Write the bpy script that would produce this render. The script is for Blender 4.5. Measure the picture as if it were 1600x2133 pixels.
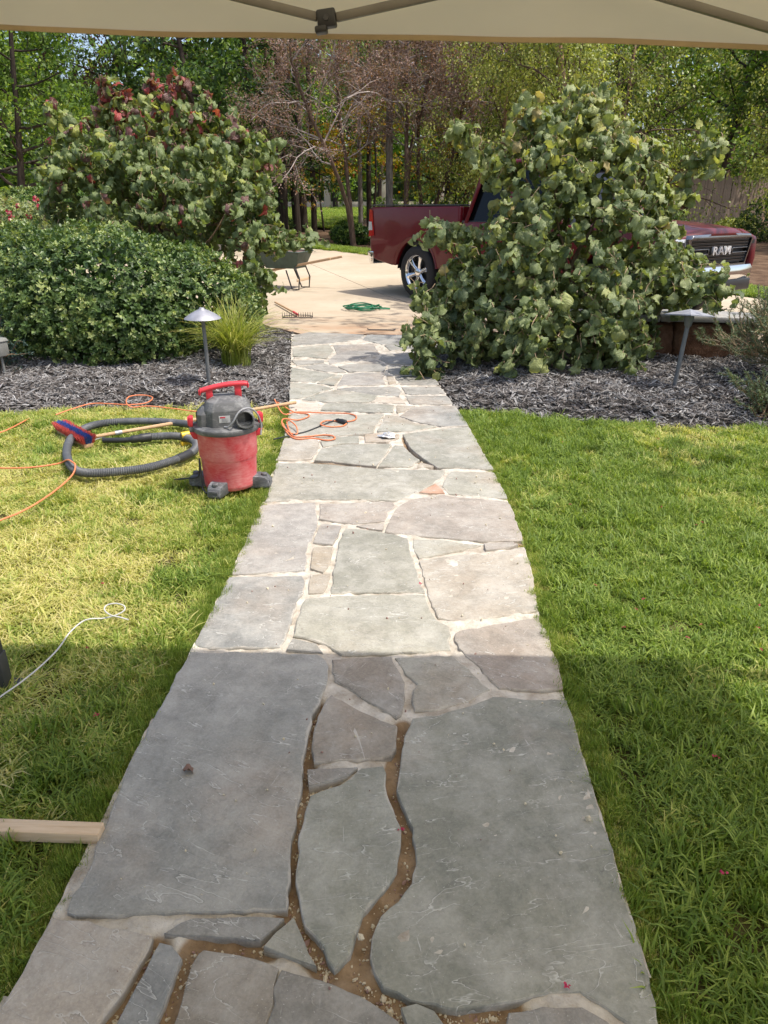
import bpy, bmesh, math, random
import numpy as np
from mathutils import Vector, Matrix, Euler

# ------------------------------------------------------------------ camera, sky, sun, exposure
scene = bpy.context.scene
for o in list(bpy.data.objects):
    bpy.data.objects.remove(o)
COL = scene.collection
R = math.radians

cam_data = bpy.data.cameras.new('camera')
cam_data.sensor_fit = 'VERTICAL'
cam_data.sensor_height = 32.0
cam_data.lens = 32.0 * 1500.0 / 2133.0
cam_data.clip_start = 0.05
cam_data.clip_end = 1500.0
cam = bpy.data.objects.new('camera', cam_data)
COL.objects.link(cam)
cam.location = (0.0, 0.0, 1.42)
cam.rotation_euler = (R(90 - 23.06), 0.0, R(2.18))
scene.camera = cam

SUN_ELEV = R(65.0)
SUN_TO = Vector((0.975 * math.cos(SUN_ELEV), -0.222 * math.cos(SUN_ELEV), math.sin(SUN_ELEV))).normalized()
world = bpy.data.worlds.new('World')
scene.world = world
world.use_nodes = True
wn = world.node_tree
bg = wn.nodes['Background']
sky = wn.nodes.new('ShaderNodeTexSky')
sky.sky_type = 'NISHITA'
sky.sun_disc = False
sky.sun_elevation = SUN_ELEV
sky.sun_rotation = math.atan2(SUN_TO.x, SUN_TO.y)
sky.altitude = 200
sky.air_density = 1.0
sky.dust_density = 4.0
sky.ozone_density = 0.6
wn.links.new(sky.outputs[0], bg.inputs[0])
bg.inputs[1].default_value = 0.15

sun_data = bpy.data.lights.new('sun', 'SUN')
sun_data.energy = 2.8
sun_data.angle = R(0.53)
sun_data.color = (1.0, 0.95, 0.86)
sun = bpy.data.objects.new('sun', sun_data)
COL.objects.link(sun)
sun.rotation_euler = (-SUN_TO).to_track_quat('-Z', 'Y').to_euler()
sun.location = (6, -2, 12)

vs = scene.view_settings
vs.view_transform = 'Standard'
vs.look = 'None'
vs.exposure = 0.78
vs.gamma = 1.0
vs.use_curve_mapping = False

scene.render.engine = 'CYCLES'
cy = scene.cycles
cy.max_bounces = 6
cy.diffuse_bounces = 3
cy.glossy_bounces = 3
cy.transmission_bounces = 4
cy.transparent_max_bounces = 8
cy.caustics_reflective = False
cy.caustics_refractive = False
cy.sample_clamp_indirect = 6.0
cy.use_denoising = True
try:
    cy.denoiser = 'OPENIMAGEDENOISE'
    cy.denoising_input_passes = 'RGB_ALBEDO_NORMAL'
except Exception:
    pass

# ------------------------------------------------------------------ helpers
rng = np.random.default_rng(7)
random.seed(7)


def tag(o, label=None, cat=None, group=None, kind=None):
    if label:
        o['label'] = label
    if cat:
        o['category'] = cat
    if group:
        o['group'] = group
    if kind:
        o['kind'] = kind
    return o


def empty(name, loc=(0, 0, 0), rz=0.0, label=None, cat=None, group=None):
    o = bpy.data.objects.new(name, None)
    o.empty_display_size = 0.1
    o.location = loc
    o.rotation_euler = (0, 0, rz)
    COL.objects.link(o)
    return tag(o, label, cat, group)


def link(name, me, mat=None, parent=None, smooth=False):
    if mat is not None and not me.materials:
        for m in (mat if isinstance(mat, (list, tuple)) else [mat]):
            me.materials.append(m)
    if smooth:
        me.polygons.foreach_set('use_smooth', np.ones(len(me.polygons), bool))
    o = bpy.data.objects.new(name, me)
    COL.objects.link(o)
    if parent is not None:
        o.parent = parent
    return o


class MB:
    """collects verts / faces, then links them as one mesh object"""

    def __init__(self):
        self.v, self.f, self.mi, self.n = [], [], [], 0

    def add(self, verts, faces, mi=0):
        b = self.n
        self.v += [tuple(p) for p in verts]
        self.n += len(verts)
        for f in faces:
            self.f.append(tuple(i + b for i in f))
            self.mi.append(mi)
        return self

    def box(self, c, s, rot=None, mi=0, taper=1.0):
        hx, hy, hz = s[0] / 2, s[1] / 2, s[2] / 2
        vs_ = []
        for zz, k in ((-hz, 1.0), (hz, taper)):
            for xx, yy in ((-hx, -hy), (hx, -hy), (hx, hy), (-hx, hy)):
                p = Vector((xx * k, yy * k, zz))
                if rot is not None:
                    p = rot @ p
                vs_.append(p + Vector(c))
        return self.add(vs_, [(3, 2, 1, 0), (4, 5, 6, 7), (0, 1, 5, 4), (1, 2, 6, 5), (2, 3, 7, 6), (3, 0, 4, 7)], mi)

    def bar(self, a, b, w, h=None, mi=0):
        a, b = Vector(a), Vector(b)
        d = b - a
        q = d.to_track_quat('X', 'Z').to_matrix()
        return self.box((a + b) / 2, (d.length, w, h or w), q, mi)

    def prism(self, poly, axis, lo, hi, mi=0):
        """extrude a 2-D polygon along an axis ('x','y','z')"""
        def p3(p, t):
            return {'x': (t, p[0], p[1]), 'y': (p[0], t, p[1]), 'z': (p[0], p[1], t)}[axis]
        n = len(poly)
        vs_ = [p3(p, lo) for p in poly] + [p3(p, hi) for p in poly]
        fs = [tuple(range(n))[::-1], tuple(range(n, 2 * n))]
        fs += [(i, (i + 1) % n, n + (i + 1) % n, n + i) for i in range(n)]
        return self.add(vs_, fs, mi)

    def tube(self, pts, rad, seg=8, cap=True, mi=0, squash=None):
        pts = [Vector(p) for p in pts]
        n = len(pts)
        rad = [rad] * n if np.isscalar(rad) else list(rad)
        up = Vector((0, 0, 1))
        prev = None
        vs_ = []
        for i, p in enumerate(pts):
            t = (pts[min(i + 1, n - 1)] - pts[max(i - 1, 0)])
            t = t.normalized() if t.length > 1e-9 else Vector((0, 0, 1))
            if prev is None:
                a = t.cross(up)
                if a.length < 1e-3:
                    a = t.cross(Vector((1, 0, 0)))
                a.normalize()
            else:
                a = (prev - t * prev.dot(t))
                a = a.normalized() if a.length > 1e-6 else t.orthogonal().normalized()
            prev = a
            b = t.cross(a)
            for k in range(seg):
                an = 2 * math.pi * k / seg
                vs_.append(p + (a * math.cos(an) + b * math.sin(an)) * rad[i])
        fs = []
        for i in range(n - 1):
            for k in range(seg):
                k2 = (k + 1) % seg
                fs.append((i * seg + k, i * seg + k2, (i + 1) * seg + k2, (i + 1) * seg + k))
        if cap:
            fs.append(tuple(range(seg))[::-1])
            fs.append(tuple(range((n - 1) * seg, n * seg)))
        return self.add(vs_, fs, mi)

    def lathe(self, prof, c=(0, 0, 0), seg=32, mi=0, cap=True, rot=None):
        vs_, n = [], len(prof)
        for r, z in prof:
            for k in range(seg):
                an = 2 * math.pi * k / seg
                p = Vector((r * math.cos(an), r * math.sin(an), z))
                if rot is not None:
                    p = rot @ p
                vs_.append(p + Vector(c))
        fs = []
        for i in range(n - 1):
            for k in range(seg):
                k2 = (k + 1) % seg
                fs.append((i * seg + k, i * seg + k2, (i + 1) * seg + k2, (i + 1) * seg + k))
        if cap:
            fs.append(tuple(range(seg))[::-1])
            fs.append(tuple(range((n - 1) * seg, n * seg)))
        return self.add(vs_, fs, mi)

    def mesh(self, name='mesh'):
        me = bpy.data.meshes.new(name)
        me.from_pydata(self.v, [], self.f)
        if any(self.mi):
            me.polygons.foreach_set('material_index', np.array(self.mi, np.int32))
        me.update()
        return me

    def build(self, name, mat, parent=None, smooth=False, bevel=0.0, bseg=2, angle=35, subsurf=0, sharp=40):
        me = self.mesh(name)
        o = link(name, me, mat, parent, smooth)
        if bevel > 0:
            bmx = bmesh.new()
            bmx.from_mesh(me)
            bmesh.ops.remove_doubles(bmx, verts=bmx.verts, dist=1e-5)
            es = [e for e in bmx.edges if len(e.link_faces) == 2 and e.calc_face_angle(0) > R(angle)]
            bmesh.ops.bevel(bmx, geom=es, offset=bevel, segments=bseg, profile=0.5, affect='EDGES', clamp_overlap=True)
            bmx.to_mesh(me)
            bmx.free()
            me.polygons.foreach_set('use_smooth', np.ones(len(me.polygons), bool))
            me.set_sharp_from_angle(angle=R(sharp))
        elif smooth:
            me.set_sharp_from_angle(angle=R(50))
        if subsurf:
            md = o.modifiers.new('sub', 'SUBSURF')
            md.levels = md.render_levels = subsurf
        return o


def spline(pts, n=8, closed=False):
    """Catmull-Rom through the points"""
    P = [np.array(p, float) for p in pts]
    out = []
    m = len(P)
    for i in range(m if closed else m - 1):
        p0 = P[(i - 1) % m] if (closed or i > 0) else 2 * P[0] - P[1]
        p1, p2 = P[i], P[(i + 1) % m]
        p3 = P[(i + 2) % m] if (closed or i < m - 2) else 2 * P[-1] - P[-2]
        for k in range(n):
            t = k / n
            out.append(0.5 * ((2 * p1) + (-p0 + p2) * t + (2 * p0 - 5 * p1 + 4 * p2 - p3) * t * t + (-p0 + 3 * p1 - 3 * p2 + p3) * t ** 3))
    if not closed:
        out.append(P[-1])
    return out


def inside(poly, pts):
    """vectorised point in polygon; pts (n,2)"""
    poly = np.asarray(poly, float)[:, :2]
    x, y = pts[:, 0], pts[:, 1]
    res = np.zeros(len(pts), bool)
    j = len(poly) - 1
    for i in range(len(poly)):
        xi, yi = poly[i]
        xj, yj = poly[j]
        c = ((yi > y) != (yj > y)) & (x < (xj - xi) * (y - yi) / (yj - yi + 1e-12) + xi)
        res ^= c
        j = i
    return res


def dist_poly(line, pts):
    """distance of pts (n,2) to a polyline"""
    d = np.full(len(pts), 1e9)
    line = np.asarray(line, float)[:, :2]
    for a, b in zip(line[:-1], line[1:]):
        ab = b - a
        t = np.clip(((pts - a) @ ab) / (ab @ ab + 1e-12), 0, 1)
        d = np.minimum(d, np.linalg.norm(pts - (a + t[:, None] * ab), axis=1))
    return d


def vnoise(p, seed=0):
    """cheap smooth 3-D value noise, p (n,3) -> -1..1"""
    p = np.asarray(p, float)
    i = np.floor(p).astype(np.int64)
    f = p - i
    f = f * f * (3 - 2 * f)

    def h(a):
        n = (a[:, 0] * 374761393 + a[:, 1] * 668265263 + a[:, 2] * 2147483647 + seed * 1274126177) & 0xFFFFFFFF
        n = ((n ^ (n >> 13)) * 1274126177) & 0xFFFFFFFF
        return ((n ^ (n >> 16)) & 0xFFFF) / 32767.5 - 1
    r = 0
    for dx in (0, 1):
        for dy in (0, 1):
            for dz in (0, 1):
                w = (f[:, 0] if dx else 1 - f[:, 0]) * (f[:, 1] if dy else 1 - f[:, 1]) * (f[:, 2] if dz else 1 - f[:, 2])
                r = r + w * h(i + np.array([dx, dy, dz]))
    return r


def terr(y):
    """the ground rises gently beyond the driveway"""
    y = np.asarray(y, float)
    return np.clip(0.03 * (y - 13), 0, 1.8)


def unit(a):
    return a / np.maximum(np.linalg.norm(a, axis=-1, keepdims=True), 1e-9)


# leaf clouds: many small leaves as one mesh -----------------------------------------
def leaf_simple(fold=0.25, w=0.5):
    v = np.array([[0, 0, 0], [-w * .5, .45, fold * w * .5], [w * .5, .45, fold * w * .5], [0, 1, -.08], [0, .45, 0]])
    return v, np.array([[0, 4, 1], [0, 2, 4], [4, 3, 1], [4, 2, 3]])


def leaf_quad(w=0.6):
    v = np.array([[0, 0, 0], [-w * .5, .5, .06], [w * .5, .5, .06], [0, 1, 0]])
    return v, np.array([[0, 2, 1], [1, 2, 3]])


def leaf_round(seed=0, droop=0.5, fold=0.35, ruffle=0.08, curl=0.0):
    """broad heart-shaped toothed leaf: folded midrib, crumpled blade, drooping tip"""
    rr = np.random.default_rng(seed)
    prof = [(0.0, .07), (.07, .30), (.20, .45), (.36, .50), (.52, .49), (.68, .41), (.82, .28), (.93, .13), (1.0, .0)]
    v = []
    for i, (t, w) in enumerate(prof):
        th = droop * t * t
        zc, yc = -math.sin(th) * t * .8, t * math.cos(th * .8)
        jl, jr = rr.uniform(.93, 1.07, 2)
        for s, k in ((-1, jl), (-.55, 1), (0, 1), (.55, 1), (1, jr)):
            x = s * w * k
            lobe = -.12 if (i <= 1 and s != 0) else 0
            tooth = .012 * (1 if i % 2 else -1) if abs(s) == 1 else 0
            v.append((x * (1 - .25 * fold), yc + lobe * abs(s) + tooth,
                      zc + fold * abs(x) - (.35 + curl) * x * x * (2 if abs(s) == 1 else 1) + ruffle * math.sin(i * 2.1 + s * 2.4 + seed * 1.7) * (.35 + abs(s)) + rr.normal(0, .012)))
    f = []
    for i in range(len(prof) - 1):
        for c in range(4):
            a = i * 5 + c
            f += [(a, a + 1, a + 6), (a, a + 6, a + 5)]
    return np.array(v), np.array(f)


def frames(T, N):
    T = unit(T)
    X = unit(np.cross(T, N))
    Z = np.cross(X, T)
    return X, T, Z


def cloud_mesh(name, tmpls, P, T, N, S, tint, lco=False):
    """one mesh of len(P) leaves; 'tint' kept as a point attribute"""
    X, Y, Z = frames(np.asarray(T, float), np.asarray(N, float))
    n = len(P)
    which = np.arange(n) % len(tmpls)
    VV, FF, TT, LL, base = [], [], [], [], 0
    for k, (tv, tf) in enumerate(tmpls):
        s = which == k
        m = int(s.sum())
        if not m:
            continue
        q = np.einsum('vc,nck->nvk', tv, np.stack([X[s], Y[s], Z[s]], 1)) * np.asarray(S)[s][:, None, None] + np.asarray(P)[s][:, None, :]
        VV.append(q.reshape(-1, 3))
        FF.append((tf[None] + (np.arange(m) * len(tv))[:, None, None] + base).reshape(-1, 3))
        TT.append(np.repeat(np.asarray(tint)[s], len(tv)))
        if lco:
            LL.append(np.tile(tv, (m, 1)))
        base += m * len(tv)
    me = bpy.data.meshes.new(name)
    me.from_pydata(np.concatenate(VV), [], np.concatenate(FF))
    at = me.attributes.new('tint', 'FLOAT', 'POINT')
    at.data.foreach_set('value', np.concatenate(TT).astype(np.float32))
    if lco:
        at = me.attributes.new('lco', 'FLOAT_VECTOR', 'POINT')
        at.data.foreach_set('vector', np.concatenate(LL).astype(np.float32).ravel())
    me.polygons.foreach_set('use_smooth', np.ones(len(me.polygons), bool))
    me.update()
    return me


def seg_mesh(name, P0, P1, R0, R1, seg=5):
    """tapered prisms for branches"""
    P0, P1 = np.asarray(P0, float), np.asarray(P1, float)
    R0, R1 = np.asarray(R0, float), np.asarray(R1, float)
    d = unit(P1 - P0)
    ref = np.where(np.abs(d[:, 2:3]) > .9, np.array([[1., 0, 0]]), np.array([[0, 0, 1.]]))
    a = unit(np.cross(d, ref))
    b = np.cross(d, a)
    an = np.arange(seg) * 2 * math.pi / seg
    ring = a[:, None, :] * np.cos(an)[None, :, None] + b[:, None, :] * np.sin(an)[None, :, None]
    V = np.concatenate([P0[:, None] + ring * R0[:, None, None], P1[:, None] + ring * R1[:, None, None]], 1)
    k = np.arange(seg)
    k2 = (k + 1) % seg
    F1 = np.stack([k, k2, k2 + seg, k + seg], 1)
    F = (F1[None] + (np.arange(len(P0)) * 2 * seg)[:, None, None]).reshape(-1, 4)
    me = bpy.data.meshes.new(name)
    me.from_pydata(V.reshape(-1, 3), [], F)
    me.polygons.foreach_set('use_smooth', np.ones(len(me.polygons), bool))
    me.update()
    return me


HIDDEN = {}


def scatter(name, pts, rots, scl, pick, protos, parent=None):
    """uncountable small stuff: prototype meshes set on given points by geometry nodes"""
    src = [bpy.data.objects.new('%s_source_%02d' % (name, i), me) for i, me in enumerate(protos)]
    HIDDEN[name] = src
    me = bpy.data.meshes.new(name)
    me.from_pydata(np.asarray(pts, float), [], [])
    for an, ty, key, val in (('rot', 'FLOAT_VECTOR', 'vector', rots), ('scl', 'FLOAT_VECTOR', 'vector', scl), ('pick', 'INT', 'value', pick)):
        a = me.attributes.new(an, ty, 'POINT')
        val = np.asarray(val)
        a.data.foreach_set(key, (val.astype(np.int32) if ty == 'INT' else val.astype(np.float32)).ravel())
    o = link(name, me, None, parent)
    g = bpy.data.node_groups.new(name, 'GeometryNodeTree')
    g.interface.new_socket('Geometry', in_out='INPUT', socket_type='NodeSocketGeometry')
    g.interface.new_socket('Geometry', in_out='OUTPUT', socket_type='NodeSocketGeometry')
    N = g.nodes
    gi, go = N.new('NodeGroupInput'), N.new('NodeGroupOutput')
    g2i = N.new('GeometryNodeGeometryToInstance')
    for ob in src[::-1]:
        oi = N.new('GeometryNodeObjectInfo')
        oi.inputs['Object'].default_value = ob
        g.links.new(oi.outputs['Geometry'], g2i.inputs[0])
    iop = N.new('GeometryNodeInstanceOnPoints')
    iop.inputs['Pick Instance'].default_value = True

    def na(attr, ty):
        x = N.new('GeometryNodeInputNamedAttribute')
        x.data_type = ty
        x.inputs['Name'].default_value = attr
        return next(s for s in x.outputs if s.name == 'Attribute' and s.enabled)
    e2r = N.new('FunctionNodeEulerToRotation')
    L = g.links.new
    L(na('rot', 'FLOAT_VECTOR'), e2r.inputs[0])
    L(gi.outputs[0], iop.inputs['Points'])
    L(g2i.outputs[0], iop.inputs['Instance'])
    L(na('pick', 'INT'), iop.inputs['Instance Index'])
    L(e2r.outputs[0], iop.inputs['Rotation'])
    L(na('scl', 'FLOAT_VECTOR'), iop.inputs['Scale'])
    L(iop.outputs[0], go.inputs[0])
    o.modifiers.new('scatter', 'NODES').node_group = g
    return o

# ------------------------------------------------------------------ materials
class NT:
    def __init__(self, name):
        self.m = bpy.data.materials.new(name)
        self.m.use_nodes = True
        self.t = self.m.node_tree
        self.b = self.t.nodes['Principled BSDF']
        self.out = self.t.nodes['Material Output']

    def n(self, ty, **kw):
        x = self.t.nodes.new(ty)
        for k, v in kw.items():
            setattr(x, k, v)
        return x

    def l(self, a, b):
        self.t.links.new(a, b)

    def coord(self, kind='Object', scale=(1, 1, 1), rot=(0, 0, 0)):
        tc = self.n('ShaderNodeTexCoord')
        mp = self.n('ShaderNodeMapping')
        mp.inputs['Scale'].default_value = scale
        mp.inputs['Rotation'].default_value = rot
        self.l(tc.outputs[kind], mp.inputs[0])
        return mp.outputs[0]

    def world(self, scale=(1, 1, 1), rot=(0, 0, 0)):
        g = self.n('ShaderNodeNewGeometry')
        mp = self.n('ShaderNodeMapping')
        mp.inputs['Scale'].default_value = scale
        mp.inputs['Rotation'].default_value = rot
        self.l(g.outputs['Position'], mp.inputs[0])
        return mp.outputs[0]

    def noise(self, vec, scale=5., detail=4., rough=.55, dist=0.):
        x = self.n('ShaderNodeTexNoise')
        x.inputs['Scale'].default_value = scale
        x.inputs['Detail'].default_value = detail
        x.inputs['Roughness'].default_value = rough
        x.inputs['Distortion'].default_value = dist
        if vec is not None:
            self.l(vec, x.inputs['Vector'])
        return x.outputs['Fac']

    def ramp(self, fac, stops):
        x = self.n('ShaderNodeValToRGB')
        e = x.color_ramp.elements
        while len(e) < len(stops):
            e.new(.5)
        for el, (p, c) in zip(e, stops):
            el.position = p
            el.color = (c[0], c[1], c[2], 1) if not np.isscalar(c) else (c, c, c, 1)
        self.l(fac, x.inputs[0])
        return x.outputs[0]

    def mix(self, fac, a, b, blend='MIX'):
        x = self.n('ShaderNodeMix', data_type='RGBA', blend_type=blend)
        for k, v in ((0, fac), (6, a), (7, b)):
            s = x.inputs[k]
            if hasattr(v, 'node'):
                self.l(v, s)
            elif np.isscalar(v):
                s.default_value = v if k == 0 else (v, v, v, 1)
            else:
                s.default_value = (v[0], v[1], v[2], 1)
        return x.outputs[2]

    def math(self, op, a, b=0.5, clamp=False):
        x = self.n('ShaderNodeMath', operation=op)
        x.use_clamp = clamp
        for s, v in ((x.inputs[0], a), (x.inputs[1], b)):
            if hasattr(v, 'node'):
                self.l(v, s)
            else:
                s.default_value = v
        return x.outputs[0]

    def attr(self, name, out='Fac'):
        x = self.n('ShaderNodeAttribute')
        x.attribute_name = name
        return x.outputs[out]

    def bump(self, h, strength=.3, dist=.01, normal=None):
        x = self.n('ShaderNodeBump')
        x.inputs['Strength'].default_value = strength
        x.inputs['Distance'].default_value = dist
        self.l(h, x.inputs['Height'])
        if normal is not None:
            self.l(normal, x.inputs['Normal'])
        return x.outputs[0]

    def set(self, **kw):
        names = dict(base='Base Color', rough='Roughness', metal='Metallic', spec='Specular IOR Level', normal='Normal', coat='Coat Weight',
                     coat_rough='Coat Roughness', trans='Transmission Weight', ior='IOR', sheen='Sheen Weight')
        for k, v in kw.items():
            s = self.b.inputs[names[k]]
            if hasattr(v, 'node'):
                self.l(v, s)
            elif k == 'base':
                s.default_value = (v[0], v[1], v[2], 1)
            else:
                s.default_value = v
        return self.m


def plain(name, c, rough=.5, metal=0., spec=.5, var=.12, vscale=12., bump=0., bscale=60., coat=0.):
    t = NT(name)
    co = t.coord('Object')
    n = t.noise(co, vscale, 4)
    base = t.mix(t.ramp(n, [(.3, 0.), (.7, 1.)]), [x * (1 - var) for x in c], [min(1, x * (1 + var)) for x in c])
    t.set(base=base, rough=rough, metal=metal, spec=spec, coat=coat)
    if bump:
        t.set(normal=t.bump(t.noise(co, bscale, 3), bump, .004))
    return t.m


def dusty(name, c, dust=(.62, .58, .54), amount=.5, rough=.5, scale=9.):
    """plastic under a patchy film of stone dust, with wiped streaks"""
    t = NT(name)
    co = t.coord('Object')
    a = t.noise(co, scale, 6, .65, .6)
    b = t.noise(t.coord('Object', (1, 1, 3.2), (.5, .3, 0)), scale * 2.3, 5, .6, 1.5)
    s = t.math('ADD', t.math('MULTIPLY', a, .65), t.math('MULTIPLY', b, .35))
    lo = .62 - .34 * amount
    fac = t.ramp(s, [(lo, .06 + .1 * amount), (lo + .22, .35 + .5 * amount)])
    t.set(base=t.mix(fac, c, dust), rough=t.mix(fac, rough, .85), spec=.4, normal=t.bump(b, .08, .004))
    return t.m


def leaf_mat(name, stops, rough=.45, trans=.3, spec=.4, tr_gain=1.5, veins=False, hue_noise=True):
    t = NT(name)
    tint = t.attr('tint')
    col = t.ramp(tint, stops)
    if hue_noise:
        nz = t.noise(t.world(), 3.0, 2)
        col = t.mix(t.math('MULTIPLY', nz, .5), col, (.55, .55, .3), 'MULTIPLY')
    nrm = None
    if veins:
        sep = t.n('ShaderNodeSeparateXYZ')
        t.l(t.attr('lco', 'Vector'), sep.inputs[0])
        ax = t.math('ABSOLUTE', sep.outputs[0])
        ph = t.math('SUBTRACT', t.math('MULTIPLY', sep.outputs[1], 44.), t.math('MULTIPLY', ax, 40.))
        w = t.math('POWER', t.math('ABSOLUTE', t.math('SINE', t.math('MULTIPLY', ph, .5))), .6)
        mid = t.math('MINIMUM', t.math('MULTIPLY', ax, 30.), 1.0)
        hgt = t.math('MULTIPLY', w, mid)
        nrm = t.bump(hgt, .5, .004)
        col = t.mix(t.math('MULTIPLY', t.math('SUBTRACT', 1., hgt), .28), col, (.42, .46, .28))
        t.set(normal=nrm)
    t.set(base=col, rough=rough, spec=spec)
    tb = t.n('ShaderNodeBsdfTranslucent')
    t.l(t.mix(1.0, col, (tr_gain, tr_gain * 1.0, tr_gain * .45), 'MULTIPLY'), tb.inputs[0])
    ms = t.n('ShaderNodeMixShader')
    ms.inputs[0].default_value = trans
    t.l(t.b.outputs[0], ms.inputs[1])
    t.l(tb.outputs[0], ms.inputs[2])
    t.l(ms.outputs[0], t.out.inputs[0])
    return t.m


def stone_mat():
    t = NT('bluestone')
    oi = t.n('ShaderNodeObjectInfo')
    rv = t.n('ShaderNodeCombineXYZ')
    t.l(t.math('MULTIPLY', oi.outputs['Random'], 37.), rv.inputs[0])
    t.l(t.math('MULTIPLY', oi.outputs['Random'], 91.), rv.inputs[2])
    off = t.n('ShaderNodeVectorMath', operation='ADD')
    t.l(t.world(), off.inputs[0])
    t.l(rv.outputs[0], off.inputs[1])
    rot = t.n('ShaderNodeVectorRotate', rotation_type='Z_AXIS')
    t.l(off.outputs[0], rot.inputs['Vector'])
    t.l(t.math('MULTIPLY', t.math('SUBTRACT', oi.outputs['Random'], .5), 1.2), rot.inputs['Angle'])
    v = rot.outputs[0]

    def stretched(sx, sy, rz, scale, detail, rough, dist):
        mp = t.n('ShaderNodeMapping')
        mp.inputs['Scale'].default_value = (sx, sy, 1)
        mp.inputs['Rotation'].default_value = (0, 0, rz)
        t.l(v, mp.inputs[0])
        return t.noise(mp.outputs[0], scale, detail, rough, dist)
    big = t.noise(v, 2.4, 4, .6, .1)
    mid = t.noise(v, 16., 6, .7, .3)
    fine = t.noise(v, 140., 3, .7)
    cleft = stretched(1.0, 3.2, .15, 2.6, 5, .52, .35)
    c = oi.outputs['Color']
    col = t.mix(t.ramp(big, [(.32, 0.), (.68, 1.)]), t.mix(1., c, (.87, .88, .88), 'MULTIPLY'), t.mix(1., c, (1.13, 1.11, 1.07), 'MULTIPLY'))
    # iron staining in warm patches
    col = t.mix(t.math('MULTIPLY', t.ramp(t.noise(v, 1.9, 4, .6), [(.53, 0.), (.70, 1.)]), .45), col, (.37, .285, .21))
    col = t.mix(t.ramp(mid, [(.36, .5), (.56, 0.)]), col, t.mix(1., col, (.62, .63, .63), 'MULTIPLY'))
    col = t.mix(t.ramp(fine, [(.40, .35), (.60, 0.)]), col, t.mix(1., col, (.6, .6, .6), 'MULTIPLY'))
    # riven surface: terraces of a stretched noise, relief light and shade painted in: broken lips pale, a dark line under each
    saw = t.math('FRACT', t.math('MULTIPLY', cleft, 8.))
    broken = t.ramp(t.noise(v, 6.5, 5, .7), [(.44, 0.), (.56, 1.)])
    lip = t.math('MULTIPLY', t.ramp(saw, [(.0, 1.), (.07, .0), (1., 0.)]), broken)
    under = t.math('MULTIPLY', t.ramp(saw, [(.0, 0.), (.92, .0), (1., 1.)]), broken)
    col = t.mix(t.math('MULTIPLY', lip, .62), col, (.66, .645, .60))
    col = t.mix(t.math('MULTIPLY', under, .45), col, (.10, .097, .088))
    # dust film, fine scratches, specks
    dustf = t.ramp(t.noise(v, 6.0, 9, .76, .15), [(.44, 0.), (.74, 1.)])
    col = t.mix(t.math('MULTIPLY', dustf, .46), col, (.585, .56, .51))
    scr = t.ramp(stretched(2.2, 34., .8, 2.2, 5, .7, 1.6), [(.645, 0.), (.70, 1.)])
    scr2 = t.ramp(stretched(30., 2.0, .35, 2.0, 5, .7, 2.0), [(.655, 0.), (.71, 1.)])
    col = t.mix(t.math('MULTIPLY', t.math('MAXIMUM', scr, scr2), .42), col, (.66, .645, .60))
    speck = t.ramp(t.noise(v, 230., 2, .5), [(.69, 0.), (.76, 1.)])
    col = t.mix(t.math('MULTIPLY', speck, .5), col, (.72, .70, .66))
    # mortar smeared over the rims of the stone
    e = t.math('ADD', t.attr('edge'), t.math('MULTIPLY', t.math('SUBTRACT', t.noise(v, 11., 6, .7), .5), 1.7))
    smear = t.ramp(e, [(.72, 0.), (1.0, 1.)])
    col = t.mix(t.math('MULTIPLY', smear, .7), col, (.50, .455, .39))
    h = t.math('ADD', t.math('MULTIPLY', t.math('SUBTRACT', t.math('MULTIPLY', cleft, 8.), saw), .30), t.math('ADD', t.math('MULTIPLY', mid, .45), t.math('MULTIPLY', fine, .12)))
    t.set(base=col, rough=.74, spec=.32, normal=t.bump(h, .8, .010))
    return t.m


M = {}
M['stone'] = stone_mat()


def mortar_mat():
    t = NT('mortar')
    w = t.world()
    d = t.attr('dirt')
    n1 = t.noise(w, 14., 6, .65)
    n2 = t.noise(w, 70., 4, .7)
    cream = t.mix(t.ramp(n1, [(.3, 0.), (.7, 1.)]), (.30, .255, .20), (.62, .58, .51))
    cream = t.mix(t.math('MULTIPLY', t.ramp(n2, [(.28, 1.), (.42, 0.)]), .5), cream, (.30, .22, .14))
    dirt = t.mix(t.ramp(n1, [(.3, 0.), (.72, 1.)]), (.15, .095, .052), (.33, .235, .145))
    dd = t.math('ADD', d, t.math('MULTIPLY', t.math('SUBTRACT', n1, .5), .7))
    t.set(base=t.mix(t.ramp(dd, [(.35, 0.), (.6, 1.)]), cream, dirt), rough=.95, spec=.2,
          normal=t.bump(t.math('ADD', n1, t.math('MULTIPLY', n2, .4)), .9, .012))
    return t.m


M['mortar'] = mortar_mat()


def concrete_mat():
    t = NT('driveway_concrete')
    w = t.world()
    a = t.noise(w, .6, 5, .6)
    b = t.noise(w, 7., 6, .65)
    c = t.noise(w, 120., 3, .6)
    col = t.mix(t.ramp(a, [(.35, 0.), (.65, 1.)]), (.41, .335, .24), (.50, .42, .315))
    col = t.mix(t.math('MULTIPLY', t.ramp(b, [(.4, 0.), (.7, 1.)]), .3), col, (.35, .28, .195))
    # red clay washed over the slab along the edge of the path
    sep = t.n('ShaderNodeSeparateXYZ')
    t.l(w, sep.inputs[0])
    band = t.ramp(t.math('MULTIPLY', sep.outputs[1], .05), [(.425, 1.), (.50, .35), (.56, 0.)])
    clay = t.math('MULTIPLY', band, t.ramp(t.noise(t.world((1, 2.2, 1)), 1.1, 6, .65), [(.38, 0.), (.62, 1.)]))
    col = t.mix(t.math('MULTIPLY', clay, .8), col, (.34, .17, .085))
    t.set(base=col, rough=.85, spec=.25, normal=t.bump(t.math('ADD', b, c), .25, .004))
    return t.m


M['concrete'] = concrete_mat()


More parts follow.
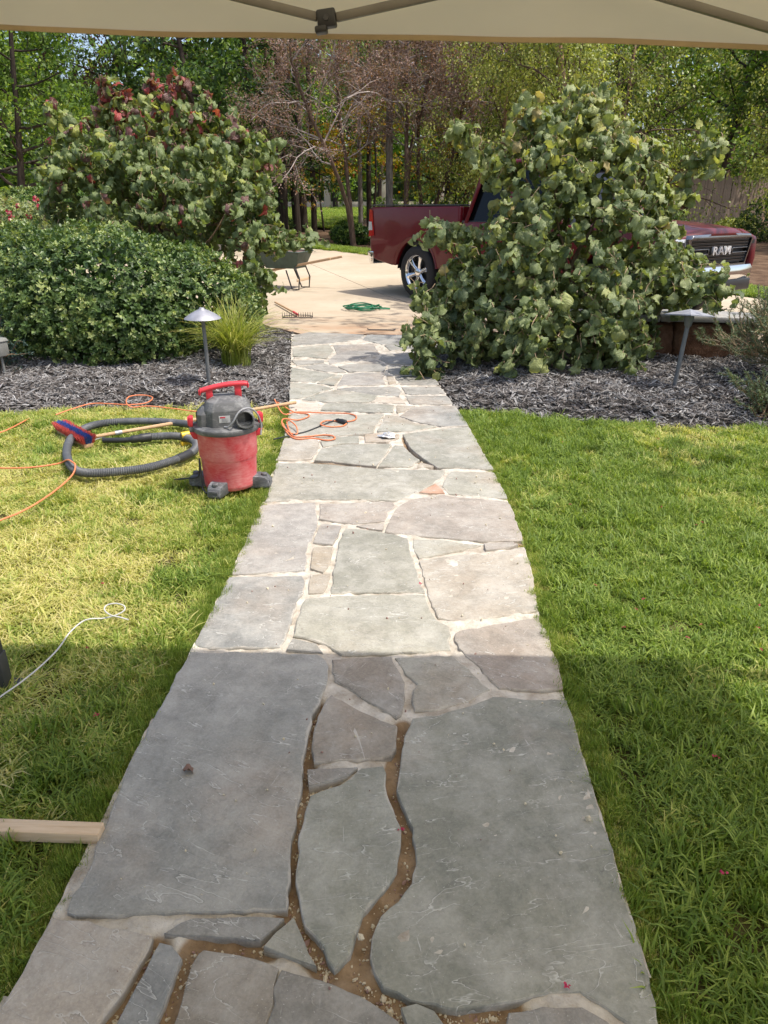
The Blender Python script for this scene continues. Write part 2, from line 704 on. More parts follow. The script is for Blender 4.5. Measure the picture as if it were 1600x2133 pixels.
def ground_mat(name, stops, scale=6., bump=.6):
    t = NT(name)
    w = t.world()
    n = t.noise(w, scale, 7, .65)
    t.set(base=t.ramp(n, stops), rough=.95, spec=.15, normal=t.bump(t.noise(w, scale * 6, 5, .7), bump, .02))
    return t.m


M['soil'] = ground_mat('lawn_soil', [(.3, (.045, .04, .016)), (.7, (.11, .10, .035))], 12.)
M['mulch_base'] = ground_mat('mulch_base', [(.3, (.02, .018, .016)), (.7, (.075, .07, .066))], 22., 1.)
M['woodland'] = ground_mat('woodland_floor', [(.28, (.04, .024, .014)), (.5, (.11, .066, .04)), (.72, (.19, .13, .085))], 3.)
M['far_grass'] = ground_mat('far_grass', [(.3, (.05, .10, .015)), (.7, (.13, .21, .03))], 5.)

GREEN = [(0, (.075, .125, .022)), (.36, (.155, .235, .038)), (.62, (.30, .37, .075)), (.82, (.52, .49, .17)), (1, (.66, .56, .33))]
M['grass'] = leaf_mat('lawn_blade', GREEN, .5, .35, .3, 1.6, hue_noise=False)
M['hedge'] = leaf_mat('hedge_leaf', [(0, (.026, .06, .018)), (.5, (.088, .15, .045)), (.85, (.20, .28, .09)), (1, (.40, .45, .18))], .42, .25, .45, 1.5)
M['filbert'] = leaf_mat('filbert_leaf', [(0, (.06, .10, .04)), (.42, (.205, .26, .105)), (.74, (.36, .40, .18)), (.90, (.44, .45, .12)), (1, (.46, .36, .16))], .5, .32, .4, 1.5, veins=True)
M['filbert_red'] = leaf_mat('red_tipped_leaf', [(0, (.085, .13, .045)), (.45, (.20, .26, .09)), (.68, (.38, .40, .075)), (.78, (.16, .07, .075)), (.88, (.20, .05, .06)), (1, (.42, .035, .05))], .5, .3, .4, 1.7, veins=True)
M['juniper'] = leaf_mat('juniper_needle', [(0, (.03, .07, .06)), (1, (.10, .18, .16))], .6, .15)
M['rosemary'] = leaf_mat('rosemary_needle', [(0, (.09, .13, .07)), (1, (.25, .31, .19))], .6, .2)
M['strap'] = leaf_mat('variegated_blade', [(0, (.10, .16, .02)), (.5, (.30, .36, .06)), (.85, (.52, .52, .18)), (1, (.55, .42, .22))], .45, .35, .4, 1.3)
M['wood_green'] = leaf_mat('woodland_leaf', [(0, (.04, .085, .016)), (.5, (.115, .20, .03)), (.85, (.24, .34, .05)), (1, (.40, .45, .09))], .5, .35, .35, 1.8)
M['wood_dark'] = leaf_mat('evergreen_leaf', [(0, (.022, .052, .016)), (.5, (.055, .115, .026)), (1, (.18, .27, .05))], .5, .25, .35, 1.6)
M['birch'] = leaf_mat('birch_leaf', [(0, (.09, .12, .025)), (.5, (.25, .30, .065)), (.85, (.44, .47, .13)), (1, (.58, .57, .22))], .45, .35, .4, 1.6)
M['brown_leaf'] = leaf_mat('withered_leaf', [(0, (.15, .085, .075)), (.5, (.27, .175, .155)), (.9, (.38, .27, .245)), (1, (.42, .20, .09))], .7, .25, .2, 1.3)
M['purple_leaf'] = leaf_mat('purple_leaf', [(0, (.035, .012, .014)), (.6, (.09, .03, .03)), (1, (.20, .07, .05))], .5, .3, .35, 1.5)
M['autumn_leaf'] = leaf_mat('turning_leaf', [(0, (.16, .18, .012)), (.5, (.30, .26, .012)), (.8, (.42, .20, .02)), (1, (.36, .08, .03))], .5, .4, .3, 1.5)
M['petal'] = leaf_mat('flower_petal', [(0, (.45, .02, .10)), (.6, (.65, .06, .18)), (1, (.85, .45, .45))], .5, .3)


def bark(name, a, b, scale=18.):
    t = NT(name)
    co = t.coord('Object', (1, 1, .18))
    n = t.noise(co, scale, 6, .7)
    t.set(base=t.ramp(n, [(.3, a), (.7, b)]), rough=.9, spec=.2, normal=t.bump(n, .8, .03))
    return t.m


M['bark_grey'] = bark('bark_grey', (.12, .10, .085), (.34, .31, .28))
M['bark_brown'] = bark('bark_brown', (.055, .036, .026), (.17, .115, .085))
M['bark_dark'] = bark('bark_dark', (.025, .019, .015), (.085, .065, .05))
M['bark_pink'] = bark('bark_pink', (.22, .11, .07), (.46, .30, .22))
M['twig_pale'] = bark('twig_pale', (.20, .16, .145), (.46, .40, .37), 8.)
M['twig'] = bark('twig', (.10, .065, .04), (.26, .18, .11), 14.)
M['stem_green'] = bark('stem_green', (.24, .17, .10), (.46, .34, .22), 14.)


def chip_mat():
    t = NT('mulch_chip')
    tint = t.attr('tint')
    oi = t.n('ShaderNodeObjectInfo')
    v = t.math('ADD', t.math('MULTIPLY', tint, .5), t.math('MULTIPLY', oi.outputs['Random'], .5))
    col = t.ramp(v, [(0, (.035, .028, .023)), (.3, (.115, .098, .088)), (.5, (.20, .182, .168)), (.74, (.33, .317, .305)), (1, (.48, .465, .45))])
    n = t.noise(t.coord('Object', (1, 8, 1)), 40., 4)
    t.set(base=t.mix(t.math('MULTIPLY', n, .6), col, (.5, .5, .5), 'MULTIPLY'), rough=.85, spec=.25, normal=t.bump(n, .6, .003))
    return t.m


M['chip'] = chip_mat()


def fabric_mat():
    t = NT('canopy_fabric')
    w = t.coord('Object')
    n = t.noise(t.coord('Object', (1, 1, 2.2)), 3.5, 4, .55)
    col = t.mix(n, (.69, .595, .40), (.77, .675, .475))
    weave = t.n('ShaderNodeTexWave')
    weave.inputs['Scale'].default_value = 260.
    t.l(w, weave.inputs[0])
    t.set(base=col, rough=.8, spec=.2, normal=t.bump(t.math('ADD', t.math('MULTIPLY', weave.outputs[1], .03), n), .35, .02))
    tb = t.n('ShaderNodeBsdfTranslucent')
    t.l(col, tb.inputs[0])
    ms = t.n('ShaderNodeMixShader')
    ms.inputs[0].default_value = .62
    t.l(t.b.outputs[0], ms.inputs[1])
    t.l(tb.outputs[0], ms.inputs[2])
    t.l(ms.outputs[0], t.out.inputs[0])
    return t.m


M['fabric'] = fabric_mat()
M['hem'] = plain('canopy_hem', (.36, .27, .15), .85, bump=.2)
M['frame_metal'] = plain('frame_steel', (.17, .155, .13), .5, .4)
M['black_plastic'] = plain('black_plastic', (.018, .018, .018), .45, bump=.05)
M['dark_metal'] = plain('dark_metal', (.06, .06, .062), .5, .3)
M['lamp_metal'] = plain('lamp_metal', (.33, .33, .36), .5, .45, var=.2, bump=.1)
M['lamp_post'] = plain('lamp_post', (.16, .165, .17), .55, .3, var=.2)
M['red_plastic'] = dusty('dusty_red_plastic', (.60, .022, .038), (.76, .36, .35), .62, .5, 8.)
M['red_clean'] = dusty('red_plastic', (.60, .018, .035), (.68, .36, .34), .12, .4, 12.)
M['grey_plastic'] = dusty('dusty_dark_plastic', (.055, .056, .058), (.45, .45, .44), .40, .45, 11.)
M['foot_plastic'] = dusty('dusty_foot_plastic', (.045, .046, .05), (.50, .51, .52), .38, .5, 14.)
M['hose'] = dusty('hose_plastic', (.06, .063, .068), (.30, .31, .32), .35, .5, 7.)
M['hose_cuff'] = plain('hose_cuff', (.025, .025, .027), .5)
M['label_paper'] = plain('label_paper', (.55, .55, .55), .6)
M['label_print'] = plain('label_print', (.6, .03, .06), .6)
M['orange_cord'] = plain('orange_cord', (.66, .20, .085), .55, var=.15)
M['grey_cord'] = plain('grey_cord', (.30, .30, .31), .5)
M['dark_cord'] = plain('dark_cord', (.03, .032, .035), .5)
M['white_cord'] = plain('white_cord', (.50, .49, .47), .5)
M['green_hose'] = plain('green_hose', (.015, .16, .075), .4)
M['yellow_tool'] = plain('yellow_plastic', (.70, .45, .03), .45)
M['bristle_red'] = plain('red_bristle', (.62, .10, .085), .7, var=.3, vscale=90)
M['bristle_blue'] = plain('blue_bristle', (.04, .09, .33), .7, var=.3, vscale=90)


def wood_mat(name, a, b, scale=(1, 12, 12), bump=.3):
    t = NT(name)
    co = t.coord('Object', scale)
    n = t.noise(co, 6., 6, .65, .6)
    t.set(base=t.ramp(n, [(.3, a), (.7, b)]), rough=.8, spec=.25, normal=t.bump(n, bump, .004))
    return t.m


M['lumber'] = wood_mat('pine_lumber', (.52, .37, .235), (.68, .53, .37))
M['pole_wood'] = wood_mat('pole_wood', (.40, .245, .13), (.56, .38, .23))
M['picket'] = wood_mat('weathered_picket', (.19, .135, .095), (.40, .31, .23), (14, 14, .8), .5)
M['red_wood'] = wood_mat('stained_board', (.16, .062, .035), (.29, .13, .075), (14, 14, .8), .5)
M['pier'] = plain('pier_stucco', (.56, .49, .36), .9, var=.08, vscale=3, bump=.3)
M['iron'] = plain('black_iron', (.02, .022, .02), .5)
M['silver'] = plain('crumpled_foil', (.7, .7, .7), .35, .6)


def rock_mat():
    t = NT('rough_rock')
    w = t.coord('Object')
    n = t.noise(w, 5., 7, .7, .4)
    n2 = t.noise(w, 26., 5, .7)
    col = t.ramp(n, [(.3, (.11, .052, .028)), (.5, (.21, .11, .062)), (.72, (.33, .20, .13))])
    t.set(base=t.mix(t.math('MULTIPLY', n2, .5), col, (.4, .36, .33), 'MULTIPLY'), rough=.92, spec=.2,
          normal=t.bump(t.math('ADD', n, t.math('MULTIPLY', n2, .5)), 1., .05))
    return t.m


M['rock'] = rock_mat()


def paint_mat():
    t = NT('maroon_paint')
    co = t.coord('Object')
    fl = t.noise(co, 900., 2)
    dust = t.ramp(t.noise(co, 4., 6, .7), [(.45, 0.), (.8, 1.)])
    col = t.mix(fl, (.088, .003, .006), (.15, .006, .011))
    col = t.mix(t.math('MULTIPLY', dust, .03), col, (.4, .3, .26))
    t.set(base=col, rough=.45, metal=.0, spec=.2, coat=.4, coat_rough=.03)
    return t.m


M['paint'] = paint_mat()
M['chrome'] = plain('chrome', (.78, .78, .79), .08, 1.0, var=.03)
M['chrome_dim'] = plain('satin_chrome', (.30, .30, .31), .25, 1.0, var=.05)
M['tyre'] = plain('tyre_rubber', (.022, .021, .02), .8, var=.2, bump=.2)
M['glass_dark'] = plain('tinted_glass', (.004, .005, .005), .06, 0., .22, coat=0.)
M['lamp_red'] = plain('tail_lamp_red', (.42, .012, .016), .12, coat=1.)
M['lamp_white'] = plain('lamp_clear', (.66, .66, .66), .1, .2, coat=1.)
M['barrow_green'] = plain('barrow_paint', (.045, .075, .06), .55, var=.25)
M['barrow_inside'] = plain('barrow_clay', (.27, .17, .14), .85, var=.3)
M['utility'] = plain('utility_box', (.20, .20, .185), .6, .1)

# ------------------------------------------------------------------ the setting: ground, driveway, path, beds, lawns
PATH_L = [(-1.428, 8.629, 0.000), (-1.166, 6.933, 0.000), (-0.920, 5.326, 0.000), (-0.823, 4.481, 0.000), (-0.794, 4.027, 0.000), (-0.753, 3.363, 0.000), (-0.734, 2.587, -0.000), (-0.741, 2.054, 0.000), (-0.745, 1.792, 0.000), (-0.756, 1.486, 0.000), (-0.764, 1.278, 0.000), (-0.756, 1.054, 0.000), (-0.759, 0.928, 0.000), (-0.775, 0.778, 0.000)]
PATH_R = [(0.475, 0.826, 0.000), (0.480, 0.890, 0.000), (0.489, 1.052, 0.000), (0.488, 1.349, 0.000), (0.493, 1.732, 0.000), (0.501, 2.031, 0.000), (0.490, 2.334, 0.000), (0.517, 2.951, 0.000), (0.507, 3.488, 0.000), (0.479, 3.901, 0.000), (0.402, 4.836, 0.000), (0.321, 5.415, 0.000), (0.203, 6.415, 0.000), (0.171, 7.470, 0.000), (0.559, 8.637, 0.000)]
PATH = [p[:2] for p in PATH_L] + [(-0.78, 0.3), (-0.80, -2.2), (0.50, -2.2), (0.48, 0.3)] + [p[:2] for p in PATH_R]
DRIVE = [(-12, 17), (-7, 15), (-4.4, 12.6), (-2.7, 10.7), (-1.8, 9.3), (-1.30, 8.73), (-0.9, 8.79), (0.2, 8.72), (1.0, 8.70), (2.2, 8.25), (3.5, 7.9), (7.0, 7.7),
         (6.6, 10.5), (5.0, 14.2), (1.8, 16.8)] + [(-1.157, 20.306, 0.219)[:2], (-2.165, 21.423, 0.253)[:2], (-3.103, 22.343, 0.280)[:2], (-4.452, 23.518, 0.316)[:2]] + [(-12, 24)]
BED_L = [(-9, 5.4)] + [(-2.998, 5.002, 0.000)[:2], (-2.638, 5.149, 0.000)[:2], (-1.912, 5.260, 0.000)[:2], (-1.380, 5.336, 0.000)[:2], (-1.094, 5.390, 0.000)[:2], (-0.951, 5.499, 0.000)[:2], (-1.043, 6.123, 0.000)[:2], (-1.233, 7.416, 0.000)[:2], (-1.418, 8.562, 0.000)[:2]] + \
        [(-1.36, 8.72), (-1.88, 9.28), (-2.8, 10.7), (-4.5, 12.6), (-7.1, 14.9), (-9, 15.7)]
BED_R = [(0.335, 5.402, 0.000)[:2], (0.686, 5.182, 0.000)[:2], (1.176, 5.009, 0.000)[:2], (1.807, 4.878, 0.000)[:2], (2.454, 4.868, 0.000)[:2]] + [(4.5, 5.0), (7.5, 5.2), (7.5, 7.64), (3.5, 7.84), (2.2, 8.18), (1.05, 8.64)] + \
        [(0.538, 8.470, 0.000)[:2], (0.190, 7.445, -0.000)[:2], (0.220, 6.416, 0.000)[:2]]
LAWN_L = [(-9, -2)] + [(-0.80, -2), (-0.79, 0.3)] + [p[:2] for p in PATH_L[::-1][:-2]] + [(-0.951, 5.499, 0.000)[:2], (-1.094, 5.390, 0.000)[:2], (-1.380, 5.336, 0.000)[:2], (-1.912, 5.260, 0.000)[:2], (-2.638, 5.149, 0.000)[:2], (-2.998, 5.002, 0.000)[:2]] + [(-9, 5.4)]
LAWN_R = [(0.49, 0.3), (0.50, -2), (7.5, -2), (7.5, 5.2), (4.5, 5.0)] + [(2.454, 4.868, 0.000)[:2], (1.807, 4.878, 0.000)[:2], (1.176, 5.009, 0.000)[:2], (0.686, 5.182, 0.000)[:2], (0.335, 5.402, 0.000)[:2]] + [p[:2] for p in PATH_R[::-1][3:]]


def region_grid(name, poly, step, zf, mat, parent=None):
    poly = np.asarray(poly, float)
    x0, y0 = poly.min(0) - step
    x1, y1 = poly.max(0) + step
    nx, ny = int((x1 - x0) / step) + 2, int((y1 - y0) / step) + 2
    gx, gy = np.meshgrid(x0 + np.arange(nx) * step, y0 + np.arange(ny) * step)
    pts = np.stack([gx.ravel(), gy.ravel()], 1)
    i, j = np.meshgrid(np.arange(nx - 1), np.arange(ny - 1))
    a = (j * nx + i).ravel()
    F = np.stack([a, a + 1, a + nx + 1, a + nx], 1)
    cen = pts[F].mean(1)
    F = F[inside(poly, cen)]
    used = np.unique(F)
    remap = np.full(len(pts), -1)
    remap[used] = np.arange(len(used))
    V = np.zeros((len(used), 3))
    V[:, :2] = pts[used]
    V[:, 2] = zf(V[:, :2])
    me = bpy.data.meshes.new(name)
    me.from_pydata(V, [], remap[F])
    o = link(name, me, mat, parent, True)
    return o, V


# the ground sheet, out to the horizon
ys = np.concatenate([np.arange(-60, 13, 6.), np.arange(13, 80, 3.), [90, 120, 180, 300, 600]])
xs = np.concatenate([[-500, -200, -100], np.arange(-60, 61, 6.), [100, 200, 500]])
gx, gy = np.meshgrid(xs, ys)
gz = terr(gy) - 0.07 + 0.05 * vnoise(np.stack([gx.ravel() * .3, gy.ravel() * .3, gx.ravel() * 0], 1), 3).reshape(gx.shape) * (gy > 24)
V = np.stack([gx.ravel(), gy.ravel(), gz.ravel()], 1)
ii, jj = np.meshgrid(np.arange(len(xs) - 1), np.arange(len(ys) - 1))
a = (jj * len(xs) + ii).ravel()
me = bpy.data.meshes.new('ground')
me.from_pydata(V, [], np.stack([a, a + 1, a + len(xs) + 1, a + len(xs)], 1))
tag(link('ground', me, M['woodland'], None, True), 'brown leaf-littered woodland floor under the trees', kind='structure')


# driveway: concrete slabs with open joints
def clip(poly, n, d):
    """keep the side where n.p <= d"""
    out = []
    for k in range(len(poly)):
        p, q = np.array(poly[k], float), np.array(poly[(k + 1) % len(poly)], float)
        sp, sq = p @ n - d, q @ n - d
        if sp <= 0:
            out.append(p)
        if (sp < 0 < sq) or (sq < 0 < sp):
            out.append(p + (q - p) * (sp / (sp - sq)))
    return out


drive = empty('driveway')
tag(drive, 'tan concrete driveway where the red truck is parked', kind='structure')
u = np.array([0.93, 0.36])
u /= np.linalg.norm(u)
w_ = np.array([-u[1], u[0]])
cuts_w = [-20, 9.9, 13.3, 17.2, 40]
cuts_u = [-40, -4.6, -0.2, 4.2, 8.6, 40]
for i in range(len(cuts_w) - 1):
    for j in range(len(cuts_u) - 1):
        pl = DRIVE
        g = 0.007
        for n, d in ((w_, cuts_w[i + 1] - g), (-w_, -cuts_w[i] - g), (u, cuts_u[j + 1] - g), (-u, -cuts_u[j] - g)):
            pl = clip(pl, n, d)
            if len(pl) < 3:
                break
        if len(pl) < 3:
            continue
        bmx = bmesh.new()
        f = bmx.faces.new([bmx.verts.new((p[0], p[1], 0)) for p in pl])
        bmesh.ops.triangulate(bmx, faces=[f])
        bmesh.ops.bisect_plane(bmx, geom=bmx.verts[:] + bmx.edges[:] + bmx.faces[:], plane_co=(0, 13, 0), plane_no=(0, 1, 0))
        r_ = bmesh.ops.extrude_face_region(bmx, geom=bmx.faces[:])
        top = {e for e in r_['geom'] if isinstance(e, bmesh.types.BMVert)}
        for v in bmx.verts:
            v.co.z = float(terr(v.co.y)) + (0.0 if v in top else -0.1)
        bmesh.ops.recalc_face_normals(bmx, faces=bmx.faces)
        me = bpy.data.meshes.new('slab')
        bmx.to_mesh(me)
        bmx.free()
        link('slab', me, M['concrete'], drive)

# flagstone path ----------------------------------------------------------------
path = empty('path')
tag(path, 'irregular bluestone flagstone path leading to the driveway', kind='structure')
DIRT_LINES = [  # joints raked out to bare brown dirt
    [(-0.261, 1.778, 0.000), (-0.277, 1.669, 0.000), (-0.272, 1.533, 0.000), (-0.260, 1.396, 0.000), (-0.258, 1.247, 0.000), (-0.247, 1.120, 0.000), (-0.243, 1.079, 0.000)],
    [(-0.011, 1.700, 0.000), (-0.019, 1.580, 0.000), (-0.029, 1.524, 0.000), (-0.027, 1.438, 0.000), (0.003, 1.329, 0.000), (0.010, 1.244, 0.000), (0.004, 1.166, 0.000), (-0.034, 1.118, 0.000), (-0.067, 1.074, -0.000), (-0.083, 1.004, 0.000), (-0.099, 0.953, 0.000), (-0.073, 0.930, 0.000)],
    [(-0.243, 1.079, 0.000), (-0.278, 1.012, 0.000), (-0.346, 0.999, -0.000), (-0.425, 0.996, -0.000), (-0.438, 0.940, 0.000), (-0.445, 0.855, 0.000), (-0.449, 0.799, 0.000)],
    [(-0.240, 1.073, 0.000), (-0.186, 1.000, 0.000), (-0.142, 0.952, 0.000)],
    [(-0.073, 0.930, 0.000), (-0.007, 0.910, 0.000), (0.076, 0.890, 0.000), (0.148, 0.884, 0.000), (0.204, 0.895, 0.000)],
    [(-0.044, 0.913, 0.000), (-0.001, 0.866, 0.000), (0.013, 0.816, 0.000)],
    [(-0.509, 0.993, -0.000), (-0.521, 0.927, 0.000), (-0.541, 0.851, 0.000), (-0.544, 0.795, 0.000)],
    [(-0.246, 1.436, 0.000), (-0.195, 1.455, 0.000)],
    [(-0.028, 4.563, 0.000), (0.005, 4.265, 0.000), (0.074, 4.077, 0.000), (0.143, 3.961, 0.000)],
    [(-0.568, 4.036, 0.000), (-0.335, 3.976, 0.000), (-0.178, 3.941, 0.000)],
    [(-0.288, 4.607, 0.000), (-0.169, 4.434, 0.000)],
    [(0.450, 2.933, 0.000), (0.507, 2.945, 0.000)],
]


def bed_z(p):
    d = np.full(len(p), 1e9)
    for l in DIRT_LINES:
        d = np.minimum(d, dist_poly(l, p))
    dirt = np.clip(1.35 - d / 0.035, 0, 1)
    q = np.concatenate([p * 30, np.zeros((len(p), 1))], 1)
    return 0.013 - 0.017 * dirt + 0.005 * vnoise(q * .35, 4) + 0.004 * vnoise(q, 5) + 0.003 * vnoise(q * 2.7, 6), dirt


bed, bv = region_grid('mortar_bed', PATH, 0.016, lambda p: bed_z(p)[0], M['mortar'], path)
at = bed.data.attributes.new('dirt', 'FLOAT', 'POINT')
at.data.foreach_set('value', bed_z(bv[:, :2])[1].astype(np.float32))

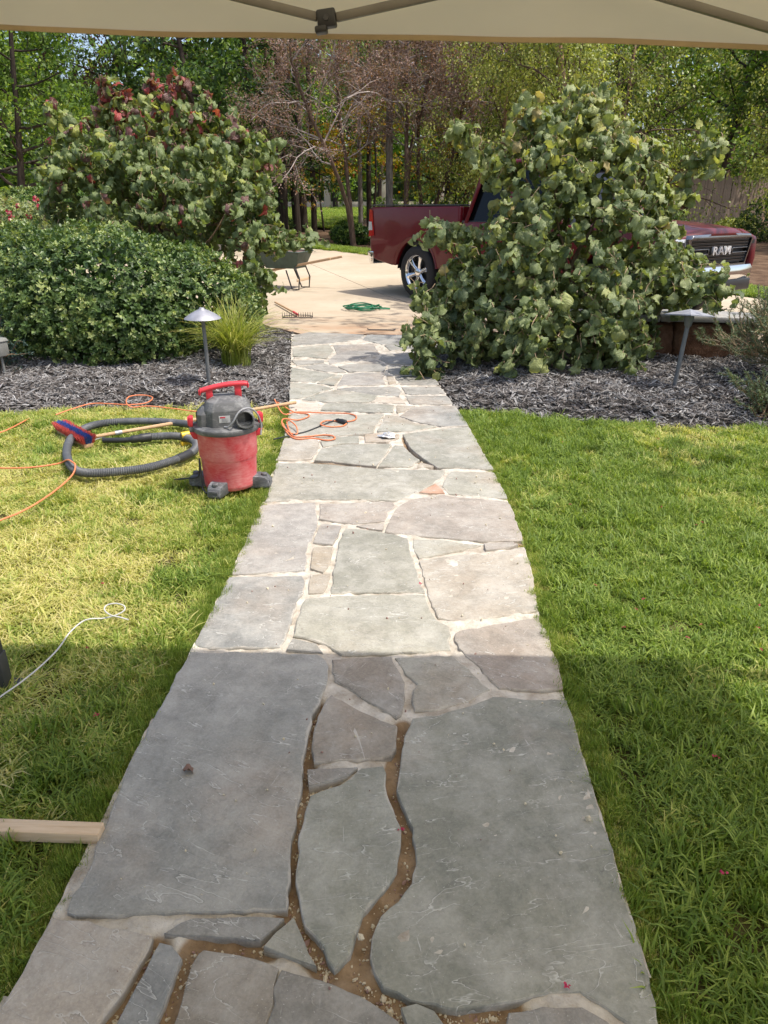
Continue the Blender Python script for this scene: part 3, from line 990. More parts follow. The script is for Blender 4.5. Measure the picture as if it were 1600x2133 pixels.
STONES = [
    ('bluegrey', [(-73.7, 204.2), (-47.0, 204.4), (-30.6, 204.2), (-27.7, 201.5), (-26.4, 197.5), (-25.3, 189.8), (-26.3, 179.0), (-27.9, 173.3), (-28.4, 166.9), (-28.5, 160.8), (-28.0, 153.3), (-27.5, 146.2), (-27.3, 138.0), (-27.1, 130.4), (-26.5, 122.0), (-25.9, 115.6), (-25.4, 109.0), (-43.6, 107.4), (-58.9, 106.0), (-72.3, 105.7), (-72.1, 117.2), (-73.5, 133.9), (-75.3, 152.4), (-74.4, 178.5), (-74.3, 196.2)]),
    ('dusty', [(-74.7, 104.3), (-64.2, 103.6), (-52.3, 101.4), (-52.2, 98.7), (-53.2, 93.7), (-55.6, 85.1), (-56.7, 78.6), (-77.5, 77.8), (-75.7, 84.3), (-75.5, 86.3), (-75.2, 92.8), (-75.0, 99.7)]),
    ('blue', [(-50.2, 100.2), (-47.5, 99.7), (-44.7, 97.0), (-44.7, 95.0), (-45.0, 92.1), (-45.5, 87.9), (-45.9, 85.4), (-46.3, 79.0), (-53.7, 78.7), (-52.8, 85.2), (-52.2, 89.0), (-51.2, 93.7), (-50.7, 97.7)]),
    ('grey', [(-49.8, 102.2), (-47.0, 104.7), (-44.7, 105.8), (-37.6, 106.4), (-25.5, 106.6), (-27.2, 104.4), (-29.6, 101.7), (-35.0, 101.9), (-40.6, 102.1), (-48.2, 102.0)]),
    ('greenish', [(-23.4, 106.6), (-21.3, 103.0), (-19.2, 98.9), (-17.2, 96.3), (-23.3, 98.3), (-28.4, 100.1), (-26.5, 103.2)]),
    ('green', [(-11.8, 151.5), (-6.1, 152.5), (-4.9, 145.7), (-3.3, 137.8), (-1.2, 131.8), (-1.0, 126.0), (-1.1, 122.7), (-2.5, 116.7), (-5.7, 112.4), (-8.6, 108.5), (-10.0, 104.0), (-10.9, 99.3), (-12.5, 96.4), (-13.6, 95.8), (-16.4, 100.2), (-20.3, 105.1), (-22.6, 109.7), (-24.1, 115.5), (-24.7, 124.0), (-25.1, 133.3), (-24.2, 141.0), (-19.6, 144.5), (-14.8, 147.0)]),
    ('grey', [(-26.2, 150.3), (-20.7, 150.8), (-13.1, 151.7), (-15.7, 148.4), (-20.2, 146.3), (-25.1, 144.6)]),
    ('brown', [(-23.4, 183.5), (-13.9, 175.6), (-2.9, 169.1), (-3.0, 160.4), (-4.1, 157.0), (-6.6, 155.6), (-24.9, 153.4), (-26.3, 161.1), (-26.1, 172.9), (-24.8, 180.4)]),
    ('brown', [(-24.9, 201.4), (-5.3, 203.8), (-3.6, 198.7), (-0.8, 190.2), (-0.7, 182.3), (-1.4, 174.3), (-2.9, 173.4), (-11.4, 179.8), (-18.0, 186.4), (-23.0, 190.4)]),
    ('greygreen', [(-3.9, 203.3), (15.6, 206.0), (26.1, 187.6), (19.0, 180.9), (6.8, 176.6), (2.6, 176.9), (1.6, 181.2), (3.2, 189.6), (-0.5, 194.8)]),
    ('pinkgrey', [(18.5, 221.5), (33.4, 226.2), (48.4, 232.1), (49.5, 220.5), (50.0, 204.5), (49.5, 188.2), (41.3, 187.7), (29.2, 188.4), (25.0, 196.3), (20.0, 205.8), (16.8, 214.7), (17.3, 219.3)]),
    ('green', [(1.7, 173.1), (9.5, 174.7), (19.1, 179.3), (26.7, 184.0), (36.2, 183.0), (49.5, 183.7), (49.3, 173.2), (48.9, 153.3), (48.8, 134.9), (48.8, 117.3), (48.9, 105.2), (48.6, 94.6), (48.0, 89.0), (47.8, 85.9), (44.0, 86.5), (41.0, 88.8), (38.0, 91.3), (34.4, 93.4), (28.1, 92.8), (22.6, 91.3), (18.3, 89.9), (10.6, 89.3), (1.8, 91.2), (-3.5, 92.9), (-5.8, 95.7), (-6.5, 98.8), (-6.3, 103.1), (-4.5, 107.9), (-1.2, 111.7), (1.9, 116.5), (2.9, 123.9), (2.2, 131.9), (-0.4, 137.9), (-2.0, 144.5), (-1.2, 157.4), (0.1, 167.1)]),
    ('grey', [(20.3, 88.7), (26.8, 90.0), (34.2, 90.3), (38.3, 88.0), (42.8, 82.4), (17.7, 81.5)]),
    ('green', [(-0.1, 89.0), (2.8, 89.8), (6.1, 88.6), (7.9, 86.0), (8.2, 81.1), (2.3, 80.9), (1.2, 85.8)]),
    ('brown', [(-42.0, 85.6), (-42.3, 91.2), (-41.3, 97.9), (-40.5, 98.6), (-33.2, 98.2), (-30.0, 97.3), (-24.8, 95.6), (-25.1, 91.4), (-24.5, 88.7), (-25.1, 86.2), (-26.0, 79.8), (-42.4, 79.2)]),
    ('browngrey', [(-24.2, 95.5), (-18.9, 94.3), (-12.9, 92.5), (-8.1, 90.9), (-3.7, 88.3), (-0.9, 86.1), (0.4, 80.8), (-25.4, 79.8), (-24.7, 86.2), (-24.1, 88.7), (-24.8, 91.4)]),
    ('purple', [(-74.7, 335.6), (-48.6, 339.2), (-46.6, 329.3), (-44.6, 314.7), (-44.3, 298.0), (-45.7, 287.4), (-43.8, 266.5), (-53.2, 264.4), (-72.5, 261.6), (-73.5, 281.6), (-74.6, 310.2)]),
    ('blue', [(-72.8, 257.5), (-43.8, 259.4), (-42.7, 256.2), (-42.1, 246.1), (-43.0, 239.7), (-43.1, 222.7), (-43.2, 214.8), (-44.1, 208.5), (-52.2, 208.5), (-65.7, 207.7), (-73.2, 208.3), (-73.4, 216.8), (-72.7, 231.9)]),
    ('pinkgrey', [(-45.2, 337.4), (-9.3, 341.3), (-7.5, 336.9), (-10.6, 328.2), (-12.1, 317.1), (-26.9, 313.7), (-35.2, 316.2), (-43.0, 319.3)]),
    ('pinkgrey', [(-24.4, 311.0), (-12.4, 313.7), (-12.8, 307.1), (-18.5, 308.5)]),
    ('purple', [(-41.5, 312.0), (-32.4, 310.7), (-33.3, 299.4), (-34.7, 291.3), (-42.7, 292.5), (-42.3, 303.3)]),
    ('tan', [(-42.0, 287.1), (-33.9, 287.4), (-33.9, 273.9), (-35.5, 264.3), (-40.5, 267.5)]),
    ('tan', [(-40.0, 260.8), (-32.6, 262.3), (-32.7, 252.2), (-33.6, 246.8), (-38.5, 246.2)]),
    ('greygreen', [(-29.9, 308.1), (-18.4, 305.8), (-7.9, 302.5), (-0.6, 297.6), (-0.1, 286.8), (2.1, 272.6), (4.6, 255.6), (5.9, 248.6), (-4.5, 248.6), (-21.0, 248.0), (-29.8, 246.9), (-30.1, 260.7), (-30.9, 280.9), (-30.8, 295.9)]),
    ('greentan', [(-39.4, 242.1), (-20.8, 245.0), (6.4, 246.0), (7.5, 234.9), (9.9, 227.9), (14.9, 223.0), (14.0, 213.7), (14.5, 209.3), (-1.2, 207.6), (-21.7, 204.8), (-24.3, 208.1), (-31.0, 212.6), (-39.6, 216.2), (-40.0, 228.0), (-39.9, 235.9)]),
    ('grey', [(-40.1, 213.4), (-31.6, 210.8), (-28.8, 205.4), (-41.0, 206.9)]),
    ('pinktan', [(5.4, 275.4), (19.4, 281.8), (30.2, 283.7), (33.3, 282.4), (47.1, 290.0), (51.4, 291.6), (51.0, 270.1), (48.8, 236.9), (35.2, 232.6), (21.2, 228.4), (16.8, 228.2), (11.7, 230.7), (9.4, 238.5), (7.3, 255.7)]),
    ('greentan', [(2.5, 296.7), (15.6, 297.2), (25.4, 293.6), (31.6, 292.3), (24.0, 288.6), (5.0, 279.5), (2.5, 286.9)]),
    ('pinkgrey', [(34.3, 293.9), (47.0, 295.9), (48.5, 294.0), (44.8, 291.4), (34.4, 287.6)]),
    ('pinkgrey', [(-6.0, 335.1), (0.3, 345.6), (6.8, 349.1), (17.9, 352.2), (20.9, 350.3), (50.0, 344.9), (51.1, 322.9), (51.4, 298.1), (45.5, 297.8), (32.4, 297.3), (19.4, 299.4), (1.8, 302.3), (-10.8, 306.1), (-8.9, 320.6)]),
    ('greentan', [(-78.2, 399.3), (-56.1, 400.2), (-37.5, 395.8), (-20.5, 392.3), (13.9, 391.2), (19.9, 390.6), (17.4, 380.3), (12.8, 370.3), (4.3, 357.2), (-3.7, 346.7), (-6.2, 345.3), (-47.1, 345.1), (-73.6, 341.5), (-75.3, 364.8)]),
    ('orange', [(5.6, 355.8), (13.8, 368.2), (17.0, 361.1), (18.3, 355.0)]),
    ('greentan', [(23.8, 390.0), (47.7, 388.5), (50.5, 349.5), (32.1, 353.4), (21.1, 355.1), (18.7, 365.5), (19.6, 374.3)]),
    ('pinktan', [(-81.7, 448.1), (-60.3, 445.8), (-57.6, 433.9), (-57.9, 421.4), (-59.6, 409.6), (-66.8, 406.7), (-78.7, 405.3)]),
    ('greentan', [(-55.0, 427.2), (-42.2, 435.4), (-13.7, 439.5), (-12.1, 437.6), (-14.9, 423.1), (-20.2, 397.3), (-33.7, 401.0), (-48.4, 405.6), (-56.6, 406.2)]),
    ('greygreen', [(-9.6, 436.7), (-4.7, 435.9), (-1.9, 424.5), (4.6, 409.4), (1.4, 399.8), (-1.4, 397.2), (-17.9, 396.6)]),
    ('tan', [(6.3, 404.2), (13.5, 398.6), (12.1, 396.9), (4.2, 395.7)]),
    ('greygreen', [(-4.7, 460.5), (5.5, 466.4), (39.6, 480.1), (43.3, 437.7), (47.5, 394.1), (31.3, 395.9), (16.3, 396.2), (8.1, 413.0), (0.8, 430.3), (-1.1, 442.0)]),
    ('greygreen', [(-57.7, 450.0), (-34.5, 456.2), (-33.2, 441.7), (-44.4, 439.3), (-54.8, 433.0), (-57.2, 442.9)]),
    ('tan', [(-29.6, 459.6), (-22.4, 462.0), (-7.9, 460.4), (-7.8, 453.0), (-15.7, 445.4), (-28.7, 443.9)]),
    ('greentan', [(-85.5, 507.1), (-59.5, 506.8), (-19.7, 509.6), (-22.9, 493.1), (-25.1, 465.2), (-34.5, 460.5), (-59.7, 453.1), (-82.3, 453.3), (-86.0, 480.0)]),
    ('greygreen', [(-18.3, 508.4), (-9.2, 504.9), (3.6, 486.9), (17.2, 480.4), (1.6, 469.6), (-22.0, 467.6), (-19.7, 483.7)]),
    ('blue', [(-7.4, 506.2), (1.9, 531.9), (11.8, 535.1), (33.3, 537.3), (37.0, 507.9), (39.9, 484.8), (21.2, 481.7), (5.0, 491.8)]),
    ('dusty', [(-93.9, 539.6), (-71.7, 537.6), (-68.9, 521.0), (-88.6, 513.5)]),
    ('greygreen', [(-63.5, 540.8), (-35.3, 540.4), (-13.1, 537.0), (-13.6, 516.4), (-27.1, 515.9), (-66.1, 521.1), (-66.3, 532.1)]),
    ('tan', [(-10.1, 535.7), (2.6, 533.3), (-6.2, 519.3), (-9.7, 515.2)]),
    ('greygreen', [(-62.7, 584.3), (-45.1, 576.7), (-26.5, 564.7), (-29.2, 550.9), (-35.6, 544.8), (-61.4, 545.2), (-84.4, 551.8), (-74.4, 569.2)]),
    ('dusty', [(-30.4, 545.0), (-24.4, 560.2), (-8.3, 557.7), (-4.4, 541.6)]),
    ('grey', [(-3.9, 565.6), (28.7, 566.8), (31.8, 543.0), (0.1, 540.3)]),
    ('grey', [(-61.2, 589.4), (-44.1, 596.8), (-12.6, 596.3), (-8.4, 583.0), (-10.0, 566.9), (-27.4, 567.8), (-47.7, 579.9)]),
    ('grey', [(-7.8, 596.5), (23.7, 599.4), (27.9, 574.7), (-3.2, 573.5)]),
    ('greygreen', [(-103.7, 608.7), (-82.8, 604.1), (-65.8, 590.9), (-86.2, 556.3), (-95.1, 554.4)]),
    ('greygreen', [(-112.2, 671.3), (-89.6, 657.4), (-68.1, 642.1), (-82.5, 611.3), (-104.7, 617.7)]),
    ('greygreen', [(-64.9, 640.2), (-62.3, 640.3), (-65.3, 601.2), (-80.0, 607.8)]),
    ('purple', [(-60.1, 644.3), (-47.5, 650.8), (-24.8, 651.7), (-25.2, 628.2), (-21.8, 604.7), (-45.9, 603.7), (-61.8, 599.6)]),
    ('tan', [(-21.8, 641.9), (-17.0, 638.1), (-13.0, 612.1), (-18.6, 608.3)]),
    ('grey', [(-14.4, 638.2), (19.8, 639.5), (23.5, 606.4), (-9.1, 605.1)]),
    ('grey', [(-105.7, 675.9), (-83.9, 692.3), (-71.2, 677.2), (-60.1, 654.4), (-78.3, 655.8)]),
    ('grey', [(-68.5, 677.3), (-34.0, 708.0), (-23.7, 683.4), (-25.5, 657.8), (-56.3, 656.6)]),
    ('grey', [(-20.5, 681.3), (17.8, 685.0), (20.0, 647.4), (-14.6, 646.1), (-21.1, 657.9)]),
    ('grey', [(-117.0, 704.9), (-86.4, 706.0), (-85.3, 696.8), (-108.9, 682.3)]),
    ('greentan', [(-126.7, 773.8), (-90.0, 792.3), (-81.6, 756.4), (-84.9, 718.1), (-119.8, 729.0)]),
    ('purple', [(-85.0, 789.6), (-42.1, 800.0), (-33.7, 742.5), (-52.8, 719.3), (-78.5, 690.2), (-81.7, 706.2), (-76.3, 743.4)]),
    ('blue', [(-29.8, 732.5), (16.4, 765.5), (17.5, 693.9), (-21.3, 692.4), (-32.0, 715.2)]),
    ('grey', [(-130.0, 787.9), (-138.4, 852.9), (-123.6, 877.6), (-56.7, 862.8), (-59.5, 829.9), (-90.2, 804.1)]),
    ('blue', [(-52.5, 859.6), (-1.1, 861.5), (0.7, 816.6), (-31.9, 797.4), (-40.9, 809.0), (-54.9, 826.9)]),
    ('grey', [(4.0, 861.7), (54.4, 856.9), (36.9, 771.7), (17.1, 776.5), (-23.0, 764.0), (-28.6, 791.7)]),
]

STONES += [('grey', [(-74, 20), (-20, 24), (-16, 76), (-77, 76)]), ('greygreen', [(-17, 22), (44, 16), (45, 74), (-12, 77)]), ('pinkgrey', [(-77, -60), (-5, -64), (-10, 14), (-76, 16)]),
           ('green', [(-2, -62), (46, -66), (45, 12), (-7, 18)]), ('blue', [(-78, -150), (-30, -146), (-26, -66), (-78, -64)]), ('brown', [(-26, -150), (46, -146), (46, -70), (-22, -68)])]
SCOL = dict(bluegrey=(.292, .294, .282), blue=(.268, .274, .274), purple=(.278, .27, .265), grey=(.265, .262, .252), green=(.258, .265, .235), greenish=(.30, .295, .255),
            greygreen=(.275, .278, .25), greentan=(.298, .298, .268), brown=(.265, .243, .215), browngrey=(.25, .238, .22), pinkgrey=(.305, .279, .258), pinktan=(.322, .298, .264),
            tan=(.33, .292, .242), dusty=(.43, .39, .345), orange=(.42, .245, .17))


def make_stone(col, poly, k):
    rr = np.random.default_rng(100 + k)
    P = np.array(poly) / 100.
    area = 0.5 * np.sum(P[:, 0] * np.roll(P[:, 1], -1) - np.roll(P[:, 0], -1) * P[:, 1])
    if area < 0:
        P = P[::-1]
        area = -area
    size = math.sqrt(area)
    step = 0.022 if P[:, 1].mean() < 3.2 else 0.04
    pts = []
    for i in range(len(P)):
        p, q = P[i], P[(i + 1) % len(P)]
        n = max(1, int(np.linalg.norm(q - p) / step))
        pts += [p + (q - p) * t / n for t in range(n)]
    pts = np.array(pts)
    tn = unit(np.roll(pts, -1, 0) - np.roll(pts, 1, 0))
    nr = np.stack([tn[:, 1], -tn[:, 0]], 1)
    q3 = np.concatenate([pts, np.full((len(pts), 1), k * 3.1)], 1)
    amp = min(.0055, size * .02)
    pts = pts + nr * (amp * vnoise(q3 * 22, 1) + amp * .7 * vnoise(q3 * 60, 2))[:, None]
    ins = min(.007, size * .03) * (1 + .8 * vnoise(q3 * 15, 4))
    z = 0.021 + rr.uniform(-.002, .002)
    n = len(pts)
    zt = 0.0022 * vnoise(q3 * 5, 8)
    grow = .0015 if P[:, 1].mean() < 2.2 else .006
    pts = pts + nr * grow
    rings = [(pts, np.full(n, -.02)), (pts, z - .0055 + zt), (pts - nr * (ins * .3)[:, None], z - .0012 + zt), (pts - nr * (ins * .8)[:, None], np.full(n, z) + zt * .5)]
    if size > .22:
        rings.append((pts - nr * (ins + .016)[:, None], np.full(n, z) + zt * .3))
    nr_ = len(rings)
    V, F = [], []
    for xy, zz in rings:
        V += [(a[0], a[1], b) for a, b in zip(xy, zz)]
    for r_ in range(nr_ - 1):
        F += [(r_ * n + i, r_ * n + (i + 1) % n, (r_ + 1) * n + (i + 1) % n, (r_ + 1) * n + i) for i in range(n)]
    F.append(tuple(range((nr_ - 1) * n, nr_ * n)))
    me = bpy.data.meshes.new('paving_stone')
    me.from_pydata(V, [], F)
    at = me.attributes.new('edge', 'FLOAT', 'POINT')
    at.data.foreach_set('value', np.repeat(np.array([.9, .86, .80, .62, 0.][:nr_] if nr_ == 5 else [1, .9, .6, .35]), n).astype(np.float32))
    o = link('paving_stone', me, M['stone'], path)
    c = np.array(SCOL[col]) * rr.uniform(.93, 1.07) * np.array([1.035, 1.0, .945])
    o.color = (c[0], c[1], c[2], 1)
    return o


for k, (col, poly) in enumerate(STONES):
    make_stone(col, poly, k)

# lawns, beds -----------------------------------------------------------------------
lawn_z = lambda p: -0.012 + 0.012 * vnoise(np.concatenate([p * 1.3, p[:, :1] * 0], 1), 9)
lawn_l, _ = region_grid('lawn_left', LAWN_L, 0.08, lawn_z, M['soil'])
lawn_r, _ = region_grid('lawn_right', LAWN_R, 0.08, lawn_z, M['soil'])
tag(lawn_l, 'sunlit yellowing lawn beside the shop vacuum', kind='structure')
tag(lawn_r, 'green lawn along the other side of the path', kind='structure')


def bed_height(poly, top):
    line = list(poly) + [poly[0]]

    def zf(p):
        d = dist_poly(line, p)
        q = np.concatenate([p * 4, p[:, :1] * 0], 1)
        return -0.02 + top * (1 - np.exp(-d / .35)) + 0.018 * vnoise(q, 2) * np.clip(d * 6, 0, 1) + .01 * vnoise(q * 3, 3) * np.clip(d * 6, 0, 1)
    return zf


ZL, ZR = bed_height(BED_L, .10), bed_height(BED_R, .14)
bl, _ = region_grid('mulch_bed_left', BED_L, 0.06, ZL, M['mulch_base'])
br, _ = region_grid('mulch_bed_right', BED_R, 0.06, ZR, M['mulch_base'])
tag(bl, 'mulched planting bed around the clipped hedge', kind='structure')
tag(br, 'mulched planting bed under the drooping shrub', kind='structure')


# far lawns beyond the driveway
def strip(name, pts, mat, lab, dz=0.0):
    bmx = bmesh.new()
    f = bmx.faces.new([bmx.verts.new((p[0], p[1], 0)) for p in pts])
    bmesh.ops.triangulate(bmx, faces=[f])
    for yy in (13, 16, 22, 30, 40):
        bmesh.ops.bisect_plane(bmx, geom=bmx.verts[:] + bmx.edges[:] + bmx.faces[:], plane_co=(0, yy, 0), plane_no=(0, 1, 0))
    for v in bmx.verts:
        v.co.z = float(terr(v.co.y)) + dz
    bmesh.ops.recalc_face_normals(bmx, faces=bmx.faces)
    me = bpy.data.meshes.new(name)
    bmx.to_mesh(me)
    bmx.free()
    return tag(link(name, me, mat), lab, kind='structure')


VERGE = [(-12, 24.0)] + [(-4.452, 23.518, 0.316)[:2], (-3.103, 22.343, 0.280)[:2], (-2.165, 21.423, 0.253)[:2], (-1.157, 20.306, 0.219)[:2]] + [(1.8, 16.85), (5, 14.3), (6.2, 12.2), (7.0, 12.6), (5.6, 15.0), (2.2, 17.7)] + \
        [(-1.221, 21.447, 0.253)[:2], (-2.308, 22.864, 0.296)[:2], (-3.366, 24.290, 0.339)[:2]] + [(-12, 26.0)]
strip('verge', VERGE, M['far_grass'], 'narrow strip of bright grass beyond the driveway', -.02)
FARL = [(-6.428, 32.051, 0.572)[:2], (-3.421, 32.105, 0.573)[:2], (-2.643, 36.621, 0.709)[:2], (-2.822, 44.960, 0.959)[:2], (1.150, 49.159, 1.085)[:2], (1.262, 54.153, 1.235)[:2], (-10.094, 54.109, 1.233)[:2]]
strip('far_lawn', FARL, M['far_grass'], 'sunlit patch of lawn in front of the estate fence', .04)


# blades: tufts of tapered strips
def tuft(seed, n, h, spread, lean, lo, hi, wid=.0025):
    rr = np.random.default_rng(seed)
    V, F, T = [], [], []
    for _ in range(n):
        a = rr.uniform(0, 2 * math.pi)
        r0 = spread * math.sqrt(rr.random())
        b = np.array([r0 * math.cos(a), r0 * math.sin(a), -.012])
        d = rr.uniform(0, 2 * math.pi)
        dh = np.array([math.cos(d), math.sin(d), 0])
        sd = np.array([-dh[1], dh[0], 0]) * wid * rr.uniform(.6, 1.2)
        L = h * rr.uniform(.55, 1.2)
        ln = lean * rr.uniform(.2, 1.3)
        tn = rr.uniform(lo, hi)
        k = len(V)
        for t, wd in ((0, 1), (.4, 1), (.75, .7)):
            c = b + dh * (L * ln * t * t) + np.array([0, 0, L * (t - .35 * ln * t * t)])
            V += [c - sd * wd, c + sd * wd]
            T += [tn * (.8 + .2 * t)] * 2
        V.append(b + dh * L * ln * 1.05 + np.array([0, 0, L * (1 - .42 * ln)]))
        T.append(tn)
        F += [(k, k + 1, k + 3), (k, k + 3, k + 2), (k + 2, k + 3, k + 5), (k + 2, k + 5, k + 4), (k + 4, k + 5, k + 6)]
    me = bpy.data.meshes.new('grass_tuft')
    me.from_pydata(np.array(V), [], np.array(F))
    at = me.attributes.new('tint', 'FLOAT', 'POINT')
    at.data.foreach_set('value', np.array(T, np.float32))
    me.polygons.foreach_set('use_smooth', np.ones(len(me.polygons), bool))
    me.materials.append(M['grass'])
    return me


TUFTS = [tuft(i, 225, .062, .085, .75, .15, .66) for i in range(6)] + [tuft(20 + i, 215, .056, .085, .9, .42, .92) for i in range(5)] + \
        [tuft(40 + i, 165, .05, .085, 1.2, .74, 1.0) for i in range(4)] + [tuft(60 + i, 120, .085, .065, .8, .1, .6, .003) for i in range(3)]


def sow(name, lawn, poly, side, lab):
    rr = np.random.default_rng(11 + side)
    xlo, xhi = (-5.2, .1) if side == 0 else (.1, 4.6)
    n = int((xhi - xlo) * 6.2 * 225)
    p = np.stack([rr.uniform(xlo, xhi, n), rr.uniform(-.4, 5.8, n)], 1)
    p = p[inside(poly, p)]
    q3 = np.concatenate([p, p[:, :1] * 0], 1)
    dry = .5 * vnoise(q3 * 1.1, 21) + .35 * vnoise(q3 * 3.1, 22) + .3 * vnoise(q3 * 9, 23)
    d_path = dist_poly(PATH + [PATH[0]], p)
    keep = d_path > .045
    p, q3, dry, d_path = p[keep], q3[keep], dry[keep], d_path[keep]
    if side == 0:
        dry = dry + .80 - .85 * np.exp(-d_path / .28) + .1 * np.clip(p[:, 1] - 1.6, -1.5, 1.5)
    else:
        dry = dry - .08 - .42 * np.exp(-d_path / .2)
    r1 = rr.random(len(p))
    pick = np.where(dry + .9 * (r1 - .5) > .62, rr.integers(11, 15, len(p)), np.where(dry + .9 * (r1 - .5) > .08, rr.integers(6, 11, len(p)), rr.integers(0, 6, len(p))))
    pick = np.where((rr.random(len(p)) < .10) & (dry < .3), rr.integers(15, 18, len(p)), pick)
    hgt = 1.0 + .22 * vnoise(q3 * 2.3, 31) + .18 * vnoise(q3 * 7, 32)
    hgt = hgt * (.86 if side else .80)
    rot = np.stack([rr.normal(0, .16, len(p)), rr.normal(0, .16, len(p)), rr.uniform(0, 6.28, len(p))], 1)
    s = rr.uniform(.8, 1.2, len(p)) * np.where(d_path < .09, .62, 1.)
    # a ragged fringe of short blades right at the stone edge
    line = np.array(PATH_L if side == 0 else PATH_R)[:, :2]
    seg = np.linalg.norm(np.diff(line, axis=0), axis=1)
    m = int(seg.sum() * 150)
    k = rr.choice(len(seg), m, p=seg / seg.sum())
    e = line[k] + (line[k + 1] - line[k]) * rr.random(m)[:, None]
    tg = unit(line[k + 1] - line[k])
    e = e + np.stack([tg[:, 1], -tg[:, 0]], 1) * rr.uniform(-.006, .065, m)[:, None]
    e = e[e[:, 1] < np.where(side == 0, 5.32, 5.25)]
    p = np.concatenate([p, e])
    pick = np.concatenate([pick, rr.choice(12, len(e))])
    rot = np.concatenate([rot, np.stack([rr.normal(0, .2, len(e)), rr.normal(0, .2, len(e)), rr.uniform(0, 6.28, len(e))], 1)])
    s = np.concatenate([s, rr.uniform(.22, .42, len(e))])
    hgt = np.concatenate([hgt, rr.uniform(1.6, 2.9, len(e))])
    pts = np.concatenate([p, (lawn_z(p) + .004)[:, None]], 1)
    o = scatter(name, pts, rot, np.stack([s, s, s * hgt], 1), pick, TUFTS)
    tag(o, lab, 'grass', kind='stuff')


sow('lawn_grass', lawn_l, LAWN_L, 0, 'yellow-green lawn grass around the vacuum and hose')
sow('lawn_grass', lawn_r, LAWN_R, 1, 'fresh green lawn grass right of the flagstone path')


# short grass on the far verge and lawn
def far_sow(name, poly, dens, lab, sc):
    rr = np.random.default_rng(5)
    P = np.array(poly)
    lo, hi = P.min(0), P.max(0)
    lo[0] = max(lo[0], -9)
    n = int(np.prod(hi - lo) * dens)
    p = rr.uniform(lo, hi, (n, 2))
    p = p[inside(poly, p)]
    pts = np.concatenate([p, terr(p[:, 1])[:, None]], 1)
    s = rr.uniform(.8, 1.3, len(p)) * sc
    o = scatter(name, pts, np.stack([p[:, 0] * 0, p[:, 0] * 0, rr.uniform(0, 6.28, len(p))], 1), np.stack([s * 1.6, s * 1.6, s], 1), rr.integers(0, 9, len(p)), TUFTS)
    tag(o, lab, 'grass', kind='stuff')


far_sow('verge_grass', VERGE, 90, 'bright short grass of the strip beyond the driveway', 1.3)
far_sow('verge_grass', FARL, 14, 'short grass of the lawn before the estate fence', 2.2)


# mulch: shredded bark chips
def chips(seed):
    rr = np.random.default_rng(seed)
    mb, T = MB(), []
    for _ in range(7):
        L, W_, H_ = rr.uniform(.025, .085), rr.uniform(.005, .014), rr.uniform(.002, .006)
        e = Euler((rr.normal(0, .35), rr.normal(0, .3), rr.uniform(0, 6.28))).to_matrix()
        c = Vector((rr.uniform(-.05, .05), rr.uniform(-.05, .05), rr.uniform(0, .018)))
        vs_ = []
        for zz in (-1, 1):
            for xx, yy in ((-1, -.5), (-.2, -1.), (1, -.4), (.8, .6), (0, 1), (-1, .5)):
                vs_.append(e @ Vector((xx * L / 2 * rr.uniform(.85, 1.1), yy * W_ / 2, zz * H_ / 2)) + c)
        mb.add(vs_, [(5, 4, 3, 2, 1, 0), (6, 7, 8, 9, 10, 11)] + [(i, (i + 1) % 6, 6 + (i + 1) % 6, 6 + i) for i in range(6)])
        T += [rr.random()] * 12
    me = mb.mesh('bark_chips')
    at = me.attributes.new('tint', 'FLOAT', 'POINT')
    at.data.foreach_set('value', np.array(T, np.float32))
    me.materials.append(M['chip'])
    return me


CHIPS = [chips(i) for i in range(14)]


def mulch(name, poly, box, dens, zf, lab, seed):
    rr = np.random.default_rng(seed)
    n = int((box[2] - box[0]) * (box[3] - box[1]) * dens)
    p = np.stack([rr.uniform(box[0], box[2], n), rr.uniform(box[1], box[3], n)], 1)
    p = p[inside(poly, p)]
    keep = rr.random(len(p)) < np.where(p[:, 1] < 6.6, 1, .45)
    p = p[keep]
    pts = np.concatenate([p, (zf(p) + .004)[:, None]], 1)
    s = rr.uniform(.5, 1.1, len(p))
    rot = np.stack([rr.normal(0, .12, len(p)), rr.normal(0, .12, len(p)), rr.uniform(0, 6.28, len(p))], 1)
    o = scatter(name, pts, rot, np.stack([s, s, s], 1), rr.integers(0, len(CHIPS), len(p)), CHIPS)
    tag(o, lab, 'mulch', kind='stuff')


mulch('mulch', BED_L, (-5.5, 4.8, -1.0, 10), 760, ZL, 'grey shredded bark mulch in front of the hedge', 1)
mulch('mulch', BED_R, (0.2, 4.7, 5.2, 8.8), 760, ZR, 'dappled shredded bark mulch under the drooping shrub', 2)

# ------------------------------------------------------------------ canopy tent over the viewer
TX0, TX1, TY0, TY1, TZV, TZE, TZA = -1.30, 1.76, -1.20, 1.86, 1.765, 2.03, 2.75
TSL = -0.034           # the tent stands slightly lower on its far right
tent = empty('canopy_tent', (0, 0, 0), 0, 'beige pop-up canopy tent shading the near path, seen from inside', 'canopy')


def tz(x, z):
    return z + .022 + TSL * (x + .95)


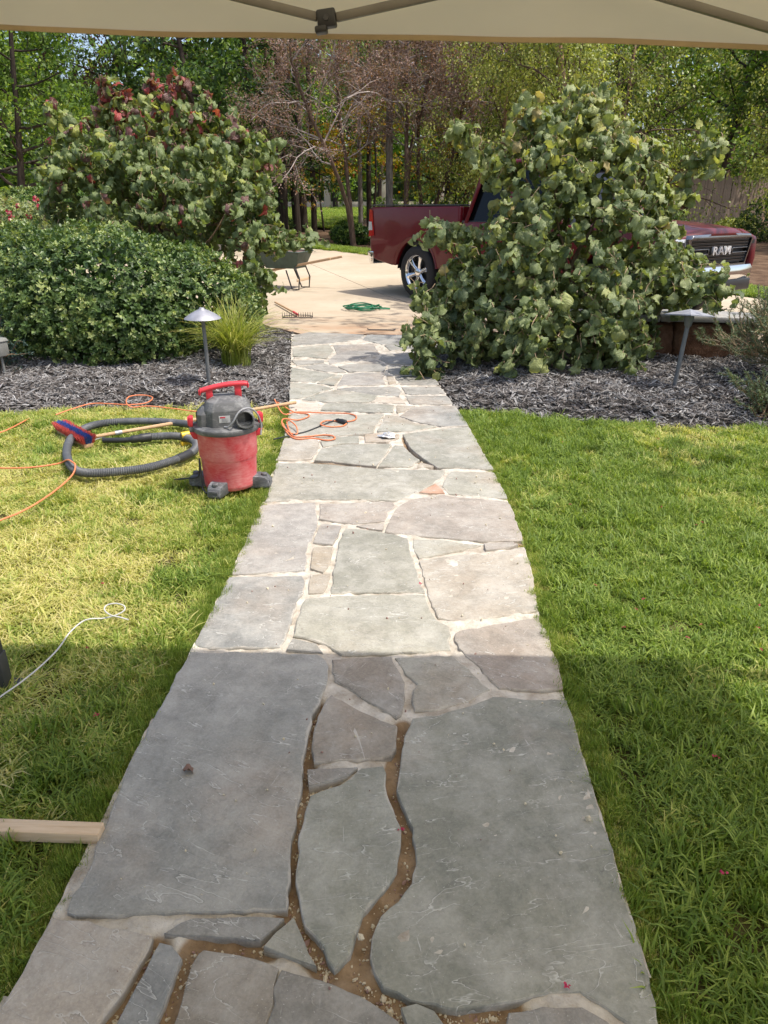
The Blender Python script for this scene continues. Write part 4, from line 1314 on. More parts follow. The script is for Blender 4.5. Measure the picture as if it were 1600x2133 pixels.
mb = MB()
cx, cyy = (TX0 + TX1) / 2, (TY0 + TY1) / 2
n = 14
ring = []
corners = [(TX0, TY0), (TX1, TY0), (TX1, TY1), (TX0, TY1)]
for k in range(4):
    a_, b_ = corners[k], corners[(k + 1) % 4]
    for t in range(n):
        ring.append((a_[0] + (b_[0] - a_[0]) * t / n, a_[1] + (b_[1] - a_[1]) * t / n))
rows = 8
V = []
for r_ in range(rows + 1):
    f = r_ / rows
    for x, y in ring:
        sag = .06 * math.sin(math.pi * f) * abs(math.sin(math.pi * ((x - TX0) / (TX1 - TX0)) * 1.0)) if r_ else 0
        V.append((x + (cx - x) * f, y + (cyy - y) * f, tz(x, TZE) + (TZA - TZE) * f - sag))
m_ = len(ring)
mb.add(V, [(r_ * m_ + i, r_ * m_ + (i + 1) % m_, (r_ + 1) * m_ + (i + 1) % m_, (r_ + 1) * m_ + i) for r_ in range(rows) for i in range(m_)])
mb.build('roof_fabric', M['fabric'], tent, True)
for k in range(4):          # one valance each side, gently rippled, with a stitched hem
    a_, b_ = np.array(corners[k]), np.array(corners[(k + 1) % 4])
    d = b_ - a_
    nrm = np.array([d[1], -d[0]]) / np.linalg.norm(d)
    mb, hb = MB(), MB()
    N_ = 60
    V, H1 = [], []
    for i in range(N_ + 1):
        t = i / N_
        for j in range(6):
            s = j / 5
            rip = (.006 * math.sin(t * 23 + k) + .004 * math.sin(t * 51 + 1)) * s
            p = a_ + d * t + nrm * (rip + .012 * s)
            z = tz(p[0], TZE + (TZV - TZE) * s) - .006 * s * math.sin(t * math.pi * 3 + .6)
            V.append((p[0], p[1], z))
            if j == 5:
                H1.append((p[0], p[1], z))
    mb.add(V, [(i * 6 + j, (i + 1) * 6 + j, (i + 1) * 6 + j + 1, i * 6 + j + 1) for i in range(N_) for j in range(5)])
    mb.build('valance', M['fabric'], tent, True)
    V, F = [], []
    for p in H1:
        q = np.array([p[0], p[1]])
        for o_, z_ in ((-.0025, -.001), (.0025, -.001), (.0025, .009), (-.0025, .009)):
            V.append((q[0] + nrm[0] * o_, q[1] + nrm[1] * o_, p[2] + z_))
    for i in range(N_):
        F += [(i * 4 + j, i * 4 + (j + 1) % 4, i * 4 + 4 + (j + 1) % 4, i * 4 + 4 + j) for j in range(4)]
    hb.add(V, F + [(0, 1, 2, 3), (N_ * 4 + 3, N_ * 4 + 2, N_ * 4 + 1, N_ * 4)])
    hb.build('hem', M['hem'], tent, True)
# scissor truss along each side: joints low at the corners and at thirds, high between
per = (TX1 - TX0) / 3
for side in range(4):
    a_, b_ = np.array(corners[side]), np.array(corners[(side + 1) % 4])
    d = (b_ - a_) / np.linalg.norm(b_ - a_)
    L_ = np.linalg.norm(b_ - a_)
    inn = np.array([-d[1], d[0]])
    o0 = a_ + inn * .055
    off = 0.0

    def tp(s, z, k=0.):
        p = o0 + d * s + inn * k
        return (p[0], p[1], tz(p[0], z))
    lows = [0, .98, 1.95, L_]
    for i in range(3):
        s0, s1 = lows[i], lows[i + 1]
        sm = (s0 + s1) / 2
        for q0, q1, kk in ((s0, sm, 0.), (sm, s1, .0)):
            z0, z1 = (1.790, 1.885) if q0 == s0 else (1.885, 1.790)
            b = MB().bar(tp(q0 + .02, z0, kk), tp(q1 - .02, z1, kk), .013, .017)
            b.build('truss_bar', M['frame_metal'], tent, bevel=.002)
    for s in lows[1:-1]:
        b = MB()
        c = tp(s, 1.787)
        rm = Matrix.Rotation(math.atan2(d[1], d[0]), 3, 'Z') @ Matrix.Rotation(.12, 3, 'Y')
        b.box(c, (.040, .026, .034), rm)
        b.box((c[0] + d[0] * .012, c[1] + d[1] * .012, c[2] - .020), (.026, .030, .014), rm)
        j = b.build('truss_joint', M['black_plastic'], tent, bevel=.004)
        bb = MB()
        q = Vector(c) + Vector((inn[0], inn[1], 0)) * .0135
        bb.lathe([(.0001, .003), (.006, .003), (.0065, 0), (.006, -.002)], q, 6, rot=Vector((inn[0], inn[1], 0)).to_track_quat('Z', 'Y').to_matrix())
        bb.build('bolt', M['dark_metal'], j)
for x, y in corners:
    b = MB()
    sx, sy = (.02 if x < cx else -.02), (.02 if y < cyy else -.02)
    b.box((x + sx, y + sy, .95), (.036, .036, 1.9))
    b.box((x + sx, y + sy, .012), (.09, .09, .012))
    b.box((x + sx, y + sy, .08), (.044, .044, .12))
    b.build('leg', M['dark_metal'], tent, bevel=.003)

# ------------------------------------------------------------------ shop vacuum
vac = empty('shop_vacuum', (-0.966, 3.618, 0.000), R(15), 'dusty red and grey shop vacuum standing at the path edge', 'vacuum')
vac.location.z = 0.0
prof = [(.0001, .035), (.128, .035), (.137, .042), (.1395, .06), (.146, .195), (.1475, .198), (.1495, .204), (.1515, .208), (.1555, .345), (.158, .350), (.158, .352)]
MB().lathe(prof, seg=56).build('bucket', M['red_plastic'], vac, True)
b = MB().lathe([(.159, .343), (.168, .3435), (.1705, .347), (.1715, .369), (.169, .3725), (.150, .378), (.148, .3815), (.0001, .383)], seg=56)
lid = b.build('lid', M['grey_plastic'], vac, True)
# motor head: faceted hood with a lower vent shoulder
def loft(rings):
    m_, n_ = MB(), len(rings[0])
    V = [p for r_ in rings for p in r_]
    F = [(i * n_ + k, i * n_ + (k + 1) % n_, (i + 1) * n_ + (k + 1) % n_, (i + 1) * n_ + k) for i in range(len(rings) - 1) for k in range(n_)]
    F += [tuple(range(n_))[::-1], tuple(range((len(rings) - 1) * n_, len(rings) * n_))]
    return m_.add(V, F)


def octa(cx_, cy_, hx, hy, ch, z, tilt=0.):
    return [(cx_ + x, cy_ + y, z + tilt * x) for x, y in ((-hx + ch, -hy), (hx - ch, -hy), (hx, -hy + ch), (hx, hy - ch), (hx - ch, hy), (-hx + ch, hy), (-hx, hy - ch), (-hx, -hy + ch))]


loft([octa(.015, 0, .122, .118, .04, .380), octa(.015, 0, .118, .113, .04, .462), octa(.012, 0, .100, .092, .035, .502), octa(.008, 0, .062, .055, .025, .520)]).build('motor_cover', M['grey_plastic'], vac, bevel=.0035, angle=14, sharp=12)
loft([octa(-.098, -.012, .045, .075, .02, .381), octa(-.098, -.012, .043, .072, .02, .442), octa(-.088, -.010, .028, .055, .02, .468)]).build('motor_cover', M['grey_plastic'], vac, bevel=.003, angle=14, sharp=12)
b = MB()
for k in range(6):
    b.box((-.1445, -.045 + k * .014, .415), (.004, .006, .045))
b.build('vent', M['black_plastic'], vac)
# handle: arched grip on two posts
b = MB()
gp = spline([(-.115, 0, .548), (-.06, 0, .562), (.02, 0, .575), (.10, 0, .577), (.128, 0, .573)], 5)
V, F = [], []
for i, p in enumerate(gp):
    for y, z in ((-.016, -.011), (.016, -.011), (.019, .002), (.012, .012), (-.012, .012), (-.019, .002)):
        V.append((p[0], p[1] + y, p[2] + z))
nn = len(gp)
for i in range(nn - 1):
    F += [(i * 6 + k, i * 6 + (k + 1) % 6, i * 6 + 6 + (k + 1) % 6, i * 6 + 6 + k) for k in range(6)]
b.add(V, F + [(0, 1, 2, 3, 4, 5), tuple(range((nn - 1) * 6, nn * 6))[::-1]])
b.box((-.07, 0, .525), (.035, .026, .055))
b.box((.075, 0, .540), (.035, .026, .06))
b.box((-.118, 0, .540), (.012, .034, .026))
b.box((.126, 0, .566), (.012, .034, .022))
b.build('handle', M['red_clean'], vac, bevel=.004)
# inlet port on the lid, open towards the viewer
pdir = Vector((-.02, -1., 0)).normalized()
PO = Vector((.098, -.055, .424))
q = pdir.to_track_quat('Z', 'Y').to_matrix()
port = MB().lathe([(.044, -.05), (.044, .072), (.047, .074), (.047, .096), (.044, .099), (.039, .098), (.037, .06), (.036, -.04), (.0001, -.042)], PO, 36, rot=q, cap=False).build('inlet_port', M['grey_plastic'], vac, True)
MB().lathe([(.0001, 0), (.0365, 0)], PO + pdir * .012, 30, rot=q, cap=False).build('inlet_shade_disc', M['black_plastic'], port)  # black disc added for the shade inside the open port
bx_ = MB()
pd3 = Matrix.Rotation(math.atan2(pdir.y, pdir.x), 3, 'Z')
bx_.box(PO + pdir * .035 + Vector((0, 0, -.032)), (.10, .085, .03), pd3)
bx_.build('port_base', M['grey_plastic'], vac, bevel=.006)
# latches at both ends of the lid
for s in (-1, 1):
    b = MB()
    b.box((s * .176, 0, .395), (.020, .052, .050), Matrix.Rotation(s * -.08, 3, 'Y'))
    b.box((s * .187, -.013, .395), (.012, .020, .040))
    b.box((s * .187, .013, .395), (.012, .020, .040))
    la = b.build('latch', M['red_clean'], vac, bevel=.0015, sharp=25)
    MB().box((s * .177, 0, .354), (.022, .062, .024)).build('latch_hook', M['grey_plastic'], la, bevel=.003)
    b = MB()
    b.add([(s * .146, -.036, .300), (s * .146, .036, .300), (s * .172, .033, .306), (s * .172, -.033, .306),
           (s * .150, -.036, .343), (s * .150, .036, .343), (s * .188, .033, .341), (s * .188, -.033, .341)],
          [(0, 1, 2, 3), (7, 6, 5, 4), (0, 4, 5, 1), (1, 5, 6, 2), (2, 6, 7, 3), (3, 7, 4, 0)])
    b.build('latch_mount', M['red_clean'], vac, bevel=.003)
# feet with casters
for k, ang in enumerate((-18, -116, 165, 68)):
    a_ = R(ang)
    rm = Matrix.Rotation(a_, 3, 'Z')
    prof_f = [(.105, .028), (.215, .028), (.222, .040), (.214, .072), (.196, .088), (.150, .094), (.118, .090), (.105, .085)]
    V, F = [], []
    ws = (.046, .046)
    nn = len(prof_f)
    for y, sc in ((-.046, 1.0), (.046, 1.0)):
        for r_, z in prof_f:
            V.append(rm @ Vector((r_, y * (1 - .25 * max(0, (r_ - .15) / .07)), z)))
    F = [tuple(range(nn))[::-1], tuple(range(nn, 2 * nn))] + [(i, (i + 1) % nn, nn + (i + 1) % nn, nn + i) for i in range(nn)]
    b = MB().add(V, F)
    ft = b.build('foot', M['foot_plastic'], vac, bevel=.006)
    b = MB()
    c = rm @ Vector((.186, 0, .092))
    b.lathe([(.017, -.006), (.017, .008), (.012, .011), (.0001, .011)], c, 16)
    b.box(rm @ Vector((.216, 0, .060)), (.012, .050, .018), rm)
    b.build('foot_cap', M['foot_plastic'], ft, bevel=.002)
    b = MB()
    c = rm @ Vector((.178, 0, .020))
    b.lathe([(.0001, -.011), (.020, -.011), (.021, 0), (.020, .011), (.0001, .011)], c, 16, rot=rm @ Matrix.Rotation(R(90), 3, 'X'), cap=False)
    b.build('caster', M['black_plastic'], ft, True)
# rating label on the cover
lb = MB()
rm = Matrix.Rotation(R(4), 3, 'X')
lb.box((-.005, -.1175, .424), (.056, .002, .036), rm)
lab = lb.build('rating_label', M['label_paper'], vac)
MB().box((-.014, -.1192, .434), (.026, .0012, .007), rm).build('label_print', M['label_print'], lab)
b = MB()
for k in range(4):
    b.box((-.004, -.1190, .427 - k * .0042), (.034 - .006 * (k % 2), .0008, .0014), rm)
b.build('label_print', M['grey_cord'], lab)
cord_pts = spline([(-.010, -.130, .388), (.010, -.150, .393), (.035, -.165, .420), (.062, -.160, .462), (.095, -.145, .480), (.135, -.120, .470), (.165, -.085, .425), (.178, -.060, .365), (.172, -.065, .315)], 6)
MB().tube(cord_pts, .0045, 8).build('power_cord', M['grey_cord'], vac, True)
cord2 = spline([(-.30, .07, .055), (-.22, .02, .075), (-.165, -.02, .10), (-.152, -.045, .20), (-.150, -.060, .12), (-.150, -.075, .05), (-.13, -.11, .03)], 7)
MB().tube(cord2, .0042, 8).build('power_cord', M['dark_cord'], vac, True)

# ------------------------------------------------------------------ vacuum hose lying on the grass
hz = .058
hp = spline([(-1.248, 4.428, 0.060), (-1.452, 4.630, 0.060), (-1.724, 4.713, 0.060), (-2.015, 4.690, 0.060), (-2.147, 4.569, 0.060), (-2.151, 4.320, 0.060), (-2.055, 4.033, 0.060), (-1.924, 3.796, 0.060), (-1.811, 3.688, 0.060), (-1.670, 3.694, 0.060), (-1.493, 3.764, 0.060), (-1.372, 3.901, 0.060), (-1.306, 4.062, 0.060), (-1.322, 4.212, 0.060), (-1.394, 4.329, 0.060), (-1.523, 4.386, 0.060), (-1.669, 4.359, 0.060)], 34)
rad = [.0255 if i % 2 else .0222 for i in range(len(hp))]
hose = empty('vacuum_hose', (hp[0][0], hp[0][1], 0), 0, 'ribbed grey vacuum hose looped on the yellowing grass', 'hose')


def sub(pts, par):
    o = Vector(par.location)
    return [Vector(p) - o for p in pts]


MB().tube(sub(hp, hose), rad, 14).build('hose_tube', M['hose'], hose, True)
ca = int(len(hp) * .70)
MB().tube(sub(hp[ca:ca + 22], hose), .0275, 14).build('hose_cuff', M['hose_cuff'], hose, True)
wnd = spline([(-1.657, 4.360, 0.060), (-1.732, 4.316, 0.060), (-1.818, 4.298, 0.055), (-1.946, 4.309, 0.050)], 6)
MB().tube(sub(wnd, hose), [.029] * 5 + [.024] * 4 + [.017] * (len(wnd) - 9), 14).build('hose_nozzle', M['hose_cuff'], hose, True)

# ------------------------------------------------------------------ push broom
bh0, bh1 = Vector((-2.371, 4.606, 0.050)), Vector((-1.990, 4.228, 0.050))
broom = empty('push_broom', tuple((bh0 + bh1) / 2 - Vector((0, 0, .05))), 0, 'push broom with red and blue bristles turned up in the grass', 'broom')
bc = Vector(broom.location)
ax = (bh1 - bh0).normalized()
sdv = Vector((-ax.y, ax.x, 0))
rmx = Matrix((ax, sdv, Vector((0, 0, 1)))).transposed()
LB = (bh1 - bh0).length * .86
MB().box((0, 0, .03), (LB, .062, .026), rmx).build('broom_block', M['pole_wood'], broom, bevel=.005)
rr = np.random.default_rng(3)
for nm, mt, rows_ in (('bristles', 'bristle_red', (-1.5, 1.5)), ('bristles', 'bristle_blue', (-.5, .5))):
    P0, P1 = [], []
    for _ in range(1500):
        u_ = rr.uniform(-.5, .5) * LB
        v_ = (rr.choice(rows_) + rr.uniform(-.5, .5)) * .018
        base = ax * u_ + sdv * v_ + Vector((0, 0, .043))
        tip = base + ax * (rr.normal(0, .008) + u_ * .08) + sdv * (v_ * .35 + rr.normal(0, .006)) + Vector((0, 0, rr.uniform(.042, .055)))
        P0.append(base)
        P1.append(tip)
    o = link(nm, seg_mesh(nm, np.array([tuple(p) for p in P0]), np.array([tuple(p) for p in P1]), np.full(1500, .0017), np.full(1500, .0012), 3), M[mt], broom, True)
    o['kind'] = 'stuff'
hs, he = Vector((-2.026, 4.362, 0.055)) - bc, Vector((-0.864, 5.268, 0.060)) - bc
MB().tube([hs, hs.lerp(he, .3), hs.lerp(he, .7), he], [.012, .0125, .0125, .0125], 12).build('broom_handle', M['pole_wood'], broom, True)
b = MB()
j0 = hs.lerp(he, .10)
b.tube([ax * .05 + Vector((0, 0, .03)), j0], .0035, 6)
b.tube([ax * .15 + Vector((0, 0, .03)), j0], .0035, 6)
b.tube([hs.lerp(he, .09), hs.lerp(he, .12)], .015, 10)
b.build('brace', M['lamp_metal'], broom, True)

# ------------------------------------------------------------------ cordless drill behind the vacuum
dr = empty('cordless_drill', (-1.412, 4.374, 0.020), R(35), 'yellow and black cordless drill on the grass behind the vacuum', 'drill')
MB().tube([(-.075, 0, .085), (-.02, 0, .085), (.035, 0, .085), (.065, 0, .085)], [.031, .034, .033, .024], 14).build('motor_housing', M['yellow_tool'], dr, True)
MB().tube([(.065, 0, .085), (.09, 0, .085), (.118, 0, .085)], [.022, .021, .013], 12).build('chuck', M['black_plastic'], dr, True)
MB().box((-.035, 0, .045), (.040, .034, .09), Matrix.Rotation(.25, 3, 'Y')).build('grip', M['black_plastic'], dr, bevel=.008)
MB().box((-.045, 0, .0), (.085, .062, .045)).build('battery', M['yellow_tool'], dr, bevel=.006)
MB().box((-.045, 0, -.018), (.089, .066, .014)).build('battery_base', M['black_plastic'], dr, bevel=.004)
dr.scale = (.66, .66, .66)


# ------------------------------------------------------------------ cords
def cord(name, pts, r_, mat, lab, n=10, seg=8, wob=.0):
    P = spline(pts, n)
    if wob:
        q = np.array([[p[0], p[1], p[2]] for p in P])
        q[:, 2] += wob * vnoise(q * 6, 3)
        P = list(q)
    return tag(MB().tube(P, r_, seg).build(name, M[mat], None, True), lab, 'cord')


ec = empty('extension_cord', (-0.700, 4.938, 0.000), 0, 'orange extension cord looped on the flagstones with a black plug', 'cord')
P = spline([(-1.031, 5.310, 0.070), (-0.917, 5.014, 0.040), (-0.835, 5.114, 0.028), (-0.649, 5.095, 0.028), (-0.473, 5.088, 0.028), (-0.395, 5.019, 0.030), (-0.396, 4.906, 0.030), (-0.471, 4.873, 0.028), (-0.591, 4.886, 0.030), (-0.615, 4.754, 0.040), (-0.542, 4.740, 0.028), (-0.465, 4.766, 0.028), (-0.445, 4.843, 0.030), (-0.497, 4.896, 0.035)], 9)
MB().tube(sub(P, ec), .0048, 8).build('cord_loop', M['orange_cord'], ec, True)
P = spline([(-1.009, 5.302, 0.050), (-0.855, 5.106, 0.030), (-0.751, 5.065, 0.028), (-0.732, 4.981, 0.030), (-0.795, 4.891, 0.030), (-0.856, 4.818, 0.060), (-0.877, 4.746, 0.070), (-0.858, 4.664, 0.050), (-0.793, 4.577, 0.030), (-0.750, 4.567, 0.030), (-0.770, 4.667, 0.050), (-0.832, 4.771, 0.060), (-0.849, 4.769, 0.040), (-0.771, 4.519, 0.028), (-0.675, 4.512, 0.028), (-0.578, 4.548, 0.028), (-0.510, 4.529, 0.028), (-0.490, 4.460, 0.030), (-0.540, 4.433, 0.028), (-0.638, 4.471, 0.028), (-0.743, 4.457, 0.028), (-0.825, 4.597, 0.030), (-0.876, 4.768, 0.040)], 8)
MB().tube(sub(P, ec), .0048, 8).build('cord_loop', M['orange_cord'], ec, True)
pl = Vector((-0.498, 4.868, 0.036)) - Vector(ec.location)
pe = Vector((-0.454, 4.829, 0.034)) - Vector(ec.location)
b = MB().tube([pl - (pe - pl) * .5, pl, pl.lerp(pe, .5), pe, pe + (pe - pl) * .25], [.009, .014, .018, .019, .012], 10)
b.build('plug', M['black_plastic'], ec, True)
cord('tool_cord', [(-0.508, 4.939, 0.030), (-0.555, 4.863, 0.030), (-0.617, 4.760, 0.028), (-0.692, 4.631, 0.028), (-0.770, 4.551, 0.028), (-0.823, 4.489, 0.030), (-0.873, 4.387, 0.045)], .0045, 'dark_cord', 'thin black cord running from the plug across the flagstones')
cord('extension_cord', [(-2.486, 3.762, 0.050), (-2.322, 3.768, 0.050), (-2.155, 3.769, 0.055), (-2.022, 3.840, 0.055), (-1.946, 3.808, 0.090), (-1.883, 3.734, 0.105), (-1.850, 3.699, 0.095), (-1.849, 3.641, 0.060), (-1.849, 3.463, 0.050), (-1.860, 3.276, 0.050), (-1.889, 3.140, 0.050), (-1.933, 3.045, 0.050), (-1.989, 2.902, 0.050)], .0048, 'orange_cord', 'orange cord hooked over the grey hose on the lawn', 10)
cord('extension_cord', [(-2.542, 4.927, 0.040), (-2.458, 5.014, 0.060), (-2.364, 5.130, 0.070), (-2.222, 5.135, 0.070), (-2.069, 5.094, 0.075), (-1.958, 5.154, 0.075), (-1.965, 5.313, 0.075), (-2.056, 5.365, 0.080), (-2.135, 5.297, 0.085), (-2.096, 5.124, 0.085), (-2.042, 5.084, 0.060), (-1.928, 5.115, 0.060), (-1.744, 5.092, 0.050), (-1.539, 5.019, 0.050), (-1.466, 5.116, 0.050)], .0045, 'orange_cord', 'orange cord with one loop lying on the grey mulch', 10)
cord('extension_cord', [(-2.751, 4.330, 0.050), (-2.689, 4.449, 0.050), (-2.668, 4.531, 0.052), (-2.666, 4.641, 0.050), (-2.704, 4.855, 0.030)], .0045, 'orange_cord', 'short run of orange cord entering at the far left lawn edge', 10)
cord('white_cord', [(-1.276, 1.658, 0.030), (-1.230, 1.742, 0.050), (-1.206, 1.809, 0.050), (-1.185, 1.891, 0.050), (-1.173, 1.972, 0.050), (-1.168, 2.022, 0.055), (-1.172, 2.093, 0.055), (-1.160, 2.163, 0.055), (-1.131, 2.178, 0.060), (-1.097, 2.199, 0.050), (-1.054, 2.204, 0.060), (-1.027, 2.222, 0.070), (-1.032, 2.239, 0.080), (-1.066, 2.246, 0.085), (-1.096, 2.239, 0.080), (-1.094, 2.214, 0.075), (-1.064, 2.190, 0.070), (-1.028, 2.184, 0.065), (-0.995, 2.177, 0.060)], .0027, 'white_cord', 'thin white cord curling to a loop in the near left grass', 10)

# ------------------------------------------------------------------ lumber, foil, pry bar, debris
a_, b_ = Vector((-1.151, 1.273, 0.025)), Vector((-0.730, 1.269, 0.025))
bo = MB().bar(a_, b_, .040, .032)
tag(bo.build('wooden_board', M['lumber'], None, bevel=.003), 'pale offcut of lumber lying across the lawn edge', 'board')
fo = bmesh.new()
bmesh.ops.create_icosphere(fo, subdivisions=3, radius=1)
q = np.array([v.co[:] for v in fo.verts])
nz = vnoise(q * 2.2, 3) * .35 + vnoise(q * 5, 4) * .2
for v, k in zip(fo.verts, nz):
    v.co = Vector((v.co.x * .052 * (1 + k), v.co.y * .042 * (1 + k), .018 + v.co.z * .018 * (1 + k)))
me = bpy.data.meshes.new('foil_scrap')
fo.to_mesh(me)
fo.free()
o = tag(link('foil_scrap', me, M['silver']), 'crumpled silvery scrap lying on the middle flagstones', 'scrap')
o.location = (-0.144, 4.526, 0.020)
pb = empty('pry_bar', (-0.379, 9.025, 0.000), R(-3), 'flat black pry bar at the driveway edge', 'pry bar')
MB().box((0, 0, .012), (.30, .022, .010)).build('shaft', M['dark_metal'], pb, bevel=.003)
MB().box((.162, 0, .016), (.035, .040, .010), Matrix.Rotation(-.25, 3, 'Y')).build('claw', M['dark_metal'], pb, bevel=.003)
MB().box((-.160, 0, .018), (.030, .030, .010), Matrix.Rotation(.35, 3, 'Y')).build('claw', M['dark_metal'], pb, bevel=.003)

PETAL_LAWN = [(1.328, 3.097, 0.060), (1.367, 3.132, 0.060), (0.884, 2.398, 0.060), (0.836, 2.323, 0.060), (1.035, 2.225, 0.060), (0.958, 2.139, 0.060), (1.300, 2.368, 0.060), (1.228, 2.211, 0.060), (1.237, 3.313, 0.060), (0.794, 3.327, 0.060), (0.952, 4.358, 0.060), (0.759, 2.196, 0.060), (1.178, 2.075, 0.060), (1.572, 4.442, 0.060), (0.729, 2.501, 0.060)]
PETALS = [(836, 1727, .022, 'on the raked-out joint'), (1182, 2055, .027, 'on the large near right flagstone'), (877, 1216, .022, 'in a pale joint mid path'), (1490, 1576, .06, 'in the shaded right grass'),
          (1505, 1816, .06, 'in the near right grass'), (202, 1488, .06, 'in the shaded left grass'), (213, 1216, .06, 'in the yellow left grass'), (183, 1348, .06, 'beside the white cord')]
for px_i, spot in enumerate([(-0.008, 1.312, 0.022), (0.320, 0.937, 0.027), (0.051, 2.552, 0.022), (0.830, 1.553, 0.060), (0.706, 1.185, 0.060), (-0.898, 1.661, 0.060), (-1.194, 2.435, 0.060), (-1.068, 2.001, 0.060)]):
    rr = np.random.default_rng(px_i)
    k = 6
    P_ = rr.normal(0, .004, (k, 3)) * (1, 1, .3)
    me = cloud_mesh('fallen_petal', [leaf_simple(.6, .9)], P_, rr.normal(0, 1, (k, 3)) * (1, 1, .3), np.array([[0, 0, 1.]]) + rr.normal(0, .4, (k, 3)), np.full(k, .012), rr.uniform(0, .5, k))
    o = tag(link('fallen_petal', me, M['petal']), 'crimson fallen blossom ' + PETALS[px_i][3], 'petal', 'fallen crimson blossoms')
    o.location = spot
    o.scale = (.6, .6, .6)
for k, spot in enumerate(PETAL_LAWN):
    o = bpy.data.objects.new('fallen_petal', bpy.data.objects['fallen_petal'].data)
    COL.objects.link(o)
    tag(o, 'tiny crimson blossom fallen on the sunlit right lawn', 'petal', 'fallen crimson blossoms on the right lawn')
    o.location = spot
    o.rotation_euler = (0, 0, k * 1.7)
    o.scale = (.42, .42, .42)
dl = cloud_mesh('dead_leaf', [leaf_round(3, 1.6, .9)], np.zeros((1, 3)), np.array([[1, .3, .1]]), np.array([[0, .3, 1]]), np.array([.038]), np.array([.4]), True)
dl.materials.append(M['brown_leaf'])
o = tag(link('dead_leaf', dl), 'small curled brown leaf on the big near left flagstone', 'leaf')
o.location = (-0.590, 1.480, 0.028)

# crumbs of mortar and grit on the stones
rr = np.random.default_rng(77)
n = 420
p = np.stack([rr.uniform(-1, .8, n), rr.uniform(.9, 6.0, n) ** 1.0], 1)
p = p[inside(PATH, p)]
bmx = bmesh.new()
bmesh.ops.create_icosphere(bmx, subdivisions=1, radius=1)
gm = []
for k in range(3):
    b2 = bmx.copy()
    for v in b2.verts:
        v.co *= rr.uniform(.6, 1.2)
    me = bpy.data.meshes.new('grit')
    b2.to_mesh(me)
    b2.free()
    me.materials.append(M['pier'] if k else M['barrow_inside'])
    gm.append(me)
s = rr.gamma(1.5, .0014, len(p)) + .001
gz = np.full(len(p), .024)
for l in DIRT_LINES:        # loose crumbs lie thick in the raked-out joints
    L_ = np.array(l)[:, :2]
    k = rr.integers(0, len(L_) - 1, 130)
    e = L_[k] + (L_[k + 1] - L_[k]) * rr.random(130)[:, None] + rr.normal(0, .007, (130, 2))
    p = np.concatenate([p, e])
    s = np.concatenate([s, rr.gamma(1.6, .0011, 130) + .0008])
    gz = np.concatenate([gz, bed_z(e)[0] + .001])
tag(scatter('grit', np.concatenate([p, gz[:, None]], 1), rr.uniform(0, 6, (len(p), 3)), np.stack([s * 1.3, s, s * .7], 1), rr.integers(0, 3, len(p)), gm),
    'crumbs of mortar and grit scattered on the flagstones', 'grit', kind='stuff')

# ------------------------------------------------------------------ garden lights
gl = empty('path_light', (-1.668, 5.825, 0.075), 0, 'grey mushroom-capped path light in front of the hedge', 'lamp')
gl.location.z = float(ZL(np.array([[gl.location.x, gl.location.y]]))[0])
MB().tube([(0, 0, -.05), (.004, 0, .25), (.0, 0, .545)], .0155, 12).build('post', M['lamp_post'], gl, True)
MB().lathe([(.0001, .618), (.018, .616), (.024, .604), (.055, .592), (.100, .568), (.142, .538), (.146, .532), (.140, .531), (.05, .548), (.0001, .552)], seg=40, cap=False).build('lamp_shade', M['lamp_metal'], gl, True)
MB().tube([(0, 0, .52), (0, 0, .56)], .02, 12).build('lamp_holder', M['lamp_post'], gl, True)

g2 = empty('path_light', (2.046, 5.664, 0.110), R(28), 'square-capped path light beside the rough stone wall', 'lamp')
g2.location.z = float(ZR(np.array([[g2.location.x, g2.location.y]]))[0])
g2.location.x += .03
MB().tube([(-.012, .01, -.05), (0, 0, .25), (.012, -.008, .50)], .0165, 12).build('post', M['lamp_post'], g2, True)
b = MB()
rm = Matrix.Rotation(R(6), 3, 'Y') @ Matrix.Rotation(R(-5), 3, 'X')
hc = Vector((.012, -.008, .56))
hw = .125
pts_ = [(-hw, -hw, -.016), (hw, -hw, -.016), (hw, hw, -.016), (-hw, hw, -.016), (-hw, -hw, -.008), (hw, -hw, -.008), (hw, hw, -.008), (-hw, hw, -.008), (0, 0, .035)]
b.add([rm @ Vector(p) + hc for p in pts_], [(3, 2, 1, 0), (0, 1, 5, 4), (1, 2, 6, 5), (2, 3, 7, 6), (3, 0, 4, 7), (4, 5, 8), (5, 6, 8), (6, 7, 8), (7, 4, 8)])
b.build('lamp_shade', M['lamp_metal'], g2)
MB().lathe([(.014, .455), (.026, .475), (.036, .53), (.036, .55), (.0001, .55)], (.012, -.008, 0), 20).build('lamp_holder', M['lamp_post'], g2, True)

# utility box by the hedge
ub = empty('utility_box', (-3.56, 6.12, .02), R(-25), 'grey electrical box half hidden behind the hedge', 'box')
MB().box((0, 0, .27), (.15, .11, .13)).build('casing', M['utility'], ub, bevel=.012)
MB().box((0, 0, .345), (.17, .13, .028), None, 0, .8).build('lid', M['utility'], ub, bevel=.006)
MB().tube([(.03, 0, -.1), (.03, 0, .22)], .012, 8).build('conduit', M['utility'], ub, True)
MB().tube([(-.03, .0, -.1), (-.05, -.02, .05), (-.03, 0, .22)], .009, 8).build('conduit', M['twig'], ub, True)

